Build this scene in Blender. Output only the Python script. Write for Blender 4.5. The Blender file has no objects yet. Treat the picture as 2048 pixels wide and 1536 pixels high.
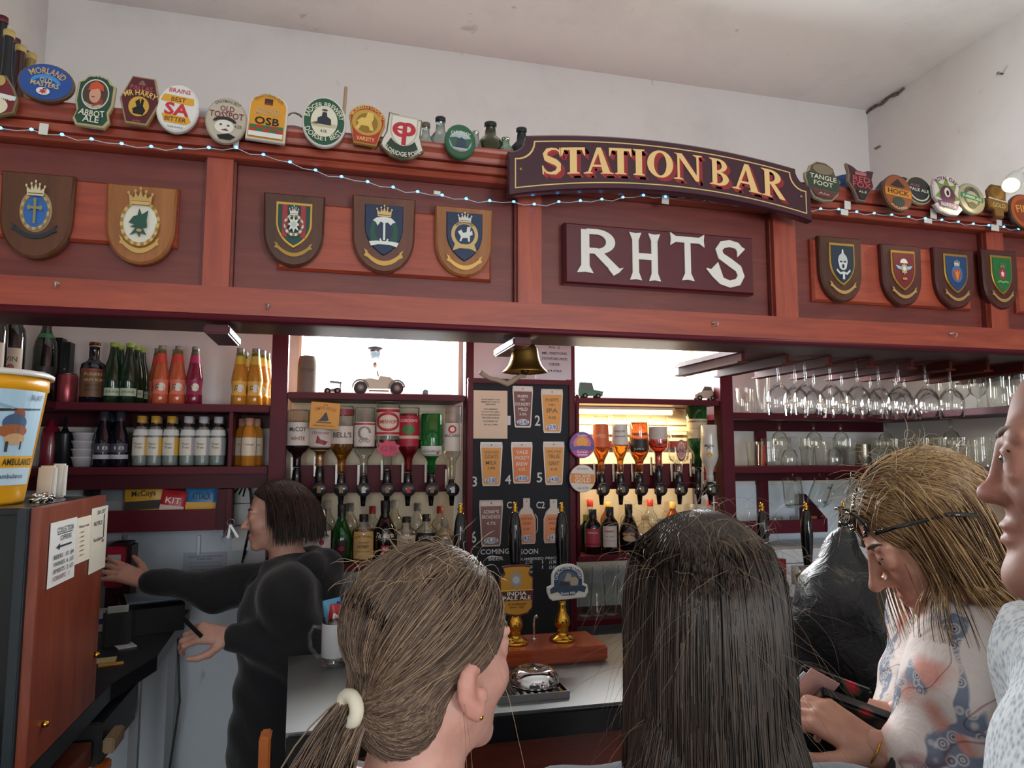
import bpy, bmesh, math, random
import numpy as np
from mathutils import Vector, Matrix, Euler
random.seed(7)
SC = bpy.context.scene
COL = SC.collection
PI = math.pi
# ------------------------------------------------------------------ camera
FPX, CZ = 1395.0, 1.66
YAW, PITCH = math.atan(0.2526), math.atan(135.0 / 1395.0)
cam_d = bpy.data.cameras.new('camera'); cam = bpy.data.objects.new('camera', cam_d); COL.objects.link(cam)
cam.location = (0, 0, CZ)
cam.rotation_euler = (PI / 2 + PITCH, 0, -YAW)
cam_d.sensor_fit = 'HORIZONTAL'; cam_d.sensor_width = 36.0; cam_d.lens = 36.0 * FPX / 2048.0
cam_d.clip_start = 0.02; cam_d.clip_end = 60
SC.camera = cam
SC.view_settings.view_transform = 'Standard'; SC.view_settings.look = 'None'
SC.view_settings.gamma = 1.0; SC.view_settings.use_curve_mapping = False
SC.view_settings.exposure = 0.0
SC.cycles.use_denoising = True
SC.cycles.max_bounces = 12; SC.cycles.transmission_bounces = 10; SC.cycles.transparent_max_bounces = 24
SC.cycles.caustics_reflective = False; SC.cycles.caustics_refractive = False
SC.cycles.sample_clamp_indirect = 6.0
# ------------------------------------------------------------------ daylight
world = bpy.data.worlds.new('overcast_sky'); SC.world = world; world.use_nodes = True
world.node_tree.nodes['Background'].inputs[0].default_value = (0.93, 0.97, 1.0, 1)
world.node_tree.nodes['Background'].inputs[1].default_value = 5.0
def area(name, loc, target, sx, sy, power, color=(1, 1, 1)):
    l = bpy.data.lights.new(name, 'AREA'); l.shape = 'RECTANGLE'; l.size = sx; l.size_y = sy
    l.energy = power; l.color = color
    o = bpy.data.objects.new(name, l); COL.objects.link(o); o.location = loc
    o.rotation_euler = (Vector(target) - Vector(loc)).to_track_quat('-Z', 'Y').to_euler()
    return o
# tall sash windows in the wall behind the photographer, four panes each
for wx, pw in ((-0.2, 11), (1.9, 18)):
    for i in range(2):
        for j in range(2):
            area('window_daylight', (wx + (i - .5) * .52, -3.2, 1.65 + (j - .5) * .74), (wx + (i - .5) * .52, 0, 1.65 + (j - .5) * .74), .46, .68, pw, (0.92, 0.97, 1.0))
# daylight coming in through the two windows behind the bar
for wx in (.19, 1.335):
    area('window_daylight', (wx, 3.06, 2.1), (wx, 0, 1.25), .56, .42, 52, (0.92, 0.97, 1.0))

# ------------------------------------------------------------------ pixel -> world
_cy, _sy, _cp, _sp = math.cos(YAW), math.sin(YAW), math.cos(PITCH), math.sin(PITCH)
def ray(px, py):
    x, y = px - 1024.0, 768.0 - py
    f = FPX * _cp - y * _sp; u = y * _cp + FPX * _sp
    return Vector((x * _cy + f * _sy, -x * _sy + f * _cy, u))
def U(px, py, Y):
    r = ray(px, py); t = Y / r.y; return Vector((r.x * t, Y, CZ + r.z * t))
def UZ(px, py, z):
    r = ray(px, py); t = (z - CZ) / r.z; return Vector((r.x * t, r.y * t, z))
def UX(px, py, X):
    r = ray(px, py); t = X / r.x; return Vector((X, r.y * t, CZ + r.z * t))
def UD(px, py, d):
    r = ray(px, py); r.normalize(); return Vector((0, 0, CZ)) + r * d
def UC(px, py, depth):
    return Vector((0, 0, CZ)) + ray(px, py) * (depth / FPX)
def PXM(px, py, Y):          # metres per pixel on plane Y, along X
    return (U(px + 5, py, Y).x - U(px - 5, py, Y).x) / 10
def PZM(px, py, Y):
    return (U(px, py - 5, Y).z - U(px, py + 5, Y).z) / 10

# ------------------------------------------------------------------ materials
def s2l(c):
    if isinstance(c, str):
        c = tuple(int(c[i:i + 2], 16) / 255 for i in (0, 2, 4))
    return tuple((v / 12.92 if v <= .04045 else ((v + .055) / 1.055) ** 2.4) for v in c[:3]) + (1,)
_M = {}
def mat(col, rough=.5, metal=0., spec=.5, trans=0., emit=0., coat=0., sheen=0., alpha=1., ior=1.45, sss=0.):
    key = (col, rough, metal, spec, trans, emit, coat, sheen, alpha, ior, sss)
    if key in _M: return _M[key]
    m = bpy.data.materials.new('m_' + str(col)); m.use_nodes = True
    b = m.node_tree.nodes['Principled BSDF']; c = s2l(col)
    b.inputs['Base Color'].default_value = c; b.inputs['Roughness'].default_value = rough
    b.inputs['Metallic'].default_value = metal; b.inputs['Specular IOR Level'].default_value = spec
    b.inputs['Transmission Weight'].default_value = trans; b.inputs['IOR'].default_value = ior
    b.inputs['Coat Weight'].default_value = coat; b.inputs['Sheen Weight'].default_value = sheen
    b.inputs['Alpha'].default_value = alpha
    if sss:
        b.inputs['Subsurface Weight'].default_value = sss; b.inputs['Subsurface Radius'].default_value = (.012, .004, .002)
    if emit:
        b.inputs['Emission Color'].default_value = c; b.inputs['Emission Strength'].default_value = emit
    m.diffuse_color = c
    _M[key] = m; return m
def nodes_of(name):
    m = bpy.data.materials.new(name); m.use_nodes = True
    nt = m.node_tree; return m, nt, nt.nodes['Principled BSDF']
def ramp(nt, fac, stops):
    r = nt.nodes.new('ShaderNodeValToRGB'); e = r.color_ramp.elements
    while len(e) < len(stops): e.new(.5)
    for k, (p, c) in enumerate(stops): e[k].position = p; e[k].color = s2l(c)
    nt.links.new(fac, r.inputs[0]); return r.outputs[0]
def coords(nt, scale=(1, 1, 1), kind='Object', rot=(0, 0, 0)):
    t = nt.nodes.new('ShaderNodeTexCoord'); mp = nt.nodes.new('ShaderNodeMapping')
    mp.inputs['Scale'].default_value = scale; mp.inputs['Rotation'].default_value = rot
    nt.links.new(t.outputs[kind], mp.inputs[0]); return mp.outputs[0]
def noise(nt, vec, scale, detail=4, rough=.6, dist=0.):
    n = nt.nodes.new('ShaderNodeTexNoise'); n.inputs['Scale'].default_value = scale; n.inputs['Detail'].default_value = detail
    n.inputs['Roughness'].default_value = rough; n.inputs['Distortion'].default_value = dist
    nt.links.new(vec, n.inputs['Vector']); return n.outputs['Fac']
def bump(nt, b, h, strength=.2, dist=.002):
    n = nt.nodes.new('ShaderNodeBump'); n.inputs['Strength'].default_value = strength; n.inputs['Distance'].default_value = dist
    nt.links.new(h, n.inputs['Height']); nt.links.new(n.outputs[0], b.inputs['Normal'])
def wood(name, dark, mid, light, axis='x', rough=.38, scale=1., knots=False, coat=.15):
    m, nt, b = nodes_of(name)
    sc = {'x': (1.2, 14, 14), 'z': (14, 14, 1.2), 'y': (14, 1.2, 14)}[axis]
    v = coords(nt, tuple(k * scale for k in sc))
    f = noise(nt, v, 2.2, 6, .62, 1.2)
    c = ramp(nt, f, [(.25, dark), (.5, mid), (.78, light)])
    if knots:
        v2 = coords(nt, (5, 5, 9) if axis == 'x' else (9, 9, 5))
        vo = nt.nodes.new('ShaderNodeTexVoronoi'); vo.inputs['Scale'].default_value = .8
        nt.links.new(v2, vo.inputs['Vector'])
        k = ramp(nt, vo.outputs['Distance'], [(.03, '3a1512'), (.1, 'ffffff')])
        mx = nt.nodes.new('ShaderNodeMix'); mx.data_type = 'RGBA'; mx.blend_type = 'MULTIPLY'; mx.inputs[0].default_value = .75
        nt.links.new(c, mx.inputs[6]); nt.links.new(k, mx.inputs[7]); c = mx.outputs[2]
    nt.links.new(c, b.inputs['Base Color']); b.inputs['Roughness'].default_value = rough
    b.inputs['Coat Weight'].default_value = coat; b.inputs['Coat Roughness'].default_value = .25
    bump(nt, b, f, .08, .001)
    return m
def thin_glass(name, tint='ffffff', gloss=1.0, opac=0.0):
    m, nt, b = nodes_of(name); nt.nodes.remove(b)
    out = nt.nodes['Material Output']
    tr = nt.nodes.new('ShaderNodeBsdfTransparent'); tr.inputs[0].default_value = s2l(tint)
    gl = nt.nodes.new('ShaderNodeBsdfGlossy'); gl.inputs['Roughness'].default_value = .04
    gl.inputs[0].default_value = (gloss, gloss, gloss, 1)
    lw = nt.nodes.new('ShaderNodeLayerWeight'); lw.inputs[0].default_value = .15
    mx = nt.nodes.new('ShaderNodeMixShader')
    mr = nt.nodes.new('ShaderNodeMapRange'); mr.inputs['To Min'].default_value = .05 + opac; mr.inputs['To Max'].default_value = .7
    nt.links.new(lw.outputs['Fresnel'], mr.inputs[0]); nt.links.new(mr.outputs[0], mx.inputs[0])
    nt.links.new(tr.outputs[0], mx.inputs[1]); nt.links.new(gl.outputs[0], mx.inputs[2])
    nt.links.new(mx.outputs[0], out.inputs['Surface'])
    return m

def plaster(name, base, blotch, rough=.85):
    m, nt, b = nodes_of(name)
    v = coords(nt)
    f = noise(nt, v, 2.4, 6, .65)
    c = ramp(nt, f, [(.3, blotch), (.5, base), (.8, base)])
    v2 = coords(nt, (2.2, 2.2, 1.0)); f2 = noise(nt, v2, 5.0, 3, .5, .6)
    k = ramp(nt, f2, [(.24, 'b9b2ab'), (.31, 'ffffff')])
    mx = nt.nodes.new('ShaderNodeMix'); mx.data_type = 'RGBA'; mx.blend_type = 'MULTIPLY'; mx.inputs[0].default_value = .5
    nt.links.new(c, mx.inputs[6]); nt.links.new(k, mx.inputs[7])
    nt.links.new(mx.outputs[2], b.inputs['Base Color']); b.inputs['Roughness'].default_value = rough
    bump(nt, b, noise(nt, v, 60, 5), .12, .002)
    return m
WALL = plaster('wall_plaster', 'd9d6d3', 'cecbc8')
CEIL = plaster('ceiling_plaster', 'e8e7e3', 'dedddA')
LOWW = plaster('painted_board', 'd6e0ea', 'ccd6e0', .6)
CREAM = mat('e9dcbf', .55)
CAN_X = wood('canopy_wood_horizontal', '7a2f22', '96402c', 'ab5034', 'x', .42, knots=True)
CAN_Z = wood('canopy_wood_vertical', '7c3023', '9c432d', 'b05435', 'z', .42, knots=True)
CAN_P = wood('canopy_panel_wood', '5a211c', '6c2b23', '7d362a', 'x', .45, .8)
CAN_F = wood('canopy_field_wood', '7e3022', '9a4029', 'ae5133', 'x', .4)
MAR = mat('561824', .45, spec=.22)                     # maroon gloss paint
MARD = mat('451520', .45, spec=.22)
BLACKW = wood('black_top', '15161a', '1d1e22', '27282c', 'x', .3)
REDW = wood('polished_red_wood', '7a2c14', '9c3f1d', 'b4552a', 'x', .18, coat=.6)
CABW = wood('cabinet_panel_wood', '5a2414', '7a3520', '93492c', 'z', .35)
ORANGEW = wood('varnished_pine', '9a4a14', 'b9611f', 'cf7a30', 'z', .3)
GLASS = thin_glass('clear_glass')
GLASSB = thin_glass('clear_bottle_glass', 'f8fbfb', 1, .02)
GLASSD = thin_glass('old_glass', 'fafaf6', .85, .03)
PANE = thin_glass('window_glass', 'ffffff', .6)
BRASS = mat('c9973a', .16, 1.); BRASSD = mat('c49a50', .38, 1.); GOLD = mat('c8a052', .32, 1.)
CHROME = mat('d8d8d8', .1, 1.); STEEL = mat('9a9a9c', .3, 1.); BLACKG = mat('0b0c0f', .08, coat=.6); BLACKM = mat('131417', .5)
WHITEP = mat('e8e6e0', .6); SILVER = mat('c9c9c6', .3, .8)

# ------------------------------------------------------------------ mesh building
class MB:
    def __init__(s): s.v = []; s.f = []; s.mi = []; s.mats = []; s.sm = []
    def m(s, material):
        if material not in s.mats: s.mats.append(material)
        return s.mats.index(material)
    def add(s, v, f, material=None, smooth=False):
        o = len(s.v); s.v += [tuple(p) for p in v]; k = s.m(material) if material else 0
        for q in f: s.f.append(tuple(i + o for i in q)); s.mi.append(k); s.sm.append(smooth)
        return s
    def box(s, a, b, material=None):
        (x0, y0, z0), (x1, y1, z1) = a, b
        v = [(x0, y0, z0), (x1, y0, z0), (x1, y1, z0), (x0, y1, z0), (x0, y0, z1), (x1, y0, z1), (x1, y1, z1), (x0, y1, z1)]
        return s.add(v, [(0, 3, 2, 1), (4, 5, 6, 7), (0, 1, 5, 4), (1, 2, 6, 5), (2, 3, 7, 6), (3, 0, 4, 7)], material)
    def cbox(s, c, d, material=None, rot=None, bev=0.):
        """box with centre c, size d, optional rotation and chamfer"""
        x, y, z = (k / 2 for k in d)
        if bev:
            bm = bmesh.new(); bmesh.ops.create_cube(bm, size=1.0)
            for q in bm.verts: q.co = Vector((q.co.x * d[0], q.co.y * d[1], q.co.z * d[2]))
            bmesh.ops.bevel(bm, geom=bm.edges[:], offset=bev, segments=2, affect='EDGES')
            v = [q.co.copy() for q in bm.verts]; f = [[w.index for w in q.verts] for q in bm.faces]; bm.free()
        else:
            v = [Vector(q) for q in ((-x, -y, -z), (x, -y, -z), (x, y, -z), (-x, y, -z), (-x, -y, z), (x, -y, z), (x, y, z), (-x, y, z))]
            f = [(0, 3, 2, 1), (4, 5, 6, 7), (0, 1, 5, 4), (1, 2, 6, 5), (2, 3, 7, 6), (3, 0, 4, 7)]
        if rot is not None: v = [rot @ q for q in v]
        return s.add([q + Vector(c) for q in v], f, material)
    def prism(s, poly, y0, y1, material=None, bev=0., smooth=False):
        """outline in (x,z), counter-clockwise seen from -Y; front at y0, back at y1; front edge chamfered by bev"""
        n = len(poly); c = np.mean(np.array(poly), 0)
        v = []; f = []
        if bev:
            P = np.array(poly); ins = []
            area2 = sum(P[i][0] * P[(i + 1) % n][1] - P[(i + 1) % n][0] * P[i][1] for i in range(n)); sg = 1 if area2 > 0 else -1
            for i in range(n):
                e1 = P[i] - P[i - 1]; e2 = P[(i + 1) % n] - P[i]
                n1 = np.array((-e1[1], e1[0])); n2 = np.array((-e2[1], e2[0]))
                n1 = n1 / (np.linalg.norm(n1) + 1e-9); n2 = n2 / (np.linalg.norm(n2) + 1e-9)
                d = n1 + n2; L = np.linalg.norm(d); d = d / (L + 1e-9)
                ins.append(P[i] + sg * d * bev)
            v += [(p[0], y0, p[1]) for p in ins]; v += [(p[0], y0 + bev, p[1]) for p in poly]; v += [(p[0], y1, p[1]) for p in poly]
            f.append(tuple(range(n)))
            for k in (0, n):
                for i in range(n): j = (i + 1) % n; f.append((k + i, k + n + i, k + n + j, k + j))
            f.append(tuple(range(3 * n - 1, 2 * n - 1, -1)))
        else:
            v += [(p[0], y0, p[1]) for p in poly]; v += [(p[0], y1, p[1]) for p in poly]
            f.append(tuple(range(n)))
            for i in range(n): j = (i + 1) % n; f.append((i, n + i, n + j, j))
            f.append(tuple(range(2 * n - 1, n - 1, -1)))
        return s.add(v, f, material, smooth)
    def flat(s, poly, y, material=None):
        return s.add([(p[0], y, p[1]) for p in poly], [tuple(range(len(poly)))], material)
    def lathe(s, prof, material=None, n=20, c=(0, 0, 0), cap=True, rot=None, smooth=True):
        v = []; f = []
        for r, z in prof:
            for i in range(n):
                a = 2 * PI * i / n; v.append(Vector((r * math.cos(a), r * math.sin(a), z)))
        for k in range(len(prof) - 1):
            for i in range(n):
                j = (i + 1) % n; f.append((k * n + i, k * n + j, (k + 1) * n + j, (k + 1) * n + i))
        if cap:
            if prof[0][0] > 1e-5: f.append(tuple(range(n - 1, -1, -1)))
            if prof[-1][0] > 1e-5: f.append(tuple((len(prof) - 1) * n + i for i in range(n)))
        if rot is not None: v = [rot @ q for q in v]
        return s.add([q + Vector(c) for q in v], f, material, smooth)
    def tube(s, path, r, material=None, n=8, closed=False, smooth=True):
        P = [Vector(p) for p in path]; m = len(P); R = r if isinstance(r, (list, tuple)) else [r] * m
        v = []; f = []; up = None
        for i in range(m):
            t = (P[(i + 1) % m] - P[i - 1]) if closed else (P[min(i + 1, m - 1)] - P[max(i - 1, 0)])
            t.normalize()
            if up is None: up = t.orthogonal().normalized()
            up = (up - t * up.dot(t));
            if up.length < 1e-6: up = t.orthogonal()
            up.normalize(); w = t.cross(up)
            for k in range(n):
                a = 2 * PI * k / n; v.append(P[i] + (up * math.cos(a) + w * math.sin(a)) * R[i])
        for i in range(m if closed else m - 1):
            j = (i + 1) % m
            for k in range(n):
                l = (k + 1) % n; f.append((i * n + k, i * n + l, j * n + l, j * n + k))
        if not closed: f.append(tuple(range(n - 1, -1, -1))); f.append(tuple((m - 1) * n + k for k in range(n)))
        return s.add(v, f, material, smooth)
    def ball(s, c, r, material=None, n=12, m=8, rot=None):
        rx, ry, rz = r if isinstance(r, (list, tuple)) else (r, r, r)
        v = [Vector((0, 0, -rz))]; f = []
        for k in range(1, m):
            a = PI * k / m
            for i in range(n): b = 2 * PI * i / n; v.append(Vector((rx * math.sin(a) * math.cos(b), ry * math.sin(a) * math.sin(b), -rz * math.cos(a))))
        v.append(Vector((0, 0, rz))); L = len(v) - 1
        for i in range(n): j = (i + 1) % n; f.append((0, 1 + j, 1 + i)); f.append((L, L - n + i, L - n + j))
        for k in range(m - 2):
            for i in range(n): j = (i + 1) % n; a = 1 + k * n; f.append((a + i, a + j, a + n + j, a + n + i))
        if rot is not None: v = [rot @ q for q in v]
        return s.add([q + Vector(c) for q in v], f, material, True)
    def mesh(s, name, default=None):
        me = bpy.data.meshes.new(name); me.from_pydata(s.v, [], s.f)
        for mm in (s.mats or [default or mat('888888')]): me.materials.append(mm)
        if s.mats: me.polygons.foreach_set('material_index', s.mi)
        me.polygons.foreach_set('use_smooth', s.sm); me.update(); return me
    def build(s, name, parent=None, loc=(0, 0, 0), rot=(0, 0, 0)):
        return link(name, s.mesh(name), parent, loc, rot)
def link(name, me, parent=None, loc=(0, 0, 0), rot=(0, 0, 0)):
    o = bpy.data.objects.new(name, me); COL.objects.link(o); o.parent = parent; o.location = loc; o.rotation_euler = rot; return o
def tag(o, label, cat, group=None):
    o['label'] = label; o['category'] = cat
    if group: o['group'] = group
    return o
def empty(name, label, cat, loc=(0, 0, 0), rot=(0, 0, 0), group=None):
    o = bpy.data.objects.new(name, None); COL.objects.link(o); o.location = loc; o.rotation_euler = rot; o.empty_display_size = .05
    return tag(o, label, cat, group)
def struct(o): o['kind'] = 'structure'; return o
def copy_tree(o, parent=None, loc=None, rot=None):
    c = o.copy(); COL.objects.link(c); c.parent = parent
    if loc is not None: c.location = loc
    if rot is not None: c.rotation_euler = rot
    for ch in list(o.children): copy_tree(ch, c)
    return c
# ------------------------------------------------------------------ flat artwork: shapes + lettering
_TXT = {}
def glyphs(text, shear=0., bold=0.):
    key = (text, shear, bold)
    if key not in _TXT:
        cu = bpy.data.curves.new('t', 'FONT'); cu.body = text; cu.align_x = 'CENTER'; cu.align_y = 'CENTER'; cu.resolution_u = 2
        cu.shear = shear; cu.offset = bold; cu.size = 1
        ob = bpy.data.objects.new('t', cu); me = ob.to_mesh()
        v = np.array([tuple(q.co)[:2] for q in me.vertices]).reshape(-1, 2); f = [tuple(p.vertices) for p in me.polygons]
        ob.to_mesh_clear(); bpy.data.objects.remove(ob); bpy.data.curves.remove(cu)
        if len(v):
            lo, hi = v.min(0), v.max(0); v = (v - (lo + hi) / 2) / np.maximum((hi - lo) / 2, 1e-6)
        _TXT[key] = (v, f)
    return _TXT[key]
def ell(cx=0, cz=0, rx=1, rz=1, a0=0, a1=360, n=28, arc_only=False):
    full = abs(a1 - a0) >= 359.9
    k = n if full else n + 1
    return [(cx + rx * math.cos(math.radians(a0 + (a1 - a0) * i / n)), cz + rz * math.sin(math.radians(a0 + (a1 - a0) * i / n))) for i in range(k)]
def rect(x0, z0, x1, z1): return [(x0, z0), (x1, z0), (x1, z1), (x0, z1)]
def band(cx, cz, r0x, r0z, r1x, r1z, a0, a1, n=20):
    return ell(cx, cz, r1x, r1z, a0, a1, n) + ell(cx, cz, r0x, r0z, a1, a0, n)
def star(cx, cz, r1, r2, n, a=90):
    return [(cx + (r1 if i % 2 == 0 else r2) * math.cos(math.radians(a + 180 * i / n)), cz + (r1 if i % 2 == 0 else r2) * math.sin(math.radians(a + 180 * i / n))) for i in range(2 * n)]
HEATER = [(-1, 1)] + [(1 - 2 * math.cos(t), .15 - 1.15 / .866 * math.sin(t)) for t in np.linspace(0, PI / 3, 9)]
HEATER = HEATER + [(-x, z) for x, z in HEATER[-2::-1]]
PLAQUE = [(-1, 1), (-.985, .3)] + [(-(math.cos(t) ** .8) * .98, -.02 - .98 * (.82 * math.sin(t) + .18 * t / (PI / 2))) for t in np.linspace(0.02, PI / 2, 11)]
PLAQUE = PLAQUE[:-1] + [(0, -1)] + [(-x, z) for x, z in PLAQUE[-2::-1]]
def scaled(poly, sx, sz, cx=0, cz=0): return [(cx + x * sx, cz + z * sz) for x, z in poly]
def art(items, hw, hh, y=0., step=.00025, warp=None):
    """items: ('P', colour, poly) or ('T', colour, text, cx, cz, halfw, halfh[, arc_deg[, shear]]) in units of the half width/height; returns MB, front towards -Y.
    arc_deg bends the word over an arc of that angle (positive: bulging upwards)."""
    mb = MB(); k = 0
    for it in items:
        m_ = it[1] if not isinstance(it[1], str) else mat(it[1], .45)
        y -= step
        if it[0] == 'P':
            mb.flat([(p[0] * hw, p[1] * hh) for p in it[2]], y, m_)
        else:
            _, _, txt, cx, cz, w, h = it[:7]; arc = it[7] if len(it) > 7 else 0; shear = it[8] if len(it) > 8 else 0
            v, f = glyphs(txt, shear, it[9] if len(it) > 9 else .014)
            if not len(v): continue
            if arc:
                A = math.radians(abs(arc)) / 2; sg = 1 if arc > 0 else -1
                R = w * hw / math.sin(A) if A < PI / 2 else w * hw
                pts = []
                for x, z in v:
                    a = x * A; rr = R + sg * z * h * hh
                    pts.append((cx * hw + rr * math.sin(a), cz * hh + sg * (rr * math.cos(a) - R * (1 + math.cos(A)) / 2)))
            else:
                pts = [(cx * hw + x * w * hw, cz * hh + z * h * hh) for x, z in v]
            mb.add([(p[0], y, p[1]) for p in pts], f, m_)
    return mb
# ================================================================== the room
YW = 2.86                                   # back wall
XR = U(1743, 400, YW).x; XL = U(93, 70, YW).x; ZC = U(670, 70.6, YW).z
print('room', XL, XR, ZC)
YB = -3.3
def simple(name, a, b, m_, kind=True):
    o = MB().box(a, b, m_).build(name)
    if kind: struct(o)
    return o
simple('floor', (XL - .2, YB, -.05), (XR + .2, YW + .4, 0), wood('floor_boards', '3a2a20', '4b3628', '5c4433', 'y', .5))
simple('ceiling', (XL - .2, YB, ZC), (XR + .2, YW + .4, ZC + .05), CEIL)
simple('wall_left', (XL - .1, YB, 0), (XL, YW, ZC), WALL)
simple('wall_right', (XR, YB, 0), (XR + .1, YW, ZC), WALL)
simple('wall_rear', (XL, YB - .1, 0), (XR, YB, ZC), WALL)
# back wall with two window openings
w1a, w1b = U(597, 700, YW), U(922, 700, YW); w2a, w2b = U(1140, 740, YW), U(1432, 740, YW)
WX = (w1a.x, w1b.x, w2a.x, w2b.x)
WZ0, WZ1 = U(760, 786, YW).z, U(760, 786, YW).z + .52
mb = MB()
mb.box((XL, YW, 0), (XR, YW + .3, WZ0), WALL).box((XL, YW, WZ1), (XR, YW + .3, ZC), WALL)
for a, b in ((XL, WX[0]), (WX[1], WX[2]), (WX[3], XR)): mb.box((a, YW, WZ0), (b, YW + .3, WZ1), WALL)
struct(mb.build('wall_back'))
for k in (0, 2):
    a, b = WX[k], WX[k + 1]
    w = struct(empty('window_%d' % (k // 2 + 1), 'bright window behind the bar', 'window')); del w['category']; del w['label']
    fr = MB(); t = .035
    fr.box((a, YW + .2, WZ0), (a + t, YW + .25, WZ1), CREAM).box((b - t, YW + .2, WZ0), (b, YW + .25, WZ1), CREAM)
    fr.box((a + t, YW + .2, WZ0), (b - t, YW + .25, WZ0 + t), CREAM).box((a + t, YW + .2, WZ1 - t), (b - t, YW + .25, WZ1), CREAM)
    fr.build('window_frame', w)
    rv = MB(); rv.box((a, YW - .005, WZ0), (a + .012, YW + .2, WZ1), CREAM).box((b - .012, YW - .005, WZ0), (b, YW + .2, WZ1), CREAM)
    rv.build('reveal_lining', w)
    MB().box((a + t, YW + .222, WZ0 + t), (b - t, YW + .226, WZ1 - t), PANE).build('window_pane', w)
# cracked plaster in the ceiling corner and small nails on the wall
crack = MB()
for i in range(7):
    p = Vector((XR - .004, YW - .015 - i * .035, ZC - .012 + .004 * math.sin(i * 2)))
    crack.cbox(p, (.006, .04, .012 + .006 * (i % 2)), mat('6e655e', .9), Euler((.2 * (i % 3 - 1), 0, 0)).to_matrix())
tag(crack.build('plaster_crack'), 'dark flaking plaster crack in the ceiling corner', 'crack')
for px, py in ((2005, 148),):
    p = UX(px, py, XR); tag(MB().lathe([(.004, 0), (.004, .02), (.007, .021), (.007, .024)], STEEL, 8, rot=Euler((0, -PI / 2, 0)).to_matrix()).build('wall_nail', None, p), 'small nail high on the plain plaster wall', 'nail')
p = UX(1757, 295, XR); tag(MB().cbox((0, 0, 0), (.012, .035, .008), mat('8a7468', .6), bev=.002).build('wall_clip', None, p - Vector((.006, 0, 0))), 'small clip on plaster wall near the room corner', 'clip')

# ================================================================== canopy over the bar
YC = 1.72
cz = lambda px, py: U(px, py, YC).z
ZB = np.mean([cz(0, 613), cz(700, 640), cz(1440, 678), cz(2030, 703)])          # bottom edge
ZRB = np.mean([cz(433, 568), cz(1060, 603), cz(1570, 640)])                       # top of the bottom rail
ZRT = np.mean([cz(100, 284), cz(700, 342), cz(1000, 373), cz(1700, 437), cz(1970, 462)])  # lower edge of cornice
ZTOP = np.mean([cz(300, 240), cz(600, 268), cz(960, 304)])
print('canopy', ZB, ZRB, ZRT, ZTOP)
XC0, XC1 = XL + .002, XR - .002
can = empty('bar_canopy', 'red-brown panelled wooden canopy hanging over the bar', 'canopy', (0, YC, ZB))
def cpart(name, boxes, m_):
    mb = MB()
    for a, b in boxes: mb.box(a, b, m_)
    return mb.build(name, can, (0, -YC, -ZB))
cpart('carcass', [((XC0, YC + .035, ZB + .012), (XC1, YC + .22, ZTOP - .02))], CAN_P)
stx = [(U(-170, 400, YC).x, U(-120, 400, YC).x), (U(410, 430, YC).x, U(463, 430, YC).x), (U(1036, 500, YC).x, U(1083, 500, YC).x),
       (U(1550, 550, YC).x, U(1594, 550, YC).x), (U(1978, 560, YC).x, U(2012, 560, YC).x), (XC1 - .05, XC1 - .008)]
cpart('bottom_rail', [((XC0, YC, ZB), (XC1, YC + .035, ZRB))], CAN_X)
mb = MB()
for i in range(5):
    z = ZB - .002 + i * .004
mb.tube([(XC0, YC + .004, ZB - .002), (XC1, YC + .004, ZB - .002)], .009, MAR, 8)
mb.box((XC0, YC + .004, ZB - .011), (XC1, YC + .03, ZB - .0005), MAR)
mb.build('bottom_bead', can, (0, -YC, -ZB))
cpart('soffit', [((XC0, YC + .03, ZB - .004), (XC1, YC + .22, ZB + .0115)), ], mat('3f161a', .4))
for x0, x1 in stx:
    cpart('stile', [((x0, YC, ZRB), (x1, YC + .0345, ZRT))], CAN_Z)
    cpart('stile_shoulder', [((x0 - .006, YC + .012, ZRB), (x0, YC + .034, ZRT)), ((x1, YC + .012, ZRB), (x1 + .006, YC + .034, ZRT))], CAN_P)
# cornice profile, from the lower roll up to the crown
prof = [(0, 0), (-.008, .002), (-.013, .010), (-.010, .018), (-.003, .021), (-.003, .024), (-.016, .026), (-.018, .030), (-.018, .048), (-.006, .050),
        (-.006, .053), (-.022, .055), (-.024, .060), (-.026, .072), (-.034, .086), (-.036, .094), (-.036, .10), (.2, .10), (.2, 0)]
hs = (ZTOP - ZRT) / .10
v = []; n = len(prof)
for x in (XC0, XC1): v += [(x, YC + a, ZRT + b * hs) for a, b in prof]
f = [(i, n + i, n + (i + 1) % n, (i + 1) % n) for i in range(n)] + [tuple(range(n)), tuple(range(2 * n - 1, n - 1, -1))]
MB().add(v, f, CAN_X).build('cornice', can, (0, -YC, -ZB))
# panels with a raised field
fields = [((-250, 330, 480), (349, 372, 492)), ((556, 402, 540), (985, 428, 556)), ((1131, 446, 568), (1507, 473, 586)), ((1626, 475, 600), (1945, 500, 618)), ((2030, 500, 620), (2300, 500, 620))]
for i in range(5):
    x0, x1 = stx[i][1] + .007, stx[i + 1][0] - .007
    p = cpart('panel', [((x0, YC + .028, ZRB), (x1, YC + .0345, ZRT - .001))], CAN_P)
    if i != 2:
        (pa, ta, ba), (pb, tb, bb) = fields[i]
        fx0, fx1 = max(U(pa, 430, YC).x, x0 + .05), min(U(pb, 520, YC).x, x1 - .03)
        ft = np.mean([U(pa, ta, YC).z, U(pb, tb, YC).z]); fb = np.mean([U(pa, ba, YC).z, U(pb, bb, YC).z])
        if i in (0, 4): ft = U(345, 371, YC).z if i == 0 else U(1945, 500, YC).z; fb = U(345, 492, YC).z if i == 0 else U(1945, 618, YC).z
        mb = MB(); mb.prism(rect(fx0, fb, fx1, ft), YC + .012, YC + .028, CAN_F, .008)
        fo = mb.build('raised_field', p, (0, 0, 0))
        print('field', i, fx0, fx1, fb, ft)
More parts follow.
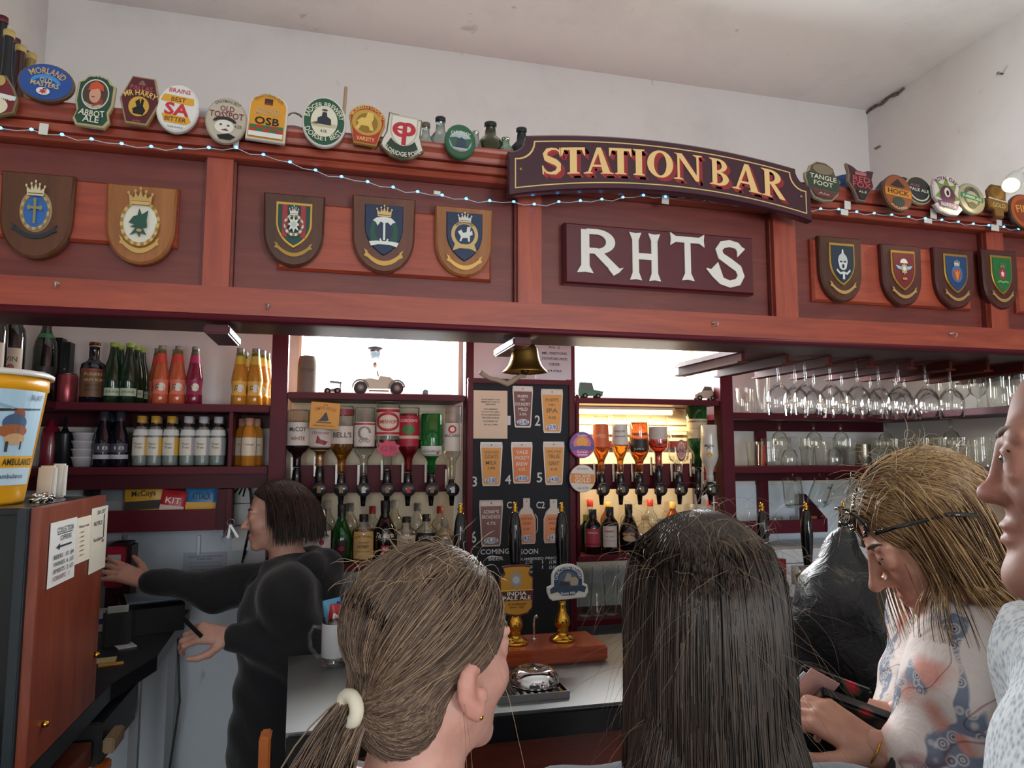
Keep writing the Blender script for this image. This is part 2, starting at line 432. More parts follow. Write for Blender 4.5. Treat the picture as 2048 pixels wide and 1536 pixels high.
# ledge hooks and screws on the bottom rail
for px, py in ((116, 567), (536, 610), (1426, 646), (1900, 668)):
    p = U(px, py, YC)
    mb = MB(); mb.lathe([(.005, 0), (.005, .004), (.002, .005), (.002, .016)], mat('c9c4bc', .3, .8), 8, rot=Euler((PI / 2, 0, 0)).to_matrix())
    mb.tube([(0, -.016, 0), (.002, -.022, -.002), (.003, -.022, -.008), (.001, -.018, -.012), (-.003, -.014, -.012)], .0016, mat('c9c4bc', .3, .8), 6)
    tag(mb.build('cup_hook', None, p), 'small pale cup hook screwed into canopy rail ' + {116: 'at the knot below the two naval shields', 536: 'under the striped cross shield', 1426: 'under the board with four white letters', 1900: 'under the blue crested shield'}[px], 'hook', 'cup hooks on the canopy rail')
# boards under the canopy running back to the bar
def bracket(px, py, w, y1, name_label):
    p = U(px, py, YC + .03)
    o = MB().cbox((0, (y1 - YC - .03) / 2, -.014), (w, y1 - YC - .03, .022), mat('54202a', .42, spec=.3), bev=.004).build('canopy_bracket', None, (p.x, YC + .03, ZB - .012))
    return tag(o, name_label, 'bracket')
bracket(434, 640, .058, 1.95, 'short glossy maroon board under canopy above the orange soft drinks')
bracket(1045, 668, .05, 1.985, 'glossy maroon board under canopy above the brass bell')
# glass rack rails on the right
rack = empty('glass_rack', 'dark red wooden rack with rails for hanging stemmed glasses', 'glass rack', (U(1700, 690, 1.95).x, 1.95, ZB - .02))
rx0, rx1 = U(1655, 690, 1.8).x, U(2200, 700, 1.8).x
ry0, ry1 = YC + .221, 2.36
mb = MB().box((rx0 - .22, ry0, ZB - .004), (rx1, ry1, ZB + .012), mat('5a2019', .35)); mb.build('rack_board', rack, tuple(-k for k in rack.location))
for i in range(9):
    x = rx0 - .2 + i * (rx1 - rx0 + .2) / 8.0
    mb = MB().box((x - .006, ry0, ZB - .03), (x + .006, ry1, ZB - .004), mat('4c1a16', .65, spec=.2)).box((x - .02, ry0, ZB - .036), (x + .02, ry1, ZB - .03), mat('54201a', .65, spec=.2))
    mb.build('rail', rack, tuple(-k for k in rack.location))
ZRACK = ZB - .036
# ================================================================== hand-drawn lettering
def stroke(path, w):
    P = [np.array(p, float) for p in path]; n = len(P); W = w if isinstance(w, (list, tuple)) else [w] * n
    L = []; R = []
    for i in range(n):
        t = P[min(i + 1, n - 1)] - P[max(i - 1, 0)]; t /= np.linalg.norm(t) + 1e-9
        nn = np.array((-t[1], t[0])); L.append(tuple(P[i] + nn * W[i] / 2)); R.append(tuple(P[i] - nn * W[i] / 2))
    return L + R[::-1]
def serif(x, z, w, h, up=True):
    s = 1 if up else -1
    return [(x - w, z), (x + w, z), (x + w, z + s * h * .4), (x + w * .35, z + s * h), (x - w * .35, z + s * h), (x - w, z + s * h * .4)]
def lerp(a, b, n): return [(a[0] + (b[0] - a[0]) * i / (n - 1), a[1] + (b[1] - a[1]) * i / (n - 1)) for i in range(n)]
SER = {   # letters in a unit cell, lists of polygons
    'I': [rect(.22, 0, .78, 1), serif(.5, 0, .5, .09), serif(.5, 1, .5, .09, False)],
    'T': [rect(.37, 0, .65, 1), serif(.51, 0, .25, .08), rect(.02, .9, .98, 1), [(.02, 1), (.02, .68), (.06, .68), (.14, .9), (.14, 1)], [(.98, 1), (.98, .68), (.94, .68), (.86, .9), (.86, 1)]],
    'A': [[(.44, 1), (.58, 1), (.90, 0), (.64, 0)], [(.44, 1), (.52, .86), (.2, 0), (.12, 0)], rect(.24, .26, .72, .34), serif(.15, 0, .15, .07), serif(.78, 0, .22, .07)],
    'O': [ell(.5, .5, .5, .52, 90, 270, 14) + ell(.5, .5, .24, .44, 270, 90, 14), ell(.5, .5, .5, .52, -90, 90, 14) + ell(.5, .5, .24, .44, 90, -90, 14)],
    'N': [rect(.14, 0, .22, 1), rect(.80, 0, .88, 1), [(.02, 1), (.3, 1), (.88, .1), (.88, 0), (.76, 0), (.14, .94)], serif(.18, 0, .17, .07), serif(.84, 1, .16, .07, False)],
    'B': [rect(.14, 0, .38, 1), serif(.22, 0, .22, .07), serif(.22, 1, .22, .07, False), band(.4, .745, .22, .18, .48, .255, -90, 90), band(.4, .255, .26, .185, .56, .27, -90, 90),
          rect(.3, .92, .45, 1), rect(.3, .48, .45, .56), rect(.3, 0, .45, .075)],
    'R': [rect(.14, 0, .36, 1), serif(.23, 0, .22, .07), serif(.22, 1, .22, .07, False), band(.38, .74, .2, .18, .46, .26, -90, 90), rect(.3, .92, .42, 1), rect(.3, .47, .42, .56),
          [(.36, .5), (.58, .5), (.98, .06), (1.02, 0), (.76, 0)]],
    'S': [stroke([(.9, .74), (.86, .86), (.72, .94), (.5, .96), (.27, .91), (.16, .77), (.22, .62), (.45, .53), (.68, .45), (.84, .34), (.84, .18), (.68, .06), (.45, .04), (.24, .08), (.1, .2), (.05, .3)],
                 [.06, .07, .07, .09, .16, .22, .24, .24, .24, .24, .22, .16, .09, .08, .07, .06]), [(.86, .99), (.93, .99), (.93, .66), (.88, .66)], [(.02, .34), (.09, .34), (.12, .01), (.05, .01)]],
}
def flare(x, z, dx, dz, w, f=1.7, L=.1):          # flared stroke end at (x,z) pointing along (dx,dz)
    px_, pz_ = -dz, dx
    return [(x - dx * L * 1.6 + px_ * w / 2, z - dz * L * 1.6 + pz_ * w / 2), (x + px_ * w / 2 * f, z + pz_ * w / 2 * f), (x + dx * -.02, z + dz * -.02), (x - px_ * w / 2 * f, z - pz_ * w / 2 * f), (x - dx * L * 1.6 - px_ * w / 2, z - dz * L * 1.6 - pz_ * w / 2)][::-1]
W_ = .17
RH = {
    'R': [rect(.08, .04, .08 + W_ * 1.05, .98), flare(.165, 0, 0, -1, W_ * 1.1, 1.9), band(.42, .72, .2, .16, .4, .28, -90, 90), rect(.2, .88, .44, 1.0), rect(.2, .44, .44, .57),
          stroke([(.42, .5), (.62, .3), (.84, .08)], [.16, .17, .18]), [(.66, .12), (.78, -.03), (.82, 0), (.9, .05), (1.0, .17), (.84, .12)]],
    'H': [rect(.16, .03, .33, .97), rect(.67, .03, .84, .97), rect(.2, .44, .8, .57)] + [flare(a, b, 0, d, .17, 1.9) for a in (.245, .755) for b, d in ((0, -1), (1, 1))],
    'T': [rect(.42, .03, .6, .95), flare(.51, 0, 0, -1, .18, 2.1), rect(.1, .82, .92, .95), flare(.0, .885, -1, 0, .13, 2.2), flare(1.02, .885, 1, 0, .13, 2.2)],
    'S': [stroke([(.86, .8), (.78, .9), (.6, .94), (.42, .9), (.33, .78), (.38, .64), (.58, .52), (.8, .38), (.86, .22), (.78, .08), (.58, .02), (.38, .08), (.22, .22), (.02, .34)],
                 [.17, .16, .16, .17, .17, .17, .18, .18, .17, .17, .16, .17, .17, .03]), [(.98, .84), (.78, .64), (.78, .94)], [(.3, .5), (.1, .3), (.42, .16)]],
}
# ------------------------------------------------------------------ STATION BAR board
YS = YC - .075
ux0, ux1 = U(1017, 340, YS).x, U(1623, 400, YS).x; uc, uh = (ux0 + ux1) / 2, (ux1 - ux0) / 2
def quad3(pts):
    P = [U(a, b, YS) for a, b in pts]; return np.polyfit([p.x for p in P], [p.z for p in P], 2)
qb = quad3([(1018, 391), (1322, 383), (1622, 442)]); qt = quad3([(1056, 270), (1322, 281), (1596, 338)])
zb, zt = (lambda x: np.polyval(qb, x)), (lambda x: np.polyval(qt, x))
def sign_outline(ins=0.):
    a, b = ux0 + ins, ux1 - ins; cw = .047 + ins * .2
    bot = [(a + (b - a) * i / 24, zb(a + (b - a) * i / 24) + ins) for i in range(25)]
    xr, xl = b - cw, a + cw
    top = [(xr + (xl - xr) * i / 24, zt(xr + (xl - xr) * i / 24) - ins) for i in range(25)]
    zr, zl = zt(xr) - ins - cw, zt(xl) - ins - cw
    cr = [(b - cw * math.sin(t) * 1, zr + cw - cw * math.cos(t)) for t in np.linspace(0, PI / 2, 7)][1:-1]
    cr = [(b, zr)] + [(b - cw * (1 - math.cos(t)), zr + cw * math.sin(t)) for t in np.linspace(PI / 2, 0, 7)[::-1]][1:-1]
    cl = [(xl, zt(xl) - ins)]
    # concave corners bulge inward
    crc = [(b + (-cw) * (1 - math.cos(t)), zr + cw * math.sin(t)) for t in np.linspace(0, PI / 2, 7)]
    crc = [(b - cw + cw * (math.cos(t)) * 1, zr + cw - cw * (1 - math.sin(t)) * 1) for t in np.linspace(0, PI / 2, 7)]
    conc_r = [(b - cw * math.sin(t) * 1.0, zr + cw * (1 - math.cos(t))) for t in np.linspace(0, PI / 2, 7)]
    conc_l = [(a + cw * math.sin(t) * 1.0, zl + cw * (1 - math.cos(t))) for t in np.linspace(PI / 2, 0, 7)]
    return bot + conc_r[:-1] + top + conc_l[1:]
sgn = MB().prism(sign_outline(), YS, YS + .024, mat('3a1120', .32, coat=.25), .004).build('arched_sign', None, (0, 0, 0))
tag(sgn, 'arched dark maroon sign with cream serif letters shaded red', 'sign')
o1, o2 = sign_outline(.0165), sign_outline(.0195); n = len(o1)
mb = MB(); mb.add([(x, YS - .0006, z) for x, z in o1] + [(x, YS - .0006, z) for x, z in o2], [(i, (i + 1) % n, n + (i + 1) % n, n + i) for i in range(n)], mat('d9b878', .4)); mb.build('border_line', sgn)
base = quad3([(1100, 349), (1278, 351), (1545, 395)]); capt = quad3([(1100, 296), (1278, 299), (1540, 340)])
lets = [('S', 1083, 1124), ('T', 1121, 1171), ('A', 1167, 1227), ('T', 1217, 1264), ('I', 1266, 1289), ('O', 1294, 1346), ('N', 1346, 1404), ('B', 1418, 1458), ('A', 1462, 1521), ('R', 1521, 1567)]
for shadow in (1, 0):
    mb = MB()
    for ch, p0, p1 in lets:
        xa, xb = U(p0, 340, YS).x, U(p1, 340, YS).x
        for poly in SER[ch]:
            pts = []
            for u, vv in poly:
                x = xa + (xb - xa) * u; z = np.polyval(base, x) + (np.polyval(capt, x) - np.polyval(base, x)) * vv; pts.append((x, z))
            if shadow:
                for k in range(1, 8): mb.flat([(x + .0016 * k, z - .0014 * k) for x, z in pts], YS - .0005 - .00002 * k, mat('a3262a', .4) if k < 7 else mat('8d1f24', .4))
            else:
                kz = globals().get('kz', 0) + 1; mb.flat(pts, YS - .0012 - kz * .00002, mat('e3bd7e', .4))
    mb.build('letter_shadow' if shadow else 'lettering', sgn)
for px, py in ((1041, 338), (1602, 393)):
    MB().lathe([(.004, 0), (.0035, .0015), (.001, .002)], mat('a58a5a', .4, .8), 8, rot=Euler((PI / 2, 0, 0)).to_matrix()).build('screw', sgn, U(px, py, YS))
# ------------------------------------------------------------------ RHTS board
Y2 = YC - .004
rx = [U(1130, 510, Y2).x, U(1508, 530, Y2).x]; rz = [np.mean([U(1131, 567, Y2).z, U(1507, 588, Y2).z]), np.mean([U(1131, 445, Y2).z, U(1507, 474, Y2).z])]
rh = MB().prism(rect(rx[0], rz[0], rx[1], rz[1]), Y2, Y2 + .031, mat('54141f', .3, coat=.3), .007).build('letter_sign')
tag(rh, 'maroon board with four raised white letters on the canopy panel', 'sign')
for ch, p0, p1, t0, b0 in (('R', 1154, 1246, 460, 548), ('H', 1252, 1326, 467, 562), ('T', 1340, 1407, 470, 562), ('S', 1410, 1491, 482, 570)):
    xa, xb = U(p0, 520, Y2).x, U(p1, 520, Y2).x; za, zb_ = U((p0 + p1) / 2, b0, Y2).z, U((p0 + p1) / 2, t0, Y2).z
    mb = MB()
    for q, poly in enumerate(RH[ch]): mb.prism([(xa + (xb - xa) * u, za + (zb_ - za) * w) for u, w in poly], Y2 - .004 - q * .00012, Y2 + .0005, mat('ddd9cf', .45))
    mb.build('letter', rh)

# ================================================================== plaques
def arcs_scroll(w, z, h, drop):       # hanging ribbon: list of polygons
    up = [(-w + 2 * w * i / 12, z - drop * (1 - ((i - 6) / 6) ** 2)) for i in range(13)]
    return [[(x, q) for x, q in up] [::-1] + [(x, q - h) for x, q in up], [(-w, z + h * .3), (-w * 1.25, z + h * .9), (-w * 1.12, z), (-w * 1.22, z - h * .7), (-w, z - h)], [(w, z + h * .3), (w * 1.25, z + h * .9), (w * 1.12, z), (w * 1.22, z - h * .7), (w, z - h)]]
def crown(cx, cz_, w, h, c='d9c48a', c2='7a1f24'):
    pts = [(-1, -.6), (1, -.6), (1.12, .35), (.62, -.05), (.5, .55), (.22, .05), (0, .8), (-.22, .05), (-.5, .55), (-.62, -.05), (-1.12, .35)]
    return [('P', c2, ell(cx, cz_, w * .8, h * .5)), ('P', c, [(cx + x * w, cz_ + z * h) for x, z in pts]), ('P', c2, rect(cx - w * .9, cz_ - h * .42, cx + w * .9, cz_ - h * .32))] + [('P', c, ell(cx + x * w, cz_ + z * h, w * .13, h * .16, n=8)) for x, z in ((1.12, .4), (.5, .62), (0, .9), (-.5, .62), (-1.12, .4))]
def rope_ring(cx, cz_, r, asp, c='c9a86a', w=.1, n=26):
    return [('P', c if i % 2 else '8f7440', band(cx, cz_, r * asp, r, (r + w) * asp, r + w, 360 * i / n, 360 * (i + 1.02) / n, 2)) for i in range(n)]
def plaque(px0, py0, px1, py1, wcol, label, inner, scroll, framed=True, items=(), inset=(.56, .62, .1), frame_col=GOLD):
    yb = YC + .012; th = .018; yf = yb - th
    a, b = U(px0, (py0 + py1) / 2, yf), U(px1, (py0 + py1) / 2, yf); cx = (a.x + b.x) / 2; hw = (b.x - a.x) / 2
    zt_, zb_ = U((px0 + px1) / 2, py0, yf).z, U((px0 + px1) / 2, py1, yf).z; hh = (zt_ - zb_) / 2; czz = (zt_ + zb_) / 2
    m_ = wood('plaque_wood_' + label[:12], *wcol, 'z', .3)
    o = MB().prism(scaled(PLAQUE, hw, hh), -th / 2, th / 2, m_, .005).build('wall_plaque', None, (cx, yf + th / 2, czz))
    tag(o, label, 'plaque', 'regimental shields on the canopy')
    y0 = -th / 2
    sx, sz, dz = inset
    if framed:
        MB().prism(scaled(HEATER, hw * sx, hh * sz, 0, hh * dz), y0 - .004, y0, frame_col, .002).build('shield_frame', o)
        s = .87 if frame_col is GOLD else .96
        MB().prism(scaled(HEATER, hw * sx * s, hh * sz * s, 0, hh * dz), y0 - .005, y0 - .003, mat(inner, .4)).build('shield_field', o)
        art(items, hw * sx * s, hh * sz * s, 0).build('crest', o, (0, y0 - .0052, hh * dz))
    else:
        art(items, hw, hh, 0).build('crest', o, (0, y0 - .0005, 0))
    if scroll:
        mb = MB()
        for poly in arcs_scroll(scroll[0], scroll[1], scroll[2], scroll[3]): mb.prism(scaled(poly, hw, hh), y0 - .004, y0, scroll[4] if len(scroll) > 4 else mat('c9a468', .3, .6))
        mb.build('scroll', o)
    return o
DK, OAK, MAH = ('3a2014', '4c2a1b', '5a3422'), ('7d4a22', '935a2c', 'a66b38'), ('3a1815', '4a201b', '582821')
navy = '1c2d4a'
plaque(-4, 345, 145, 516, ('452616', '573018', '66391f'), 'dark wood naval shield with gold cross on blue disc', '', (.5, -.3, .1, .16, mat('1d2a30', .4)), False,
       [('P', '9b8a6a', ell(0, .1, .44, .5))] + [('P', '2f63a8', ell(0, .08, .33, .38))] + rope_ring(0, .08, .38, .88, 'b79d6b', .07) + [('P', '8a8250', rect(-.035, -.22, .035, .32)), ('P', '8a8250', rect(-.16, .12, .16, .18)), ('P', '8a8250', ell(-.16, .15, .05, .06, n=8)), ('P', '8a8250', ell(.16, .15, .05, .06, n=8)), ('P', '8a8250', ell(0, .32, .05, .06, n=8))] + crown(0, .56, .22, .22, 'cdbf9b', '5a4a38'))
plaque(209, 370, 351, 528, OAK, 'light oak naval shield with dark green wolf head on cream disc', '', (.46, -.42, .12, .2, mat('c7a35f', .3, .6)), False,
       [('P', 'd9d4c4', ell(0, .02, .5, .52))] + rope_ring(0, .02, .5, .95, 'c9a45e', .09, 34) + [('P', '1d4a3c', [(-.3, 0), (-.18, .16), (-.06, .2), (-.02, .38), (.06, .22), (.24, .34), (.2, .1), (.22, -.1), (.1, -.12), (.22, -.3), (.06, -.24), (.02, -.36), (-.06, -.24), (-.26, -.32), (-.1, -.12), (-.26, -.1), (-.12, -.04)]), ('P', 'b88a5a', ell(0, -.18, .08, .04, n=10))] + crown(0, .64, .3, .26, 'b8975a', '6b3a22') + [('P', 'c9a45e', rect(-.26, .46, .26, .54))])
cross_items = [('P', '9c2b34', rect(-.72, -.6, -.42, 1)), ('P', '9c2b34', rect(.42, -.6, .72, 1))] + rope_ring(0, -.02, .42, 1.1, 'c9c9c0', .14, 22) + [('P', 'd6d6ce', star(0, 0, .44, .16, 4, 90)), ('P', 'd6d6ce', star(0, 0, .44, .16, 4, 45)), ('P', '8d2a30', ell(-.42, 0, .1, .16, n=10)), ('P', '8d2a30', ell(.42, 0, .1, .16, n=10)), ('P', 'bdbdb4', ell(0, 0, .16, .15, n=14))] + crown(0, .62, .24, .3, 'd0d0c6', '8d2a30')
plaque(525, 388, 649, 533, DK, 'dark walnut shield with silver cross on green and red stripes', '1d4038', (.5, -.44, .1, .2, mat('b08a48', .25, .8)), True, cross_items, (.6, .64, .12))
plaque(703, 393, 831, 546, ('4e2a1c', '613624', '71432e'), 'brown shield with white bear and anchor badge on navy', navy, (.5, -.5, .12, .2, mat('c29a55', .3, .6)), True,
       [('P', '1e4d3a', ell(-.5, -.1, .25, .5)), ('P', '1e4d3a', ell(.5, -.1, .25, .5)), ('P', '23324c', ell(0, 0, .5, .5)), ('P', 'd9d9d2', [(-.62, .38), (-.4, .5), (0, .56), (.4, .5), (.62, .34), (.46, .3), (.36, .2), (.2, .32), (0, .28), (-.2, .34), (-.36, .16), (-.44, .3)]), ('P', 'd9d9d2', rect(-.05, -.42, .06, .34)), ('P', 'd9d9d2', band(0, -.36, .16, .12, .24, .2, 180, 360)), ('P', 'd9d9d2', [(-.8, -.5), (-.4, -.46), (.4, -.46), (.8, -.5), (.7, -.68), (.3, -.6), (-.3, -.6), (-.7, -.68)])] + crown(0, .72, .36, .3, 'cdb277', '6b2b28'), (.6, .66, .1), mat('1c2d4a', .4))
plaque(870, 414, 986, 553, OAK, 'light oak shield with silver griffin badge on navy', navy, (.5, -.5, .12, .2, mat('d0a75d', .3, .6)), True,
       [('P', 'c5a569', ell(0, .1, .78, .6)), ('P', navy, ell(0, .1, .58, .44)), ('P', 'd2d2cc', [(-.4, .2), (-.2, .3), (-.1, .16), (.1, .2), (.14, .42), (.34, .44), (.3, .2), (.42, .3), (.46, .1), (.3, .06), (.3, -.2), (.2, -.2), (.16, -.04), (-.12, -.06), (-.2, -.2), (-.3, -.2), (-.22, 0)]), ('P', 'c5a569', [(-.56, -.32), (.56, -.32), (.7, -.62), (.3, -.5), (-.3, -.5), (-.7, -.62)]), ('T', '6b5426', 'BEDFORDSHIRE', 0, .55, .5, .06, 90)] + crown(0, .78, .34, .26, 'cfcabd', '6b5f4a'), (.62, .7, .12), mat('1c2d4a', .4))
plaque(1641, 474, 1726, 604, DK, 'dark shield with silver helmet badge on navy', '12273a', (.5, -.46, .1, .2), True,
       [('P', 'b9bdbd', ell(0, .2, .42, .38)), ('P', 'c9cdcd', [(-.44, .2), (-.3, -.2), (-.12, -.3), (.12, -.3), (.3, -.2), (.44, .2)]), ('P', 'd6d9d9', [(-.1, .55), (.1, .55), (.05, .8), (-.05, .8)]), ('P', '14222e', rect(-.28, .1, -.06, .18)), ('P', '14222e', rect(.06, .1, .28, .18)), ('P', '14222e', ell(0, -.1, .1, .12, n=10)), ('P', 'c9cdcd', stroke([(-.6, -.3), (-.3, -.5), (.0, -.44), (.3, -.5), (.6, -.3)], .12)), ('P', 'c9cdcd', rect(-.1, -.8, .1, -.44))], (.6, .66, .14))
plaque(1766, 490, 1846, 612, MAH, 'mahogany shield with parachute wings badge on maroon', '6b1820', (.5, -.46, .1, .2), True,
       [('P', 'd8d6d0', ell(0, .42, .36, .26, 0, 180)), ('P', '7fb2cf', [(-.8, .3), (-.2, .22), (-.2, .02), (-.6, .1)]), ('P', '7fb2cf', [(.8, .3), (.2, .22), (.2, .02), (.6, .1)]), ('P', 'a89a78', star(0, .1, .34, .24, 8)), ('P', 'd6d0c0', ell(0, .12, .14, .14, n=12)), ('P', 'b08a48', rect(-.2, -.52, .2, -.4))], (.6, .66, .14))
plaque(1872, 497, 1951, 617, MAH, 'mahogany shield with orange eagle on blue and red rosette', '22416b', (.5, -.46, .1, .2), True,
       [('P', '3f6c9c', ell(0, 0, .52, .5)), ('P', 'b53a30', ell(0, -.04, .36, .34)), ('P', 'c88a3a', [(-.3, .24), (-.1, .06), (0, .3), (.1, .06), (.3, .24), (.14, -.1), (.06, -.36), (-.06, -.36), (-.14, -.1)])] + crown(0, .58, .24, .22, 'cfc9ba', '2c3c58'), (.6, .66, .14))
plaque(1968, 500, 2037, 619, MAH, 'mahogany shield with red rose on bright green', '1f6b36', (.5, -.46, .1, .2), True,
       [('P', 'b3263a', ell(0, .06, .36, .3)), ('P', 'e8d8d8', star(0, .06, .2, .12, 5)), ('P', '8fae62', stroke([(-.6, -.44), (-.3, -.36), (0, -.44), (.3, -.36), (.6, -.44)], .09))] + crown(0, .52, .26, .2, '8b7f55', '274d33'), (.6, .66, .14))

# ================================================================== pump clips along the cornice
CLIP = {}
def clip(px0, py0, px1, py1, shape, rim, face, items, label, tilt=0., y=None, rimw=.07, name='pump_clip', lean=.12, th=.010):
    Y = YC - .052 if y is None else y
    pc = U((px0 + px1) / 2, (py0 + py1) / 2, Y)
    hw = (U(px1, (py0 + py1) / 2, Y).x - U(px0, (py0 + py1) / 2, Y).x) / 2; hh = (U((px0 + px1) / 2, py0, Y).z - U((px0 + px1) / 2, py1, Y).z) / 2
    o = MB().prism(scaled(shape, hw, hh), -th / 2, th / 2, mat(rim, .4) if isinstance(rim, str) else rim, .002).build(name, None, pc, (-lean, math.radians(tilt), 0))
    tag(o, label, 'pump clip', 'beer pump clips along the canopy')
    if face: MB().prism(scaled(shape, hw * (1 - rimw * hh / hw if hw < hh else 1 - rimw), hh * (1 - rimw)), -th / 2 - .0008, -th / 2 + .001, mat(face, .4)).build('face_panel', o)
    art(items, hw, hh, 0).build('printed_artwork', o, (0, -th / 2 - .001, 0))
    return o
OV = ell(0, 0, 1, 1, 0, 360, 32)
clip(-48, 148, 38, 238, [(-.9, -.8), (0, -1), (.9, -.75), (1, -.1), (.7, .5), (.3, 1), (-.3, 1), (-.9, .4)], '7d6a44', '6b2028', [('P', 'd8cdb0', ell(0, -.5, .6, .4)), ('P', 'cfd6d8', [(-.9, .0), (.9, -.2), (.95, 0), (-.9, .25)]), ('P', 'b39a5a', ell(.1, .7, .25, .25)), ('T', 'e8e0c8', 'ROYAL', .4, -.1, .35, .12)], 'crested maroon and cream pump clip cut by the picture edge')
clip(36, 127, 151, 207, OV, '5d4633', '234a8f', [('P', '3f86c4', band(0, -.35, .5, .55, .62, .75, 30, 150)), ('T', 'c9a060', 'MORLAND', 0, .45, .62, .17, 80), ('T', 'c9b27a', 'OLD', 0, .08, .22, .12), ('T', 'c9b27a', 'MASTERS', 0, -.15, .5, .12), ('P', 'd8d4cc', ell(0, -.52, .24, .2)), ('P', 'b8343c', star(0, -.54, .16, .08, 6)), ('P', '21304a', rect(-.02, -.42, .12, -.36))], 'wide blue oval pump clip in a wooden rim', 7)
abb = [(-.78, -1), (.7, -1), (.95, -.75), (.82, -.45), (1, -.1), (.98, .65), (.75, .72), (.5, .95), (0, 1), (-.5, .95), (-.75, .72), (-.98, .65), (-1, -.1), (-.84, -.45), (-.98, -.78)]
clip(152, 147, 229, 259, abb, 'b3a176', '1f4634', [('P', 'cfcabc', ell(0, .22, .72, .58)), ('P', '46382e', ell(0, .22, .66, .53)), ('P', 'b8a28c', [(-.5, -.1), (-.2, -.2), (.4, -.15), (.5, -.05), (.3, -.3), (-.3, -.3)]), ('P', '8a3a30', [(-.1, -.28), (.5, -.1), (.42, .05), (.1, .05)]), ('P', 'c9917a', ell(0, .18, .3, .3)), ('P', 'c04a2a', [(-.4, .32), (-.3, .6), (0, .72), (.35, .58), (.44, .34), (.1, .44)]), ('P', '7a4a3c', ell(-.08, .1, .1, .03, n=8)), ('T', 'd9d4c0', 'ABBOT', 0, -.52, .66, .12, -25), ('T', 'd9d4c0', 'ALE', 0, -.76, .42, .11), ('T', 'c9c4b0', 'GREENE KING', 0, .88, .5, .05, 40)], 'green pump clip with a portrait in a red cap', 3)
hexa = [(-.55, -1), (.5, -1), (1, 0), (.6, 1), (-.55, 1), (-1, 0)]
clip(240, 152, 322, 254, hexa, 'a0845a', '511c26', [('T', 'a8474e', 'PALLAS', 0, .5, .55, .1), ('P', '7d5a50', [(-.2, .62), (.2, .62), (.05, .82), (-.05, .82)]), ('P', 'c69a3a', ell(0, -.28, .5, .42)), ('P', '16100e', [(-.22, -.6), (-.3, -.4), (-.1, -.3), (-.2, -.1), (0, .05), (.05, -.2), (.1, .08), (.22, 0), (.2, -.25), (.35, -.42), (.25, -.62)]), ('T', 'd9b860', 'MR HARRY', 0, .22, .8, .12, 60), ('T', 'a8474e', 'ale', 0, -.88, .2, .05)], 'maroon six-sided pump clip with gold roundel', 3)
clip(313, 167, 399, 270, OV, 'cfcac2', 'd9d6d0', [('T', 'b3263a', 'BRAINS', 0, .7, .5, .09), ('P', 'd39a2a', [(-.82, .22), (-.7, .5), (.7, .46), (.75, .2), (.6, .16), (-.6, .2)]), ('T', '5a2a1a', 'BEST', 0, .33, .34, .09), ('T', 'c02a34', 'SA', 0, -.08, .58, .26, 0, 0, .03), ('P', 'd39a2a', [(-.68, -.32), (.6, -.36), (.72, -.52), (.5, -.66), (-.5, -.64)]), ('T', '5a2a1a', 'BITTER', 0, -.5, .5, .09), ('T', '8a8a90', 'Family Brewers', .05, -.82, .36, .05)], 'white oval pump clip with gold ribbons and two big red letters', 4)
clip(411, 194, 495, 291, OV, 'a89d8a', 'b5ab99', [('T', '5a4a40', 'DRAYMAN BEST', 0, .74, .6, .07, 70), ('T', '7a2430', 'OLD', 0, .48, .34, .12), ('T', '7a2430', 'TOSSPOT', 0, .2, .82, .14), ('P', 'd8d2c6', ell(-.05, -.32, .46, .3)), ('P', '2a2420', band(-.05, -.12, .4, .1, .56, .24, 0, 180)), ('P', '3a322c', ell(-.22, -.24, .07, .04, n=8)), ('P', '3a322c', ell(.14, -.26, .07, .04, n=8)), ('P', '4a3e34', [(-.2, -.48), (.2, -.5), (.05, -.4)]), ('P', '1a1614', [(-.35, -.72), (.2, -.6), (.55, -.72), (.3, -.88), (-.2, -.88)]), ('T', '6a5f54', '4.2%', .62, -.25, .18, .07)], 'stone-coloured oval pump clip with a man in a cap', 3)
arch = [(-1, -1), (1, -1), (1, .45)] + ell(0, .45, 1, .55, 0, 180, 12)[1:]
clip(496, 186, 575, 287, arch, 'cfc9bd', 'd08f2a', [('P', '3a2a1c', rect(-.22, .5, .2, .76)), ('P', '7d2b2b', rect(-.2, .5, .18, .58)), ('T', 'b9a27a', 'OAKHAM', 0, .3, .5, .07), ('T', 'b9a27a', 'MARSTON', 0, .14, .62, .09), ('T', '1a1612', 'OSB', 0, -.2, .62, .16, 0, 0, .02)] + [('P', ('a8322c', '2f6b3c')[(i + j) % 2], rect(-.85 + i * .34, -.68 + j * .14, -.51 + i * .34, -.54 + j * .14)) for i in range(5) for j in range(2)] + [('P', 'd8d4ca', rect(-.86, -.9, .86, -.7)), ('T', '8a6a2a', 'TRADITIONAL ALES', 0, .74, .72, .06, 110)], 'orange arch-topped pump clip with red and green checks', 3)
clip(604, 192, 693, 299, OV, 'c9c7bf', '27513c', [('P', 'd6cfb8', ell(0, 0, .6, .62)), ('P', 'b9b08f', [(-.62, -.08), (.62, -.08), (.5, -.24), (-.5, -.24)]), ('P', '2a2c38', [(-.32, -.12), (-.3, .12), (-.12, .2), (-.1, .36), (.1, .36), (.12, .2), (.3, .1), (.32, -.14)]), ('P', '4a4a52', ell(.0, .44, .14, .05, n=10)), ('P', '6b5a3c', [(-.55, -.12), (-.3, -.02), (-.3, -.16)]), ('T', 'd8d2bc', 'BADGER BREWERY', 0, .38, .79, .1, 168), ('T', 'd8d2bc', 'DORSET BEST', 0, -.5, .76, .1, -130), ('T', '4a4438', '4.1%', 0, -.4, .14, .06)], 'green and cream oval pump clip with a black locomotive', 2)
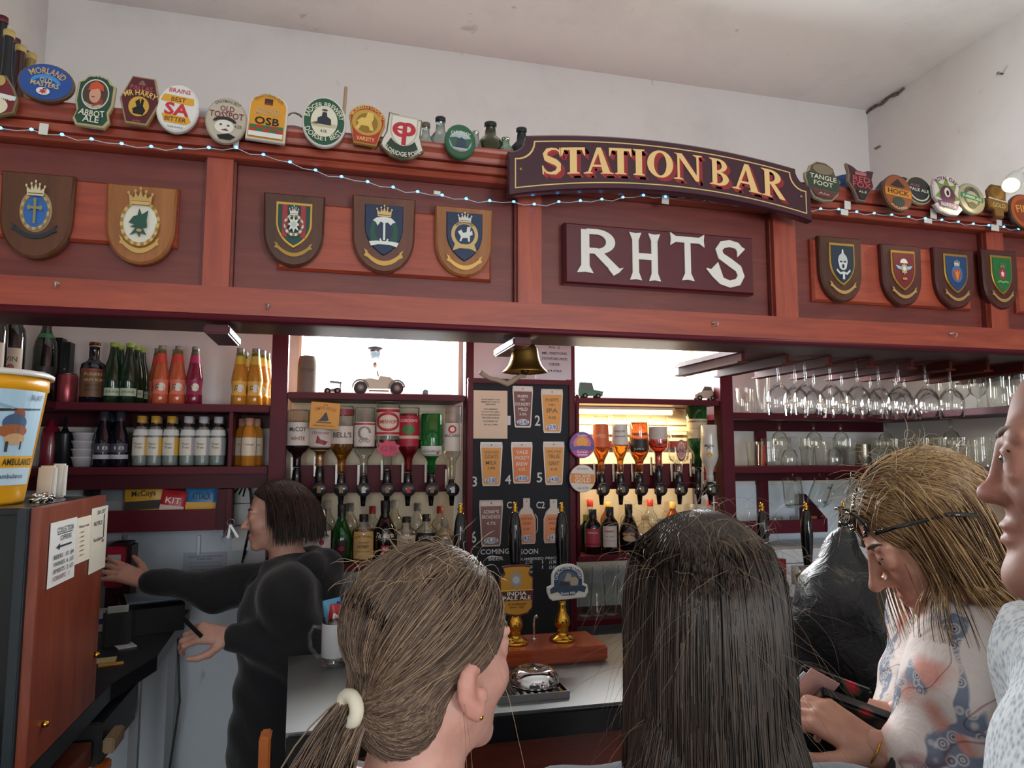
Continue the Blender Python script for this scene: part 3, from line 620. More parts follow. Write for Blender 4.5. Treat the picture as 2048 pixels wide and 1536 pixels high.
vars_ = [(-.62, -1), (.62, -1), (.75, -.6), (1, .1)] + ell(0, .3, 1, .7, 0, 180, 14)[1:] + [(-.75, -.6)]
clip(697, 209, 770, 293, vars_, 'b08d4a', 'a8322c', [('P', 'b8923e', ell(0, .08, .82, .66)), ('P', '8d6a2a', ell(0, .05, .6, .5)), ('P', 'd6b45e', [(-.55, .1), (-.3, .3), (-.1, .3), (0, .6), (.3, .6), (.35, .3), (.25, .1), (.4, -.3), (.2, -.3), (.1, -.1), (-.3, -.1), (-.45, -.35), (-.6, -.3), (-.45, 0)]), ('T', 'd9b860', 'MORRELLS OXFORD', 0, .62, .85, .1, 150), ('P', 'a8322c', [(-.6, -.94), (.6, -.94), (.7, -.6), (-.7, -.6)]), ('T', 'd9b860', 'VARSITY', 0, -.77, .5, .1)], 'red and gold pump clip with a seated lion', 4)
ep = [(-.75, 1), (-.78, .1), (-.95, -.3), (-1, -.55), (-.5, -.92), (0, -1), (.5, -.92), (1, -.5), (.9, -.25), (.78, .1), (.8, .9), (.3, .94), (0, .86), (-.3, .98)]
clip(762, 228, 850, 323, ep, '6d5f4a', 'cfc8bb', [('P', 'b3aa98', scaled(HEATER, .62, .72, 0, .2)), ('P', 'd6d0c4', scaled(HEATER, .56, .66, 0, .2)), ('P', 'b02a34', band(-.1, .28, .2, .18, .42, .34, 60, 300)), ('P', 'b02a34', rect(-.45, .24, .1, .32)), ('P', 'b02a34', band(.18, .34, .14, .14, .36, .3, -110, 120)), ('P', 'b02a34', rect(-.06, -.4, .14, .6)), ('P', '26392e', band(0, .4, .72, .84, 1.0, 1.38, 222, 318)), ('T', 'd6cfb8', 'ELDRIDGE POPE', 0, -.68, .8, .1, -84)], 'white shield pump clip with red monogram over a green ribbon', 5)
clip(889, 248, 951, 321, OV, '2f5a3a', '2d5c40', [('P', '9db4bc', ell(0, -.02, .72, .6)), ('P', '3f5a4a', [(-.7, .12), (-.3, .2), (.2, .12), (.7, .2), (.7, 0), (.5, -.4), (-.5, -.4), (-.7, 0)]), ('P', '33424e', [(-.3, -.4), (-.2, .05), (.05, .22), (.3, .1), (.4, -.35)]), ('T', 'd6cfa8', 'CHUDLEY', 0, .42, .62, .12, 40), ('T', 'a8322c', 'Old Icks', 0, -.58, .4, .08)], 'small green oval pump clip with a grey engine on a hill', 3)
tf = [(-.5, -.9), (0, -1), (.5, -.9), (.85, -.5), (.9, -.05), (1, .2), (.8, .35), (.7, .5), (.6, .8), (.2, 1), (-.3, 1), (-.65, .75), (-.75, .45), (-.95, .3), (-.95, .05), (-.8, -.4)]
clip(1607, 323, 1680, 406, tf, '9c8f72', '4e4335', [('P', '2f3d30', [(-.8, -.4), (.85, -.4), (.9, .05), (.75, .35), (-.75, .4), (-.9, .1)]), ('P', '7a6a52', ell(0, .6, .55, .26)), ('T', 'd8cfb4', 'TANGLE', 0, .18, .72, .12), ('T', 'd8cfb4', 'FOOT', 0, -.14, .52, .12), ('P', '5e2a2c', [(-.7, -.5), (.7, -.5), (.4, -.82), (-.4, -.82)]), ('T', 'b39a86', 'Ale', 0, -.64, .3, .06)], 'brown and green pump clip just right of the arched sign', 6, rimw=.06)
rf = [(-.3, -1), (.15, -1), (.5, -.5), (.9, -.1), (.8, .3), (1, .8), (.6, .8), (.25, .68), (-.25, .7), (-.6, .9), (-1, 1), (-.85, .4), (-.95, 0), (-.6, -.4)]
clip(1693, 330, 1748, 406, rf, '7d6a5a', '3f1c20', [('P', 'a85a5e', rect(-.42, .42, .38, .6)), ('T', 'b8484e', 'RED', 0, .2, .62, .15), ('T', 'b8484e', 'FOX', 0, -.12, .66, .15), ('P', '1a1412', [(-.45, -.4), (.55, -.36), (.1, -.9), (-.2, -.9)]), ('T', 'c9b8a0', 'ALE', 0, -.5, .3, .06)], 'dark red pump clip cut like a fox head', 4)
clip(1809, 353, 1862, 411, OV, 'b39d78', '2b2c2a', [('P', 'c9c4b8', band(0, -.05, .68, .66, .76, .76, 190, 350)), ('T', 'a85a5e', 'ALES', -.3, .3, .35, .09), ('T', 'd8d4ca', 'PALE ALE', 0, 0, .72, .11)], 'black round pump clip partly behind the orange-brown one', 6, y=YC - .036)
clip(1764, 348, 1823, 426, OV, '5e3a26', '8a4a26', [('P', '2b1d1a', [(-.5, .35), (0, .75), (.5, .35), (.3, .3), (-.3, .3)]), ('P', 'c07c22', rect(-.88, -.22, .88, .2)), ('T', '2a1a10', 'HOCK', 0, .02, .7, .13), ('P', '2f3a34', ell(0, -.5, .4, .26)), ('T', 'c9b896', 'FULLERS', 0, -.78, .5, .06, -70)], 'orange-brown oval pump clip with a yellow band', 6, y=YC - .062)
ro = [(-.6, -.9), (0, -1), (.6, -.95), (1, -.6), (.7, -.45), (.95, -.1), (.95, .4), (.7, .8), (.2, 1), (-.3, 1), (-.75, .75), (-.95, .3), (-.9, -.2), (-.6, -.5), (-.95, -.6)]
clip(1862, 349, 1921, 433, ro, 'bdb3ab', 'cfc4bc', [('P', '6b8a3a', star(0, .02, .85, .5, 7)), ('P', '5a2440', ell(0, -.05, .5, .5)), ('P', 'd8d0c4', ell(0, .1, .2, .24)), ('P', '1a1416', ell(.02, .08, .1, .14, n=10)), ('T', '6a3048', 'ROYAL OAK', 0, .68, .72, .11, 100), ('P', '5a2a5e', [(-.7, -.35), (.7, -.4), (.6, -.7), (-.6, -.65)]), ('T', 'd8d0c4', 'ELDRIDGE', 0, -.52, .5, .08)], 'pale pump clip with green leaves and purple band', 5)
clip(1913, 366, 1968, 431, OV, '8d8468', 'a39a80', [('P', '5f5a4c', ell(0, .1, .62, .66)), ('P', 'a8a48e', ell(0, .0, .45, .46)), ('P', '2f7a4c', rect(-.8, -.1, .8, .22)), ('T', 'd0e0cc', 'SUMMER ALE', 0, .06, .68, .09), ('P', '4a4438', [(-.2, .5), (.2, .5), (0, .74)]), ('P', '3f4a3a', ell(0, -.45, .3, .2))], 'grey oval pump clip with a green band', 10)
gl = [(-.4, -1), (.4, -1), (.45, -.6), (.9, -.55), (1, -.05), (.8, .1), (.9, .6), (.5, 1), (-.4, 1), (-.85, .6), (-.8, .1), (-1, 0), (-.9, -.5), (-.45, -.6)]
clip(1972, 369, 2014, 437, gl, '6d4a1c', '8a5e20', [('P', 'b8862e', ell(0, .5, .6, .4)), ('P', 'd8cfbc', [(-.9, .05), (.9, -.05), (.9, .02), (-.9, .14)]), ('T', 'e0c070', 'GOLD', 0, -.3, .6, .14)], 'gold tankard-shaped pump clip under the spotlight', 4)
clip(2017, 388, 2078, 462, OV, '4a3524', 'b0541e', [('P', '8d3a1c', ell(0, 0, .7, .7)), ('T', 'e0a040', 'FINE', 0, .1, .6, .2, 30)], 'orange oval pump clip at the picture edge', 5)
# ================================================================== fairy lights
led_px = [(2, 257), (64, 260), (125, 270), (184, 279), (244, 288), (303, 294), (361, 296), (418, 296), (473, 296), (527, 310), (580, 325), (631, 341), (683, 354), (735, 364), (786, 375), (835, 384), (884, 391), (932, 398), (979, 402), (1027, 404), (1068, 409), (1117, 404), (1160, 402), (1203, 399), (1245, 395), (1286, 391), (1330, 394), (1368, 392), (1409, 399), (1448, 404), (1500, 412), (1560, 416), (1610, 418), (1640, 418), (1676, 419), (1712, 424), (1747, 427), (1782, 430), (1816, 434), (1849, 437), (1882, 440), (1915, 444), (1945, 448), (1976, 451), (2006, 454), (2036, 458)]
fl = empty('fairy_lights', 'string of blue-white fairy lights draped along the canopy', 'string lights', U(2, 257, YC - .03))
pts = [U(x, y, YC - (.034 if (y < 300 and x < 480) or x > 1600 else .014)) for x, y in led_px]
base_l = Vector(fl.location)
pp = []
for i in range(len(pts) - 1):
    a, b = pts[i], pts[i + 1]; pp += [a, (a + b) / 2 + Vector((0, 0, -.003 - .002 * (i % 3)))]
MB().tube([q - base_l for q in pp + [pts[-1]]], .0011, mat('b9c4cc', .3), 5).build('wire', fl)
LED = mat((.3, .66, 1.), .3, emit=7); led_me = MB().ball((0, 0, 0), (.0042, .0035, .0032), LED, 8, 6).mesh('led')
for q in pts: link('led', led_me, fl, q - base_l + Vector((0, -.003, 0)))
for k, (x, y, w, h) in enumerate(((88, 259, 18, 26), (473, 285, 10, 24), (874, 386, 13, 7), (1330, 400, 14, 16), (1694, 411, 12, 14), (1688, 425, 14, 10), (1866, 428, 12, 16), (1855, 442, 15, 8), (1997, 446, 10, 9), (1989, 456, 15, 10))):
    s = PXM(x, y, YC); o = MB().cbox((0, 0, 0), (w * s, .002, h * s), mat('d6d2c8', .6), bev=.0004).build('tape_tab', fl, U(x, y, YC - (.034 if x < 480 or x > 1600 else .014)) - base_l + Vector((0, -.002, 0)), (0, .06, 0))
# ================================================================== things lying on top of the canopy
def toplabel(o, l, c): return tag(o, l, c)
ZT = ZTOP + .0005
def on_top(px, py, y=1.80): p = U(px, py, y); return Vector((p.x, y, ZT))
BOT = [(.0, 0), (.03, 0), (.031, .004), (.031, .11), (.027, .135), (.014, .16), (.012, .2), (.0135, .202), (.0135, .212), (.0, .212)]
def lying_bottle(px, pt, r, col, cap, y, label, k=1.):
    p = U(px, pt, y); h = p.z - ZT; s = h / .212
    o = MB().lathe([(a * r / .031, z * s) for a, z in BOT], col, 16).build('old_bottle', None, (p.x, y, ZT)); tag(o, label, 'bottle', 'old bottles on the canopy')
    if cap: MB().lathe([(.0135 * r / .031, 0), (.015 * r / .031, .001), (.015 * r / .031, .014), (.0, .015)], cap, 12).build('cap', o, (0, 0, .198 * s))
    return o
CLR = thin_glass('dusty_bottle_glass', 'c9d2cc', .7, .12)
lying_bottle(852, 252, .024, CLR, mat('5a5148', .5), 1.83, 'small clear miniature bottle on the canopy beside the white shield clip')
lying_bottle(881, 240, .03, CLR, BLACKM, 1.84, 'clear old bottle with black stopper behind the small green clip')
lying_bottle(951, 264, .022, CLR, None, 1.80, 'open clear bottle neck just past the small green clip')
lying_bottle(981, 251, .036, mat('3b3a1c', .12, trans=.4), BLACKM, 1.82, 'olive brown bottle with black stopper on the canopy')
lying_bottle(1011, 277, .026, thin_glass('pale_green_glass', 'a8c4a8', .7, .12), None, 1.80, 'pale green bottle neck between the brown bottle and the arched sign')
lying_bottle(1043, 262, .032, BLACKM, BLACKM, 1.83, 'black bottle top peeping over the end of the arched sign')
hs_ = MB().cbox((0, 0, 0), (.15, .62, .02), MARD, bev=.002).build('high_wall_shelf', None, (XL + .078, 2.26, 2.40)); tag(hs_, 'small dark shelf high on the side wall above the canopy', 'shelf')
for k, (px, py, c) in enumerate(((6, 34, '17161a'), (19, 62, '14161c'), (31, 78, '1a2440'), (42, 92, '3a1a18'), (52, 103, '1c1a1c'), (63, 108, '8a7444'))):
    xx = XL + (.04, .106)[k % 2]; p = UX(px, py, xx); h = p.z - 2.4105
    if h > .05:
        o = MB().lathe([(a * .98, z * h / .212) for a, z in BOT], mat(c, .15), 16).build('old_bottle', None, (xx, p.y, 2.4105)); tag(o, 'dark bottle on the high wall shelf, ' + ('nearest', 'second', 'third with blue glass', 'fourth with brown glass', 'fifth', 'farthest with gold foil')[k] + ' of the row', 'bottle', 'bottles on the high wall shelf')
        MB().lathe([(.0145, 0), (.0155, .001), (.0155, .02), (0, .021)], mat(('5a2028', 'b8a060')[k % 2], .4), 12).build('cap', o, (0, 0, h - .021))
p = on_top(450, 215, 1.85); mb = MB().lathe([(.0, .0), (.05, 0), (.075, .012), (.095, .05), (.098, .056), (.09, .05), (.07, .016), (0, .008)], mat('d4d6da', .35), 28)
tag(mb.build('white_dish', None, (p.x, 1.85, ZT)), 'white enamel dish lying on the canopy behind two clips', 'dish')
mb = MB().lathe([(0, 0), (.035, 0), (.04, .02), (.036, .05), (.0, .055)], BLACKG, 16)
p = on_top(590, 240, 1.82); kt = mb.build('black_kettle', None, (p.x, 1.82, ZT)); tag(kt, 'small black kettle with a wire handle between the orange arch clip and the locomotive clip', 'kettle')
MB().tube([(-.05 + .1 * i / 10, 0, .045 + .055 * math.sin(PI * i / 10)) for i in range(11)], .003, mat('6d675e', .4, .5), 6).build('handle', kt)
MB().tube([(.03, 0, .03), (.05, -.004, .04), (.056, -.006, .052)], [.009, .007, .006], BLACKG, 8).build('spout', kt)
p = U(692, 178, 1.83)
tag(MB().tube([(-.01, 0, 0), (0, 0, p.z - ZT)], [.005, .0045], mat('a5876a', .7), 8).build('wooden_stick', None, (p.x, 1.83, ZT + .005)), 'thin wooden stick upright behind the locomotive clip', 'stick')
for px, py, c, l in ((1688, 355, '1d3560', 'dark blue cap on the canopy behind the fox clip'), (1786, 360, '15171c', 'black cap on the canopy behind the orange-brown clip')):
    y = 1.82; p = U(px, py, y); h = p.z - ZT
    o = MB().lathe([(.0, 0), (.058, 0), (.06, h * .3), (.056, h * .75), (.04, h * .95), (0, h)], mat(c, .8), 18).build('cloth_cap', None, (p.x, y, ZT)); tag(o, l, 'cap')
    MB().lathe([(.0, 0), (.05, 0), (.05, .005), (0, .006)], mat(c, .3), 18).build('peak', o, (-.02, -.03, .002))
p = U(1975, 378, 1.86); o = MB().cbox((0, 0, .025), (.12, .09, .05), mat('5e2226', .4), Euler((0, .3, .2)).to_matrix(), .004).build('folded_box', None, (p.x, 1.86, ZT + .018)); tag(o, 'maroon box on the canopy behind the gold clip', 'box')
# spotlight in front of the canopy end
sp = empty('spotlight', 'white spotlight with a glowing warm bulb above the last clips', 'spotlight', U(2022, 370, 1.60))
R_ = (Vector((-.55, -.25, -.45))).to_track_quat('-Z', 'Y').to_matrix()
MB().lathe([(.0, .075), (.012, .075), (.02, .065), (.024, .03), (.026, 0), (.025, -.004), (.022, 0), (.02, .03), (.0, .05)], mat('d8d6d0', .35), 20, rot=R_).build('lamp_head', sp)
MB().lathe([(0, -.006), (.016, -.004), (.021, .004), (.02, .014), (0, .02)], mat((1., .86, .52), .3, emit=14), 18, rot=R_).build('bulb', sp)
MB().tube([R_ @ Vector((0, 0, .07)), R_ @ Vector((0, 0, .1)) + Vector((.02, 0, .01)), Vector((.13, .03, .05)), Vector((.2, .1, .03))], .009, mat('d8d6d0', .35), 10).build('arm', sp)
l = bpy.data.lights.new('spot_glow', 'SPOT'); l.energy = 6; l.color = (1, .85, .6); l.spot_size = 1.9; l.spot_blend = .8; l.shadow_soft_size = .02
lo = bpy.data.objects.new('spot_glow', l); COL.objects.link(lo); lo.location = sp.location + R_ @ Vector((0, 0, -.012)); lo.rotation_euler = R_.to_euler()
# ================================================================== back bar
YF = 2.60
def unit(name, label, cat, loc): return empty(name, label, cat, loc)
def pbox(parent, name, a, b, m_, bev=0.):
    c = [(a[i] + b[i]) / 2 for i in range(3)]; d = [abs(b[i] - a[i]) for i in range(3)]
    return MB().cbox((0, 0, 0), d, m_, bev=bev).build(name, parent, Vector(c) - Vector(parent.location))
X = lambda px, Y=YF, py=900: U(px, py, Y).x
SH1, SH2, SHW, SHB = 1.824, 1.608, 1.872, 1.259
TH = .026
# painted boarding low on the wall
simple('trim_1', (XL + .001, YW - .006, 0), (XR - .001, YW - .0005, SH2 - .1), LOWW)
# ---- left shelving
ls = unit('drinks_shelving', 'maroon painted shelving for bottled drinks left of the windows', 'shelving', (XL, YF, SH2))
xl0, xl1 = XL + .003, X(536)
pbox(ls, 'shelf', (xl0, YF, SH1 - TH), (xl1, YW - .008, SH1), MAR, .003)
pbox(ls, 'shelf', (xl0, YF, SH2 - TH), (xl1, YW - .008, SH2), MAR, .003)
pbox(ls, 'shelf_fascia', (xl0, YF + .02, SH2 - .075), (xl1, YF + .04, SH2 - TH), MARD, .002)
pbox(ls, 'partition', (X(455), YF + .01, SH2), (X(463), YW - .008, SH1 - TH), MAR, .002)
pbox(ls, 'shelf_batten', (xl0, YW - .03, SH1 - .075), (xl1, YW - .008, SH1 - TH), MARD)
zt0, zt1 = U(330, 1063, YF).z, U(330, 1020, YF).z
tr = unit('snack_trough', 'maroon open trough holding crisp packets under the drinks shelves', 'shelf', (X(320), YF, zt0))
tx0, tx1 = X(150), X(437)
pbox(tr, 'front_board', (tx0, YF, zt0), (tx1, YF + .016, zt1), MAR, .002)
pbox(tr, 'base_board', (tx0, YF + .016, zt0), (tx1, YW - .008, zt0 + .016), MAR)
pbox(tr, 'end_board', (tx1, YF + .002, zt0), (tx1 + .03, YW - .008, SH2 - .078), MARD, .002)
pbox(tr, 'end_post', (X(452), YF + .01, zt0 - .02), (X(466), YF + .05, SH2 - .078), MAR, .002)
# left wall shelves with bottles going back along the wall
lw = unit('side_wall_shelf', 'dark shelf along the side wall full of wine bottles', 'shelf', (XL, 2.2, SH1))
pbox(lw, 'shelf', (XL + .003, 1.96, SH1 - TH), (XL + .2, YF - .003, SH1), MARD, .003)
pbox(lw, 'shelf', (XL + .003, 1.96, SH2 - TH), (XL + .2, YF - .003, SH2), MARD, .003)
# ---- posts and bays
def bay(idx, xa, xb, label, post_a, post_b):
    u = unit('optics_bay', label, 'back bar', ((xa + xb) / 2, YF, SHB))
    for p in (post_a, post_b):
        if p: pbox(u, 'post', (p[0], YF - .01, 0), (p[1], YF + .05, 2.3), MAR, .003)
    pbox(u, 'window_shelf', (xa, YF, SHW - .022), (xb, YW - .003, SHW), MAR, .002)
    pbox(u, 'bottle_shelf', (xa, YF - .02, SHB - .022), (xb, YW - .02, SHB), MAR, .002)
    pbox(u, 'optic_board', (xa + .03, YF + .11, U(760, 985, YF + .11).z), (xb - .05, YF + .128, U(760, 930, YF + .11).z), MAR, .002)
    pbox(u, 'back_lining', (xa, YW - .014, SHB), (xb, YW - .0065, SHW - .022), CREAM)
    for z, h in ((SHW - .05, .018), (SHW - .095, .012), (SHW - .14, .01)): pbox(u, 'moulding', (xa, YW - .026, z), (xb, YW - .0145, z + h), CREAM, .002)
    pbox(u, 'dado_rail', (xa, YW - .024, SHW - .2), (xb, YW - .0145, SHW - .165), MAR, .002)
    pbox(u, 'under_shelf', (xa, YF + .01, .99), (xb, YW - .02, 1.012), MAR, .002)
    return u
PA, PB_, PC_, PD_ = (X(538), X(571)), (X(930), X(946)), (X(1141), X(1150)), (X(1442), X(1467))
bayL = bay(0, PA[1] + .001, PB_[0] - .001, 'maroon framed optics bay under the first window', PA, PB_)
bayR = bay(1, PC_[1] + .001, PD_[0] - .001, 'maroon framed optics bay with warm light under the second window', PC_, PD_)
MB().lathe([(.008, 0), (.008, .1), (.012, .11), (.008, .12), (.008, .42), (.012, .43), (.008, .44), (.008, .58), (.013, .6), (.01, .615), (.0, .625)], MAR, 12).build('turned_post', bayR, Vector((X(1153), YF - .012, SHB + .001)) - bayR.location)
# warm strip lamp under the right-hand window shelf
tl = empty('strip_lamp', 'glowing warm strip lamp under the second window shelf', 'lamp', (X(1245), YF + .16, SHW - .024))
MB().cbox((0, 0, -.006), (.62, .03, .011), mat('e8e0d0', .5), bev=.002).build('housing', tl)
MB().tube([(-.3, 0, -.022), (.3, 0, -.022)], .009, mat((1, .82, .52), .4, emit=9), 10).build('tube', tl)
l = bpy.data.lights.new('strip_glow', 'AREA'); l.shape = 'RECTANGLE'; l.size = .6; l.size_y = .02; l.energy = 5.0; l.color = (1, .78, .45)
lo = bpy.data.objects.new('strip_glow', l); COL.objects.link(lo); lo.location = (X(1275), YF + .16, SHW - .06)
# top member across the bays
tag(MB().cbox((0, 0, 0), (X(1480) - X(500), .05, .05), MARD, bev=.003).build('header_rail', None, ((X(500) + X(1480)) / 2, YF + .02, 2.328)), 'dark maroon header rail across the tops of the back bar posts', 'rail')
# ---- blackboard
YBB = 2.575
bb = unit('blackboard', 'black chalkboard of numbered beers framed in maroon behind the pumps', 'blackboard', (X(1042, YBB), YBB, .98))
bx0, bx1 = U(945, 900, YBB).x, U(1138, 900, YBB).x; bz0, bz1 = .98, U(1040, 768, YBB).z
pbox(bb, 'board', (bx0, YBB, bz0), (bx1, YBB + .012, bz1), mat('1b2026', .75))
pbox(bb, 'frame_rail', (bx0 - .02, YBB - .008, bz1), (bx1 + .02, YBB + .014, bz1 + .018), MAR, .002)
pbox(bb, 'frame_rail', (bx0 - .02, YBB - .008, bz0 - .03), (bx1 + .02, YBB + .014, bz0), MAR, .002)
pbox(bb, 'frame_stile', (bx0 - .02, YBB - .008, bz0), (bx0, YBB + .014, bz1), MAR, .002)
pbox(bb, 'frame_stile', (bx1, YBB - .008, bz0), (bx1 + .012, YBB + .014, bz1), MAR, .002)
def chalk(items):
    for t, px, py, w, h, ang in items:
        s = PXM(px, py, YBB); o = art([('T', mat('cfd4d6', .9), t, 0, 0, 1, 1)], w * s / 2, h * s / 2).build('chalk_writing', bb, U(px, py, YBB) - Vector(bb.location) + Vector((0, -.0006, 0)), (0, math.radians(ang), 0))
chalk([('1', 1018, 841, 6, 18, 0), ('2', 1075, 841, 11, 20, 0), ('3', 949, 963, 10, 20, 0), ('4', 1016, 959, 12, 18, 0), ('5', 1079, 955, 11, 19, 0), ('6', 947, 1074, 11, 23, 0), ('C1', 1021, 1010, 15, 13, 0), ('C2', 1081, 1010, 17, 13, 0),
       ('COMING', 990, 1103, 58, 10, 0), ('SOON', 1058, 1103, 36, 10, 0), ('NUMBERED PRICE', 1076, 1117, 80, 5, 0), ('BEER', 992, 1117, 30, 7, 0), ('£1.95', 1058, 1124, 14, 6, 0), ('£3.80', 1058, 1134, 14, 6, 0), ('£1.90', 1105, 1124, 14, 6, 0), ('£3.60', 1105, 1134, 14, 6, 0), ('£2.00', 1058, 1144, 14, 6, 0), ('1', 1085, 1124, 2, 6, 0), ('1', 1085, 1134, 2, 6, 0)])
# ---- cards on the blackboard
PINT = [(-.72, -1), (.72, -1), (.8, -.9), (1, .8), (.96, 1), (-.96, 1), (-1, .8), (-.8, -.9)]
MUG = [(-.85, -1), (.85, -1), (.95, -.85), (.95, .1), (.6, .5), (.35, .62), (.35, 1), (-.35, 1), (-.35, .62), (-.7, .45), (-.95, .1), (-.95, -.85)]
def card(px0, py0, px1, py1, shape, col, items, label, head='cfc8be', price=None, pc='3a5a8a', name='beer_card', tilt=0., handle=False):
    Y = YBB - .004; pc_ = U((px0 + px1) / 2, (py0 + py1) / 2, Y); hw = (U(px1, py0, Y).x - U(px0, py0, Y).x) / 2; hh = (U(px0, py0, Y).z - U(px0, py1, Y).z) / 2
    o = MB().prism(scaled(shape, hw, hh), -.0015, .0015, mat('bdb6ae', .25)).build(name, None, pc_, (0, math.radians(tilt), 0)); tag(o, label, 'beer card', 'beer cards on the blackboard')
    zs = .74 if shape is PINT else .3
    body = [p for p in scaled(shape, .88, .93)]
    clip_ = [(x, min(z, zs)) for x, z in body]
    it = [('P', head, body), ('P', col, clip_)] + list(items) + [('P', '4a4038', ell(0, .87, .06, .035, n=8))]
    if price: it += [('P', 'c5cbd2', ell(0, -.74, .6, .14)), ('T', pc, price, 0, -.74, .48, .1)]
    art(it, hw, hh).build('printed_face', o, (0, -.0017, 0))
    if handle: MB().tube([(hw * .9, 0, hh * .3), (hw * 1.15, 0, hh * .1), (hw * 1.15, 0, -hh * .4), (hw * .9, 0, -hh * .6)], .002, mat('bdb6ae', .25), 6).build('handle', o)
    return o
def lines(col, *rows): return [('T', col, t, 0, z, w, h) for t, z, w, h in rows]
MILD, AMB, ORG = '6b3d38', 'd2943e', 'd0742e'
o = MB().cbox((0, 0, 0), (PXM(982, 830, YBB) * 68, .003, PZM(982, 830, YBB) * 96), mat('d9c8b0', .7), bev=.0008).build('membership_notice', None, U(981, 829, YBB - .004)); tag(o, 'cream paper notice about membership cards pinned on the chalkboard', 'notice')
art(lines('4a4038', ('PLEASE PRESENT YOUR', .62, .55, .03), ('MEMBERSHIP CARD FOR', .52, .55, .03), ('SERVING', .42, .3, .03), ('NON MEMBERS', .22, .4, .03), ('WILL NOW BE SUBJECT', .1, .55, .03), ('TO AN APPROPRIATE', -.02, .55, .03), ('10% SURCHARGE', -.14, .5, .03), ('ROUNDED UP', -.28, .42, .03), ('ON ALL ITEMS', -.42, .4, .03)), PXM(982, 830, YBB) * 34, PZM(982, 830, YBB) * 48).build('printed_text', o, (0, -.0018, 0))
card(1025, 772, 1066, 855, PINT, MILD, lines('d8cfc8', ('PHIPPS', .5, .5, .07), ('NBC', .34, .22, .05), ('FOUNDRY', .12, .72, .08), ('MILD', -.12, .45, .08), ('3.5%', -.36, .35, .06)), 'brown pint-shaped card beside number 1', price='£3.40')
card(1082, 778, 1126, 866, PINT, AMB, lines('6a4a22', ('PHIPPS', .5, .6, .08), ('NBC', .28, .3, .06), ('IPA', .02, .5, .1), ('4.2%', -.3, .35, .06)), 'amber pint-shaped card in the top row of the chalkboard', price='£3.90')
card(960, 884, 1005, 972, PINT, AMB, lines('6a4a22', ('CHURCH END', .54, .66, .06), ('GOATS', .34, .6, .09), ('MILK', .06, .5, .09), ('3.8%', -.18, .35, .06)), 'amber pint-shaped card under the cream membership notice', price='£3.80')
card(1022, 884, 1065, 967, PINT, ORG, lines('e2d5c6', ('VALE', .52, .55, .09), ('WICKETY', .24, .7, .09), ('BREW', -.06, .55, .09), ('4.2%', -.32, .3, .06)), 'orange pint-shaped card beside number 4', price='£4.00')
card(1086, 883, 1129, 970, PINT, AMB, lines('6a4a22', ('WELLTONS', .54, .66, .06), ('TRUE', .32, .55, .09), ('GRIT', .0, .5, .09), ('4.1%', -.28, .3, .06)), 'amber pint-shaped card just below the top amber one', price='£4.00')
card(958, 1000, 1006, 1093, PINT, '7d5a56', lines('d8cfc8', ('ADNAMS', .5, .65, .08), ('BROADSIDE', .28, .75, .08), ('4.7%', 0, .38, .07)), 'dull purple pint-shaped card beside number 6', price='£4.10')
card(1034, 996, 1072, 1088, MUG, 'd8895a', lines('8a4a2a', ('WESTONS', .1, .6, .06), ('CIDER', -.1, .5, .06), ('6.0%', -.35, .35, .05)), 'orange flagon-shaped cider card beside C1', price='£4.20', handle=True)
card(1086, 998, 1128, 1086, MUG, 'd8895a', lines('8a4a2a', ('ROSIE', .1, .5, .06), ('PIG', -.1, .4, .06), ('4.8%', -.35, .35, .05)), 'orange flagon-shaped cider card beside C2', price='£4.20')
# round fish-eye badges on the turned post
def badge(px, py, r, items, rim, label):
    Y = YBB - .02; s = PXM(px, py, Y) * r
    o = MB().lathe([(s, 0), (s, .006), (s * .97, .0075), (0, .0076)], mat(rim, .3), 32, rot=Euler((PI / 2, 0, 0)).to_matrix()).build('round_badge', None, U(px, py, Y)); tag(o, label, 'badge')
    art(items, s, s).build('printed_face', o, (0, -.0078, 0)); return o
badge(1163, 890, 25, [('P', '3f4a8a', ell(0, 0, .97, .97)), ('P', '7a4a94', ell(0, .0, .96, .96, 0, 180)), ('P', 'd0788a', ell(0, .1, .7, .6)), ('P', 'e8a23c', ell(0, .2, .45, .4, 0, 360)), ('P', '5a4a9a', [(-.96, -.15), (0, -.05), (.96, -.15), (.9, -.36), (-.9, -.36)]), ('P', 'b0428a', ell(0, -.1, .9, .86, 200, 340)), ('T', 'f0e8f0', 'Sunset', 0, -.52, .42, .1), ('P', 'f0e8f0', rect(-.4, -.78, .4, -.7)), ('T', 'e8e8f0', 'CideRBox', 0, .72, .4, .08)], '8a5aa0', 'round purple sunset badge beside the chalkboard')
badge(1164, 957, 26, [('P', 'd8d4cc', ell(0, 0, .97, .97)), ('P', 'd8873a', [(-.9, .4), (.9, .3), (.95, .05), (.9, -.4), (-.9, -.3), (-.95, 0)]), ('T', 'e8dcc8', 'SIX SIDE', 0, .18, .6, .1), ('T', 'f0e4d0', 'GOLD', 0, -.12, .6, .16), ('T', '8a8a90', 'Brewery', 0, .7, .4, .08), ('T', '8a8a90', 'Abv 3.7%', 0, -.68, .4, .07)], 'c9c4ba', 'round white and orange badge beside the chalkboard')
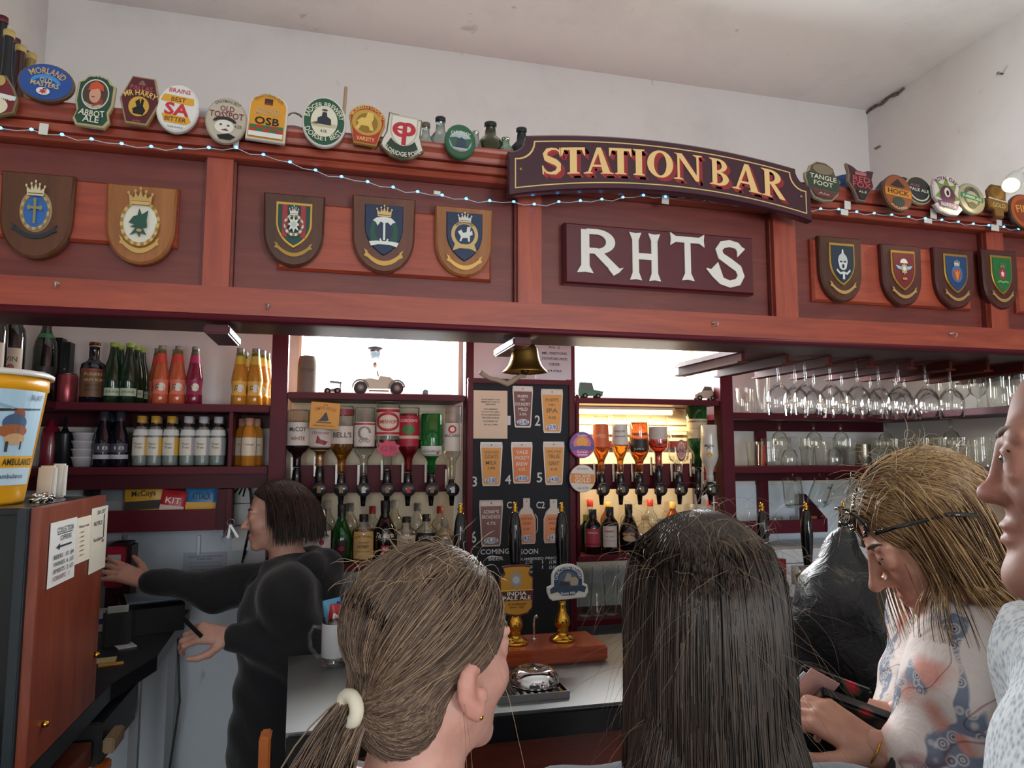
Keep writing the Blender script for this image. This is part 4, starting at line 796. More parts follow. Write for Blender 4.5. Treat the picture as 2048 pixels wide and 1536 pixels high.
# ---- right-hand glass shelving, turning along the side wall
gs = unit('glass_shelving', 'maroon L-shaped shelving for beer glasses in the corner', 'shelving', (X(1470), YF, 1.5))
RD = .26; xs0 = PD_[1] + .002
R1, R2, R3 = 1.823, 1.597, U(2010, 1092, 2.3).z
for z in (R1, R2):
    pbox(gs, 'shelf', (xs0, YF, z - TH), (XR - .002, YW - .008, z), MAR, .002)
    pbox(gs, 'side_shelf', (XR - RD, 1.4, z - TH), (XR - .002, YF - .001, z), MAR, .002)
    pbox(gs, 'shelf_batten', (xs0, YW - .035, z - .07), (XR - .03, YW - .008, z - TH), MARD)
pbox(gs, 'side_shelf', (XR - RD, 1.4, 1.36 - TH), (XR - .002, YF - .001, 1.36), MAR, .002)
pbox(gs, 'stud', (X(1513, YW - .02), YW - .034, 1.28), (X(1531, YW - .02), YW - .0085, R1 - .07), MAR, .002)
zq0, zq1 = U(1570, 1070, YF).z, U(1570, 1043, YF).z
q = unit('glass_cloth_trough', 'small maroon wall trough with slanted end on the white board', 'shelf', (X(1570), YF, zq0))
pbox(q, 'front_board', (X(1485), YF + .05, zq0), (X(1662), YF + .064, zq1), MAR, .002)
pbox(q, 'base_board', (X(1485), YF + .064, zq0), (X(1662), YW - .036, zq0 + .012), MAR, .002)
for xx in (1482, 1660):
    mb = MB(); x0 = X(xx); poly = [(YF + .05, zq0), (YW - .036, zq0), (YW - .036, zq1 + .1), (YW - .07, zq1 + .1), (YF + .05, zq1)]
    mb.add([(x0, a, b) for a, b in poly] + [(x0 + .012, a, b) for a, b in poly], [(0, 1, 2, 3, 4), (9, 8, 7, 6, 5)] + [(i, (i + 1) % 5 + 0, (i + 1) % 5 + 5, i + 5) for i in range(5)], MAR); mb.build('end_board', q, -Vector(q.location))
# white chest fridge under it
fr = unit('white_fridge', 'white low fridge top under the small maroon trough', 'fridge', (X(1600), YF, 0))
pbox(fr, 'body', (X(1470), YF - .05, 0.0), (X(1760), YW - .04, 1.2), mat('c9ccd0', .35), .01)
pbox(fr, 'lid', (X(1468), YF - .06, 1.205), (X(1762), YW - .03, 1.26), mat('d5d8da', .3), .008)
# ================================================================== front counter
ZK = 1.08
bar = empty('bar_counter', 'long black-topped bar counter with wooden front', 'bar counter', (.7, 1.8, 0))
def kpart(name, a, b, m_, bev=0.): return pbox(bar, name, a, b, m_, bev)
YK0, YK1, XK0, XK1 = 1.575, 2.145, -.085, XR - .3
TOPM, nt, b = nodes_of('black_laminate'); b.inputs['Base Color'].default_value = s2l('23282d'); b.inputs['Roughness'].default_value = .46; b.inputs['IOR'].default_value = 2.5
b.inputs['Specular IOR Level'].default_value = .7; bump(nt, b, noise(nt, coords(nt, (1, 1, 1)), 260, 2), .08, .001)
mb = MB(); poly = [(XK0 - .03, YK1), (XK0, YK0), (XK1, YK0), (XK1, YK1)]
mb.add([(x, y, ZK - .035) for x, y in poly] + [(x, y, ZK) for x, y in poly], [(3, 2, 1, 0)[::-1], (4, 5, 6, 7)] + [(i, (i + 1) % 4, (i + 1) % 4 + 4, i + 4) for i in range(4)], TOPM); mb.build('counter_top', bar, -Vector(bar.location))
kpart('edge_trim', (XK0 + .001, YK0 - .012, ZK - .06), (XK1, YK0 - .0005, ZK - .004), mat('14161a', .25), .004)
kpart('front_panel', (XK0 + .03, YK0 + .06, .02), (XK1, YK0 + .085, ZK - .061), wood('bar_front', '3a1712', '4e2018', '5f2b1f', 'x', .35), 0)
kpart('front_rail', (XK0 + .03, YK0 + .04, ZK - .16), (XK1, YK0 + .0595, ZK - .062), wood('bar_rail', '5a241a', '702f20', '82402b', 'x', .3), .004)
kpart('end_panel', (XK0 + .002, YK0 + .087, .02), (XK0 + .028, YK1 - .04, ZK - .036), mat('2a1a18', .5))
kpart('end_post', (XK0 - .058, YK0 + .06, .0), (XK0 - .034, YK0 + .12, ZK - .03), ORANGEW, .004)
kpart('plinth', (XK0 + .03, YK0 + .1, 0), (XK1, YK1 - .1, .0195), BLACKM)
# pump platforms
pl = empty('pump_platform', 'polished red wooden block carrying the beer pumps on the counter', 'platform', (.4, 1.85, ZK))
ZP = ZK + .042
pr = UZ(1216, 1291, ZP); prb = UZ(1185, 1264, ZP); print('platform', pr, prb)
YP0, YP1 = pr.y, pr.y + .17
def plat(parent, xa, xb):
    MB().cbox((0, 0, 0), (xb - xa, YP1 - YP0, .042), REDW, bev=.005).build('block', parent, Vector(((xa + xb) / 2, (YP0 + YP1) / 2, ZK + .0215)) - Vector(parent.location))
plat(pl, .1, pr.x)
pl2 = empty('pump_platform', 'polished red wooden pump block beyond the long-haired girl', 'platform', (1.2, 1.85, ZK))
x2a = UZ(1545, 1290, ZP).x; x2b = x2a + .5
plat(pl2, x2a, x2b)
# ---- hand pumps
HANDLE = [(0, 0), (.011, 0), (.012, .01), (.0105, .03), (.0125, .06), (.017, .10), (.0195, .135), (.019, .165), (.015, .19), (.010, .203), (.0095, .206), (0, .206)]
KNOB = [(0, 0), (.0085, 0), (.0085, .004), (.006, .006), (.009, .011), (.0085, .016), (.005, .019), (.0065, .023), (.005, .028), (0, .03)]
BASE = [(.0, 0), (.044, 0), (.046, .004), (.042, .009), (.03, .016), (.02, .022), (.0185, .03), (.022, .035), (.0185, .04), (.026, .052), (.029, .062), (.024, .078), (.015, .096), (.0125, .118), (.014, .135), (.0, .14)]
def pump(px, py_top, label, clipf=None, y=None):
    Y = (YP0 + YP1) / 2 if y is None else y
    top = U(px, py_top, Y); o = empty('beer_pump', label, 'beer pump', (top.x, Y, ZP + .0005), group='hand pumps on the bar')
    H = top.z - ZP; s = .82
    MB().lathe([(r * s, z * s) for r, z in BASE], BRASS, 28).build('brass_base', o)
    z0 = .13 * s; k = (H - z0 - .026) / .206
    MB().lathe([(r * .98, z * k) for r, z in HANDLE], BLACKG, 24).build('handle', o, (0, 0, z0))
    MB().lathe([(r * .95, z * .9) for r, z in KNOB], BRASS, 16).build('finial', o, (0, 0, z0 + .206 * k))
    return o, Y
def front_clip(o, Y, px0, py0, px1, py1, shape, rim, face, items):
    yy = Y - .028; c = U((px0 + px1) / 2, (py0 + py1) / 2, yy); hw = (U(px1, py0, yy).x - U(px0, py0, yy).x) / 2; hh = (U(px0, py0, yy).z - U(px0, py1, yy).z) / 2
    pcl = MB().prism(scaled(shape, hw, hh), -.004, .004, mat(rim, .35), .0015).build('pump_clip', o, c - Vector(o.location))
    MB().prism(scaled(shape, hw * .93, hh * .93), -.0048, -.003, mat(face, .3)).build('clip_face', pcl)
    art(items, hw, hh).build('clip_artwork', pcl, (0, -.005, 0))
    MB().tube([(0, .004, -hh * .3), (0, .02, -hh * .3)], .006, BRASS, 8).build('clip_bracket', pcl)
CE = [(-.9, -.85), (-.75, -1), (.85, -.9), (1, -.6), (.95, -.2), (.78, -.1), (.78, .3)] + ell(0, .3, .78, .7, 0, 180, 14)[1:] + [(-.78, -.15), (-1, -.25), (-1, -.5)]
IPA = [(-.85, -.75), (-.6, -.92), (0, -1), (.6, -.92), (.9, -.7), (.95, .5), (.75, .62), (.7, .72), (.82, .95), (.4, 1), (-.4, 1), (-.82, .95), (-.7, .72), (-.8, .6), (-1, .5)]
pump(921, 1008, 'black-handled pump directly over the ponytailed girl')
o, Y = pump(1030, 1006, 'black-handled pump with amber clip bearing a grey star')
front_clip(o, Y, 998, 1129, 1068, 1233, IPA, '5a2a20', 'b98428', [('P', '4a1c20', [(-.9, -.38), (.92, -.38), (.92, 0), (-.9, 0)]), ('P', 'e0b050', rect(-.92, 0, .92, .04)), ('P', '8d8d90', star(-.05, .42, .42, .24, 6)), ('P', 'b0b0b2', ell(-.05, .42, .2, .14)), ('T', 'e8e0d4', 'INDIA', 0, -.1, .55, .075), ('T', 'e8e0d4', 'PALE ALE', 0, -.27, .78, .075), ('T', '5a3a1a', 'A traditional', 0, -.5, .5, .04), ('T', '5a3a1a', 'pale ale', 0, -.62, .4, .04)])
o, Y = pump(1123, 1006, 'black-handled pump with white and blue arched clip')
front_clip(o, Y, 1094, 1127, 1176, 1200, CE, 'd6d4cc', 'd9d7d0', [('P', '27425e', [(-.68, -.2), (.68, -.2), (.68, .3)] + ell(0, .3, .68, .56, 0, 180, 14)[1:]), ('P', '4f5f74', [(-.45, -.2), (.45, -.2), (.45, .2)] + ell(0, .2, .45, .42, 0, 180, 10)[1:]), ('P', 'a0988e', [(-.2, .05), (-.05, .5), (.1, .5), (.25, .05)]), ('P', 'b09a86', ell(.3, 0, .2, .28)), ('P', '3a3438', [(-.45, -.2), (-.4, .1), (0, 0), (.1, -.2)]), ('T', 'd9dde0', 'CHURCH END BREWERY', 0, .48, .6, .1, 170), ('P', '33465a', [(-.88, -.35), (-.7, -.2), (.7, -.2), (.88, -.3), (.8, -.6), (.5, -.5), (.3, -.72), (-.3, -.72), (-.5, -.5), (-.85, -.6)]), ('T', 'd9dde0', 'Goats Milk', 0, -.6, .36, .08)])
pump(1523, 1005, 'black-handled pump just past the long-haired girl')
o, Y = pump(1611, 1004, 'black-handled pump with yellow and green clip')
front_clip(o, Y, 1593, 1130, 1662, 1195, IPA, '6a5a2a', '2f3a2a', [('P', 'c9a43a', [(-.9, .1), (.95, .1), (.8, .62), (-.8, .62)]), ('T', '3a2f14', 'JEFFERSON', 0, .36, .7, .13), ('P', '6f8a4a', ell(0, -.3, .6, .4)), ('P', '3f8a9a', ell(.4, -.3, .2, .3)), ('P', '8a8a90', rect(-.8, .66, .8, .92))])
pump(1686, 1003, 'black-handled pump rising by the blonde woman\'s forehead')
# swan-neck glass spout by the pale ale pump
pg = U(1068, 1290, YP1 - .06)
tag(MB().tube([(0, 0, 0), (0, 0, .05), (.001, -.002, .062), (.006, -.004, .068), (.009, -.004, .06)], .0035, CHROME, 8).lathe([(.008, 0), (.008, .003), (0, .004)], CHROME, 12).build('steel_spout', None, (pg.x, YP1 - .06, ZP + .0005)), 'little steel spout on the pump block between two pumps', 'spout')
# ---- drip trays
def drip(px0, px1, py_f, label):
    a, b = UZ(px0, py_f, ZK + .012), UZ(px1, py_f, ZK + .012); w = b.x - a.x; d = .17; cx = (a.x + b.x) / 2; y0 = (a.y + b.y) / 2
    o = empty('drip_tray', label, 'drip tray', (cx, y0 + d / 2, ZK + .0005))
    mb = MB()
    for p, q in (((-w / 2, -d / 2, 0), (w / 2, d / 2, .003)), ((-w / 2, -d / 2, .003), (w / 2, -d / 2 + .004, .016)), ((-w / 2, d / 2 - .004, .003), (w / 2, d / 2, .016)), ((-w / 2, -d / 2 + .004, .003), (-w / 2 + .004, d / 2 - .004, .016)), ((w / 2 - .004, -d / 2 + .004, .003), (w / 2, d / 2 - .004, .016))): mb.box(p, q, STEEL)
    mb.build('tray', o)
    for i in range(9):
        x = -w / 2 + w * (i + 1) / 10; MB().box((x - .004, -d / 2 + .005, .012), (x + .004, d / 2 - .005, .0145), CHROME).build('grille_slat', o)
    return o
drip(990, 1146, 1392, 'steel slatted drip tray on the counter under the pumps')
def steel_dish(px, py, r, label):
    p = UZ(px, py, ZK + .02)
    o = MB().lathe([(r * .98, 0), (r, .004), (r * .93, .02), (r * .72, .034), (r * .5, .036), (r * .3, .030), (r * .15, .034), (0, .036)], CHROME, 32).build('steel_dish', None, (p.x, p.y, ZK + .0166)); return tag(o, label, 'dish')
steel_dish(1068, 1362, .062, 'upturned shiny steel dish resting on the drip tray')
o = steel_dish(1600, 1334, .06, 'shiny steel dish on the counter beside the black jacket'); o.location.z = ZK + .0005
# ---- mug of snack packets
mp = UZ(668, 1336, ZK); mg = empty('glass_tankard', 'glass tankard wrapped in white paper holding snack packets at counter end', 'tankard', (mp.x, mp.y + .03, ZK + .0005))
r = .034
MB().lathe([(0, 0), (r * .96, 0), (r, .004), (r, .012), (r * .97, .014), (r, .13), (r * .96, .13), (r * .93, .016), (0, .012)], GLASSB, 24).build('glass_body', mg)
MB().lathe([(r * 1.01, .024), (r * 1.02, .026), (r * 1.03, .112), (r * 1.02, .113)], mat('cfd0d4', .6), 24, cap=False).build('paper_wrap', mg)
MB().tube([(-r, 0, .10), (-r - .022, 0, .105), (-r - .032, 0, .085), (-r - .03, 0, .05), (-r - .012, 0, .025), (-r, 0, .022)], .0055, GLASSB, 8).build('handle', mg)
def sachet(name, loc, rot, w, h, c1, c2, txt, label, tc='f0e8e0'):
    mb = MB(); n = 6
    v = []
    for s in (-1, 1):
        for i in range(n + 1):
            for j in range(n + 1):
                u, t = i / n * 2 - 1, j / n * 2 - 1; v.append((u * w / 2, s * .009 * max(0, 1 - u ** 4) * max(0, 1 - t ** 4) + .0015 * math.sin(5 * u + 3 * t), t * h / 2))
    f = []; N = (n + 1) ** 2
    for s in (0, 1):
        for i in range(n):
            for j in range(n): q = (s * N + i * (n + 1) + j, s * N + (i + 1) * (n + 1) + j, s * N + (i + 1) * (n + 1) + j + 1, s * N + i * (n + 1) + j + 1); f.append(q if s == 0 else q[::-1])
    mb.add(v, f, mat(c1, .3), True)
    o = mb.build(name, None, loc, rot)
    tag(o, label, 'snack packet')
    it = [('P', c2, rect(-.94, -.5, .94, -.05))] + ([('T', tc, txt, 0, .3, .6, .2)] if txt else [])
    art(it, w / 2, h / 2, -.011).build('printed_panel', o)
    return o
M_ = Vector(mg.location)
sachet('snack_packet', M_ + Vector((.006, -.004, .118)), (.1, .1, .1), .05, .09, 'b3262c', 'd8d4d0', 'M', 'red snack packet in the glass tankard')
sachet('snack_packet', M_ + Vector((-.004, .016, .128)), (-.05, -.15, .2), .05, .09, '5aa0c9', 'd8e4ea', '', 'light blue snack packet in the glass tankard')
sachet('snack_packet', M_ + Vector((.014, .006, .122)), (.05, .25, -.2), .04, .085, '27447f', 'c02a30', '', 'dark blue snack packet in the glass tankard')
# brass bell under the canopy
YBL = 1.86; pb = U(1050, 745, YBL); BL = empty('brass_bell', 'brass bell hanging below the canopy above the chalkboard', 'bell', (pb.x, YBL, pb.z))
sb = PXM(1050, 745, YBL) * 43
prof = [(1, 0), (1.0, .03), (.9, .14), (.76, .3), (.66, .55), (.6, .85), (.55, 1.1), (.44, 1.24), (.2, 1.32), (.0, 1.34)]
MB().lathe([(sb * .93, .004)] + [(sb * a, sb * z_) for a, z_ in prof], BRASSD, 36, cap=False).build('bell_body', BL)
mb = MB(); mb.tube([(0, 0, sb * 1.33), (0, 0, ZB - pb.z - .0045)], .008, BRASSD, 10); mb.build('hanger', BL)
MB().ball((0, 0, .004), .012, mat('4a3a22', .4, .8)).tube([(0, 0, .01), (0, 0, sb * 1.1)], .003, STEEL, 6).build('clapper', BL)
rp = [U(a, b, YBL - .01) for a, b in ((1052, 752), (1040, 752), (1030, 758), (1022, 764), (1015, 768), (1005, 764), (995, 760), (980, 757), (968, 750), (960, 744))]
MB().tube([p - Vector(BL.location) for p in rp], [.004, .006, .007, .0075, .008, .0075, .0065, .006, .0065, .007], mat('a08a72', .9), 8).build('rope_lanyard', BL)
# paper price list behind the bell
pn = U(1108, 722, YBB); s = PXM(1108, 722, YBB)
o = MB().cbox((0, 0, 0), (s * 70, .002, s * 70), mat('c9cbd2', .7)).build('cider_notice', None, U(1107, 722, YBB - .01)); tag(o, 'white paper price notice partly hidden behind the brass bell', 'notice')
art(lines('3a3a42', ('No. 2', .75, .3, .06), ('MR. WESTONS', .42, .7, .07), ('STOWFORD PRESS', .12, .72, .07), ('CIDER', -.18, .3, .07), ('£4.60pt', -.55, .4, .08)), s * 35, s * 35).build('printed_text', o, (.004, -.0012, 0))
# ================================================================== left end of the bar
sb_ = empty('side_counter', 'black side counter with till behind the tall cabinet', 'counter', (-.75, 2.3, 0))
mb = MB(); poly = [(XL + .004, YW - .01), (XL + .004, 1.3), (-.53, 1.3), (-.53, 2.0), (-.477, 2.238), (-.505, YW - .01)][::-1]
n = len(poly); poly = poly[::-1]
mb.add([(x, y, ZK - .04) for x, y in poly] + [(x, y, ZK) for x, y in poly], [tuple(range(n))[::-1], tuple(range(n, 2 * n))] + [(i, (i + 1) % n, (i + 1) % n + n, i + n) for i in range(n)], mat('1b1d21', .3)); mb.build('worktop', sb_, -Vector(sb_.location))
for x, y in ((-.53, 2.25), (-.53, 2.72), (-.6, 2.1)):
    MB().box((x - .012, y - .012, 0), (x + .012, y + .012, ZK - .041), mat('8d9095', .4, .5)).build('leg', sb_, -Vector(sb_.location))
MB().cbox((-.62, 2.06, ZK - .11), (.2, .3, .1), mat('16181c', .4), bev=.004).build('cash_drawer', sb_, -Vector(sb_.location))
MB().tube([(-.515, 2.7, ZK - .04), (-.5, 2.71, .8), (-.53, 2.7, .5), (-.56, 2.72, .2)], .004, mat('3a3d42', .5), 6).build('cable', sb_, -Vector(sb_.location))
hf = empty('bar_hatch', 'hinged pine bar flap with dark top below the cabinet', 'bar flap', (-.5, 1.7, .95))
pbox(hf, 'flap_board', (-.72, 1.34, .93), (-.535, 1.895, .985), wood('hatch_wood', '4a2016', '5e2c1e', '703a28', 'y', .35), .003)
pbox(hf, 'flap_edge', (-.533, 1.34, .90), (-.505, 1.95, .925), wood('hatch_edge', '9a4a14', 'b9611f', 'cf7a30', 'y', .3), .004)
pbox(hf, 'flap_bracket', (-.515, 1.9, .95), (-.49, 1.99, .985), mat('8a7458', .5), .004)
# cabinet on the counter
cb = empty('tall_cabinet', 'black cabinet with reddish wooden side panel carrying the yellow bucket', 'cabinet', (-.75, 1.7, ZK + .0005))
ZCT = 1.553
pbox(cb, 'body', (XL + .02, 1.56, ZK + .001), (-.57, 1.9, ZCT - .012), mat('0f1216', .3), .004)
pbox(cb, 'top_board', (XL + .02, 1.53, ZCT - .0115), (-.568, 1.9, ZCT), mat('14181c', .25), .003)
dr = pbox(cb, 'door_panel', (-.548, 1.5, ZK + .001), (-.53, 1.878, ZCT + .003), CABW, .001)
pbox(cb, 'front_seal', (-.567, 1.49, ZK + .001), (-.5485, 1.54, ZCT + .001), mat('1c252b', .5), .002)
for py in (1108, 1378, 1490):
    pass
for yy, zz in ((1.86, 1.19), (1.57, 1.14)):
    MB().lathe([(.006, 0), (.007, .004), (.004, .01), (0, .011)], BRASS, 10, rot=Euler((0, PI / 2, 0)).to_matrix()).build('knob', cb, Vector((-.5298, yy, zz)) - Vector(cb.location))
def sheet(name, corners, items, label, thick=.001, col='d9d8d4'):
    """paper on the cabinet side (plane X=-.53): corners by pixel, given TL, TR, BR, BL"""
    P = [UX(a, b, -.5285) for a, b in corners]; c = sum(P, Vector()) / 4
    ys = sorted(p.y for p in P); hw = (ys[2] + ys[3] - ys[0] - ys[1]) / 4; zs = sorted(p.z for p in P); hh = (zs[2] + zs[3] - zs[0] - zs[1]) / 4
    o = MB().cbox((0, 0, 0), (hw * 2, thick, hh * 2), mat(col, .7)).build(name, None, (-.5292 + thick, c.y, c.z), (0, 0, PI / 2)); tag(o, label, 'paper sheet')
    art(items, hw, hh, -thick / 2 - .0002).build('printed_text', o); return o
sheet('opening_times_sheet', ((101, 1048), (153, 1033), (148, 1152), (94, 1180)), [('T', '5a5a60', 'COLLECTION', .1, .72, .62, .09), ('P', '3a3a44', rect(-.5, .58, .66, .61)), ('T', '5a5a60', 'OFFERS', .15, .46, .42, .08), ('P', '23233a', [(-.55, .2), (-.3, .3), (-.3, .23), (.6, .23), (.6, .17), (-.3, .17), (-.3, .1)]), ('T', '4a4a52', 'BEERS  10  £4', .05, -.1, .75, .07), ('T', '4a4a52', 'WINES  6  £5', .05, -.32, .75, .07), ('T', '4a4a52', 'SPIRITS  2  £3', .05, -.54, .75, .07), ('T', '8a6a6a', 'CRISPS  1', -.1, -.76, .6, .07)], 'white printed price sheet with an arrow on the cabinet side')
sheet('narrow_list', ((153, 1037), (182, 1030), (178, 1117), (150, 1130)), [('T', '5a5040', 'Please note', 0, .6, .7, .06)] + [('T', '5a5040', '- item', -.3, .35 - .2 * k, .35, .04) for k in range(6)], 'narrow cream list in the middle of the cabinet side', col='e0d6c4')
sheet('message_sheet', ((184, 1020), (215, 1008), (210, 1133), (176, 1150)), [('T', '4a463e', 'NOTICE', -.2, .5, .5, .07), ('T', '4a463e', 'See below', -.1, .0, .55, .06), ('P', '2a2a30', rect(.5, .0, .58, .75)), ('P', 'b33a4a', ell(.5, -.1, .1, .05, n=8)), ('T', '4a463e', '26 27', .1, .85, .5, .06)], 'overlapping handwritten cream sheets at the far cabinet edge', col='d6cfc0')
# ---- yellow charity bucket
pbk = Vector((UX(0, 900, -.76).x, 0, 0))
BK = empty('collection_bucket', 'yellow charity collection bucket with a helicopter picture on cabinet', 'bucket', (-.735, 1.66, ZCT + .0005))
hB = .262; r0, r1 = .108, .137
YEL, nt, b = nodes_of('yellow_plastic'); b.inputs['Base Color'].default_value = s2l('e3a01c'); b.inputs['Roughness'].default_value = .35
MB().lathe([(0, 0), (r0 * .97, 0), (r0, .006), (r1, hB - .03), (r1 + .003, hB - .028), (r1 + .003, hB), (r1 - .004, hB), (r1 - .006, hB - .02), (r0 - .004, .008), (0, .006)], YEL, 48).build('bucket_body', BK)
MB().lathe([(r1 + .004, hB - .002), (r1 + .011, hB - .004), (r1 + .012, hB + .004), (r1 + .004, hB + .009), (0, hB + .012)], mat('d8d4cc', .35), 48).build('lid', BK)
def x_strips(poly, w=.16):
    """cut a flat outline into upright strips so that it can bend around a bottle"""
    xs = [p[0] for p in poly]; a, b = min(xs), max(xs)
    if b - a <= w * 1.05: return [poly]
    def half(P, x, keep_left):
        R = []
        for i in range(len(P)):
            p, q = P[i - 1], P[i]; ip, iq = (p[0] <= x) == keep_left or p[0] == x, (q[0] <= x) == keep_left or q[0] == x
            if ip != iq: t = (x - p[0]) / (q[0] - p[0] + 1e-12); R.append((x, p[1] + t * (q[1] - p[1])))
            if iq: R.append(q)
        return R
    n = int(math.ceil((b - a) / w)); out = []
    for i in range(n):
        q = half(half(list(poly), a + (b - a) * i / n, False), a + (b - a) * (i + 1) / n, True)
        if len(q) >= 3: out.append(q)
    return out
def wrap(items, hw, hh, rad, zc, a0, dr=0.):
    """artwork wrapped on a cone/cylinder of radius rad(z); a0 = facing angle"""
    mb = MB()
    lvl = 0; last = None
    for it in items:                            # every printed colour lies a hair above the one before
        if it[0] == 'T' or it[1] != last: lvl += last is not None
        last = it[1]
        grp = [('P', it[1], q) for q in x_strips(it[2])] if it[0] == 'P' else [it]
        a_ = art(grp, hw, hh, -.00016 * lvl - (.0003 if lvl else 0), 0.)
        o_ = len(mb.v); mb.v += a_.v
        for f_, m_i, s_ in zip(a_.f, a_.mi, a_.sm): mb.f.append(tuple(k + o_ for k in f_)); mb.mi.append(mb.m(a_.mats[m_i])); mb.sm.append(s_)
    nv = []
    for x, y, z in mb.v:
        r = (rad(zc + z) if callable(rad) else rad) - y + dr; a = a0 + x / (rad(zc) if callable(rad) else rad)
        nv.append((r * math.cos(a), r * math.sin(a), zc + z))
    mb.v = nv; return mb
def grid_rect(x0, z0, x1, z1, n=14): return [(x0 + (x1 - x0) * i / n, z0) for i in range(n + 1)] + [(x1 - (x1 - x0) * i / n, z1) for i in range(n + 1)]
def wrap_band(col, x0, z0, x1, z1, n=14):
    return [('P', col, rect(x0 + (x1 - x0) * i / n, z0, x0 + (x1 - x0) * (i + 1.01) / n, z1)) for i in range(n)]
rb = lambda z: r0 + (r1 - r0) * (z - .006) / (hB - .036)
af = math.atan2(-1.66, .735) + .4
it = wrap_band('a8c6da', -1, -.15, 1, 1) + wrap_band('d8a028', -1, -.36, 1, -.15) + wrap_band('b9d0de', -1, -.66, 1, -.36)
it += [('P', '2a2c34', [(-.5, .62), (.0, .66), (.9, .7), (.9, .67), (.1, .62), (-.5, .58)]), ('P', '8aa2b4', [(-.6, .9), (.3, .68), (.2, .66), (-.6, .8)]), ('P', '8a4a34', ell(.36, .56, .12, .12, n=12)), ('P', '3f5878', ell(.3, .42, .24, .16)), ('P', '9a5a34', ell(.28, .28, .3, .12)), ('P', 'c09a72', ell(.34, .14, .22, .1)), ('P', '3a3a3c', rect(.16, -.08, .22, .1)), ('P', '3a3a3c', rect(.46, -.04, .5, .1)), ('P', 'd6dee4', rect(-.95, -.12, -.1, .1)), ('T', '23262c', 'SUPPORT', -.55, -.02, .4, .07), ('T', '2a2416', 'YOUR LOCAL AIR AMBULANCE', 0, -.255, .92, .06), ('T', '4a5a6a', 'www.theairambulance', .1, -.5, .6, .04), ('T', '5a6a7a', 'RAF', .7, .88, .16, .05)]
wrap(it, .1, .115, rb, .115, af, .0014).build('wrap_label', BK)
# coins / chain beside it
kx = UZ(98, 990, ZCT); ck = empty('chain_heap', 'heap of shiny chain links beside the yellow bucket', 'chain', (kx.x + .01, 1.70, ZCT + .0005))
kx = Vector((-.595, 1.7, ZCT))
ck.location = kx + Vector((0, 0, .0005))
for i in range(12):
    a = random.uniform(0, 6.28); q = Vector((random.uniform(-.02, .012), random.uniform(-.028, .03), .004 + .008 * random.random() * (i > 4) * 2)); R2_ = Euler((random.uniform(-.6, .6), random.uniform(-.6, .6), a)).to_matrix()
    MB().tube([R2_ @ Vector((.011 * math.cos(t), .007 * math.sin(t), 0)) for t in np.linspace(0, 2 * PI, 13)[:-1]], .0026, CHROME, 6, True).build('link', ck, q)
# white paper bags behind the bucket
for k, (px0, px1, py0, py1, l) in enumerate(((78, 108, 932, 1000, 'white paper bag right behind the bucket'), (104, 128, 928, 1000, 'second white paper bag farther behind the bucket'))):
    y = 1.82 + .03 * k; a, b = U(px0, py0, y), U(px1, py1, y)
    hh_ = a.z - ZCT; w_ = b.x - a.x
    mb = MB().cbox((0, 0, hh_ / 2), (w_, .026, hh_), mat('c9c4bc', .8), bev=.004); mb.v = [(x + .12 * z * (1 if x > 0 else .6) * .3, y_ * (1 - .5 * z / hh_), z) for x, y_, z in mb.v]
    tag(mb.build('paper_bag', None, ((a.x + b.x) / 2, y, ZCT + .0008)), l, 'paper bag')
# ---- till terminal and clutter on the side counter
tp = UZ(295, 1262, ZK); tl_ = empty('till_terminal', 'black till terminal with tilted screen on the side counter', 'till', (tp.x, tp.y + .03, ZK + .0005), (0, 0, .35))
mb = MB(); pr_ = [(-.08, 0), (.08, 0), (.08, .105), (-.06, .092), (-.08, .08)]
mb.add([(-.09, a, b) for a, b in pr_] + [(.09, a, b) for a, b in pr_], [(0, 1, 2, 3, 4)[::-1], (5, 6, 7, 8, 9)] + [(i, (i + 1) % 5, (i + 1) % 5 + 5, i + 5) for i in range(5)], mat('101216', .35)); mb.build('case', tl_)
mb = MB().cbox((0, .01, .1), (.15, .11, .004), mat('7d8a9c', .2), Euler((.093, 0, 0)).to_matrix()); mb.build('screen', tl_)
o = MB().cbox((0, 0, .05), (.075, .05, .1), mat('15171b', .35), bev=.006).build('receipt_printer', None, UZ(232, 1290, ZK) + Vector((0, 0, .0005)), (0, 0, .3)); tag(o, 'black receipt printer beside the till terminal', 'printer')
MB().cbox((.0, -.02, .102), (.055, .002, .04), mat('d8d8d4', .7), Euler((.5, 0, 0)).to_matrix()).build('receipt', o)
for px, py, w, d, c, ang, l in ((246, 1290, .05, .10, 'd3d6da', .5, 'white slip of paper lying by the till'), (212, 1322, .05, .05, 'c9b98a', .2, 'cream card at the cabinet edge of the side counter'), (222, 1330, .06, .02, 'c9903a', .3, 'yellow pencil stub on the side counter')):
    p = UZ(px, py, ZK); tag(MB().cbox((0, 0, .0015), (w, d, .003), mat(c, .7)).build('paper_slip', None, p + Vector((0, 0, .0006)), (0, 0, ang)), l, 'paper slip')
p = UZ(222, 1262, ZK); o = MB().cbox((0, 0, .03), (.06, .08, .06), mat('d0d2d4', .6), bev=.002).build('small_carton', None, p + Vector((-.045, .03, .0005)), (0, 0, .2)); tag(o, 'white and blue carton behind the till', 'carton')
art([('P', '2f4a9a', rect(-.9, -.2, .9, .4))], .028, .028, -.0405).build('printed_stripe', o, (0, 0, .03))
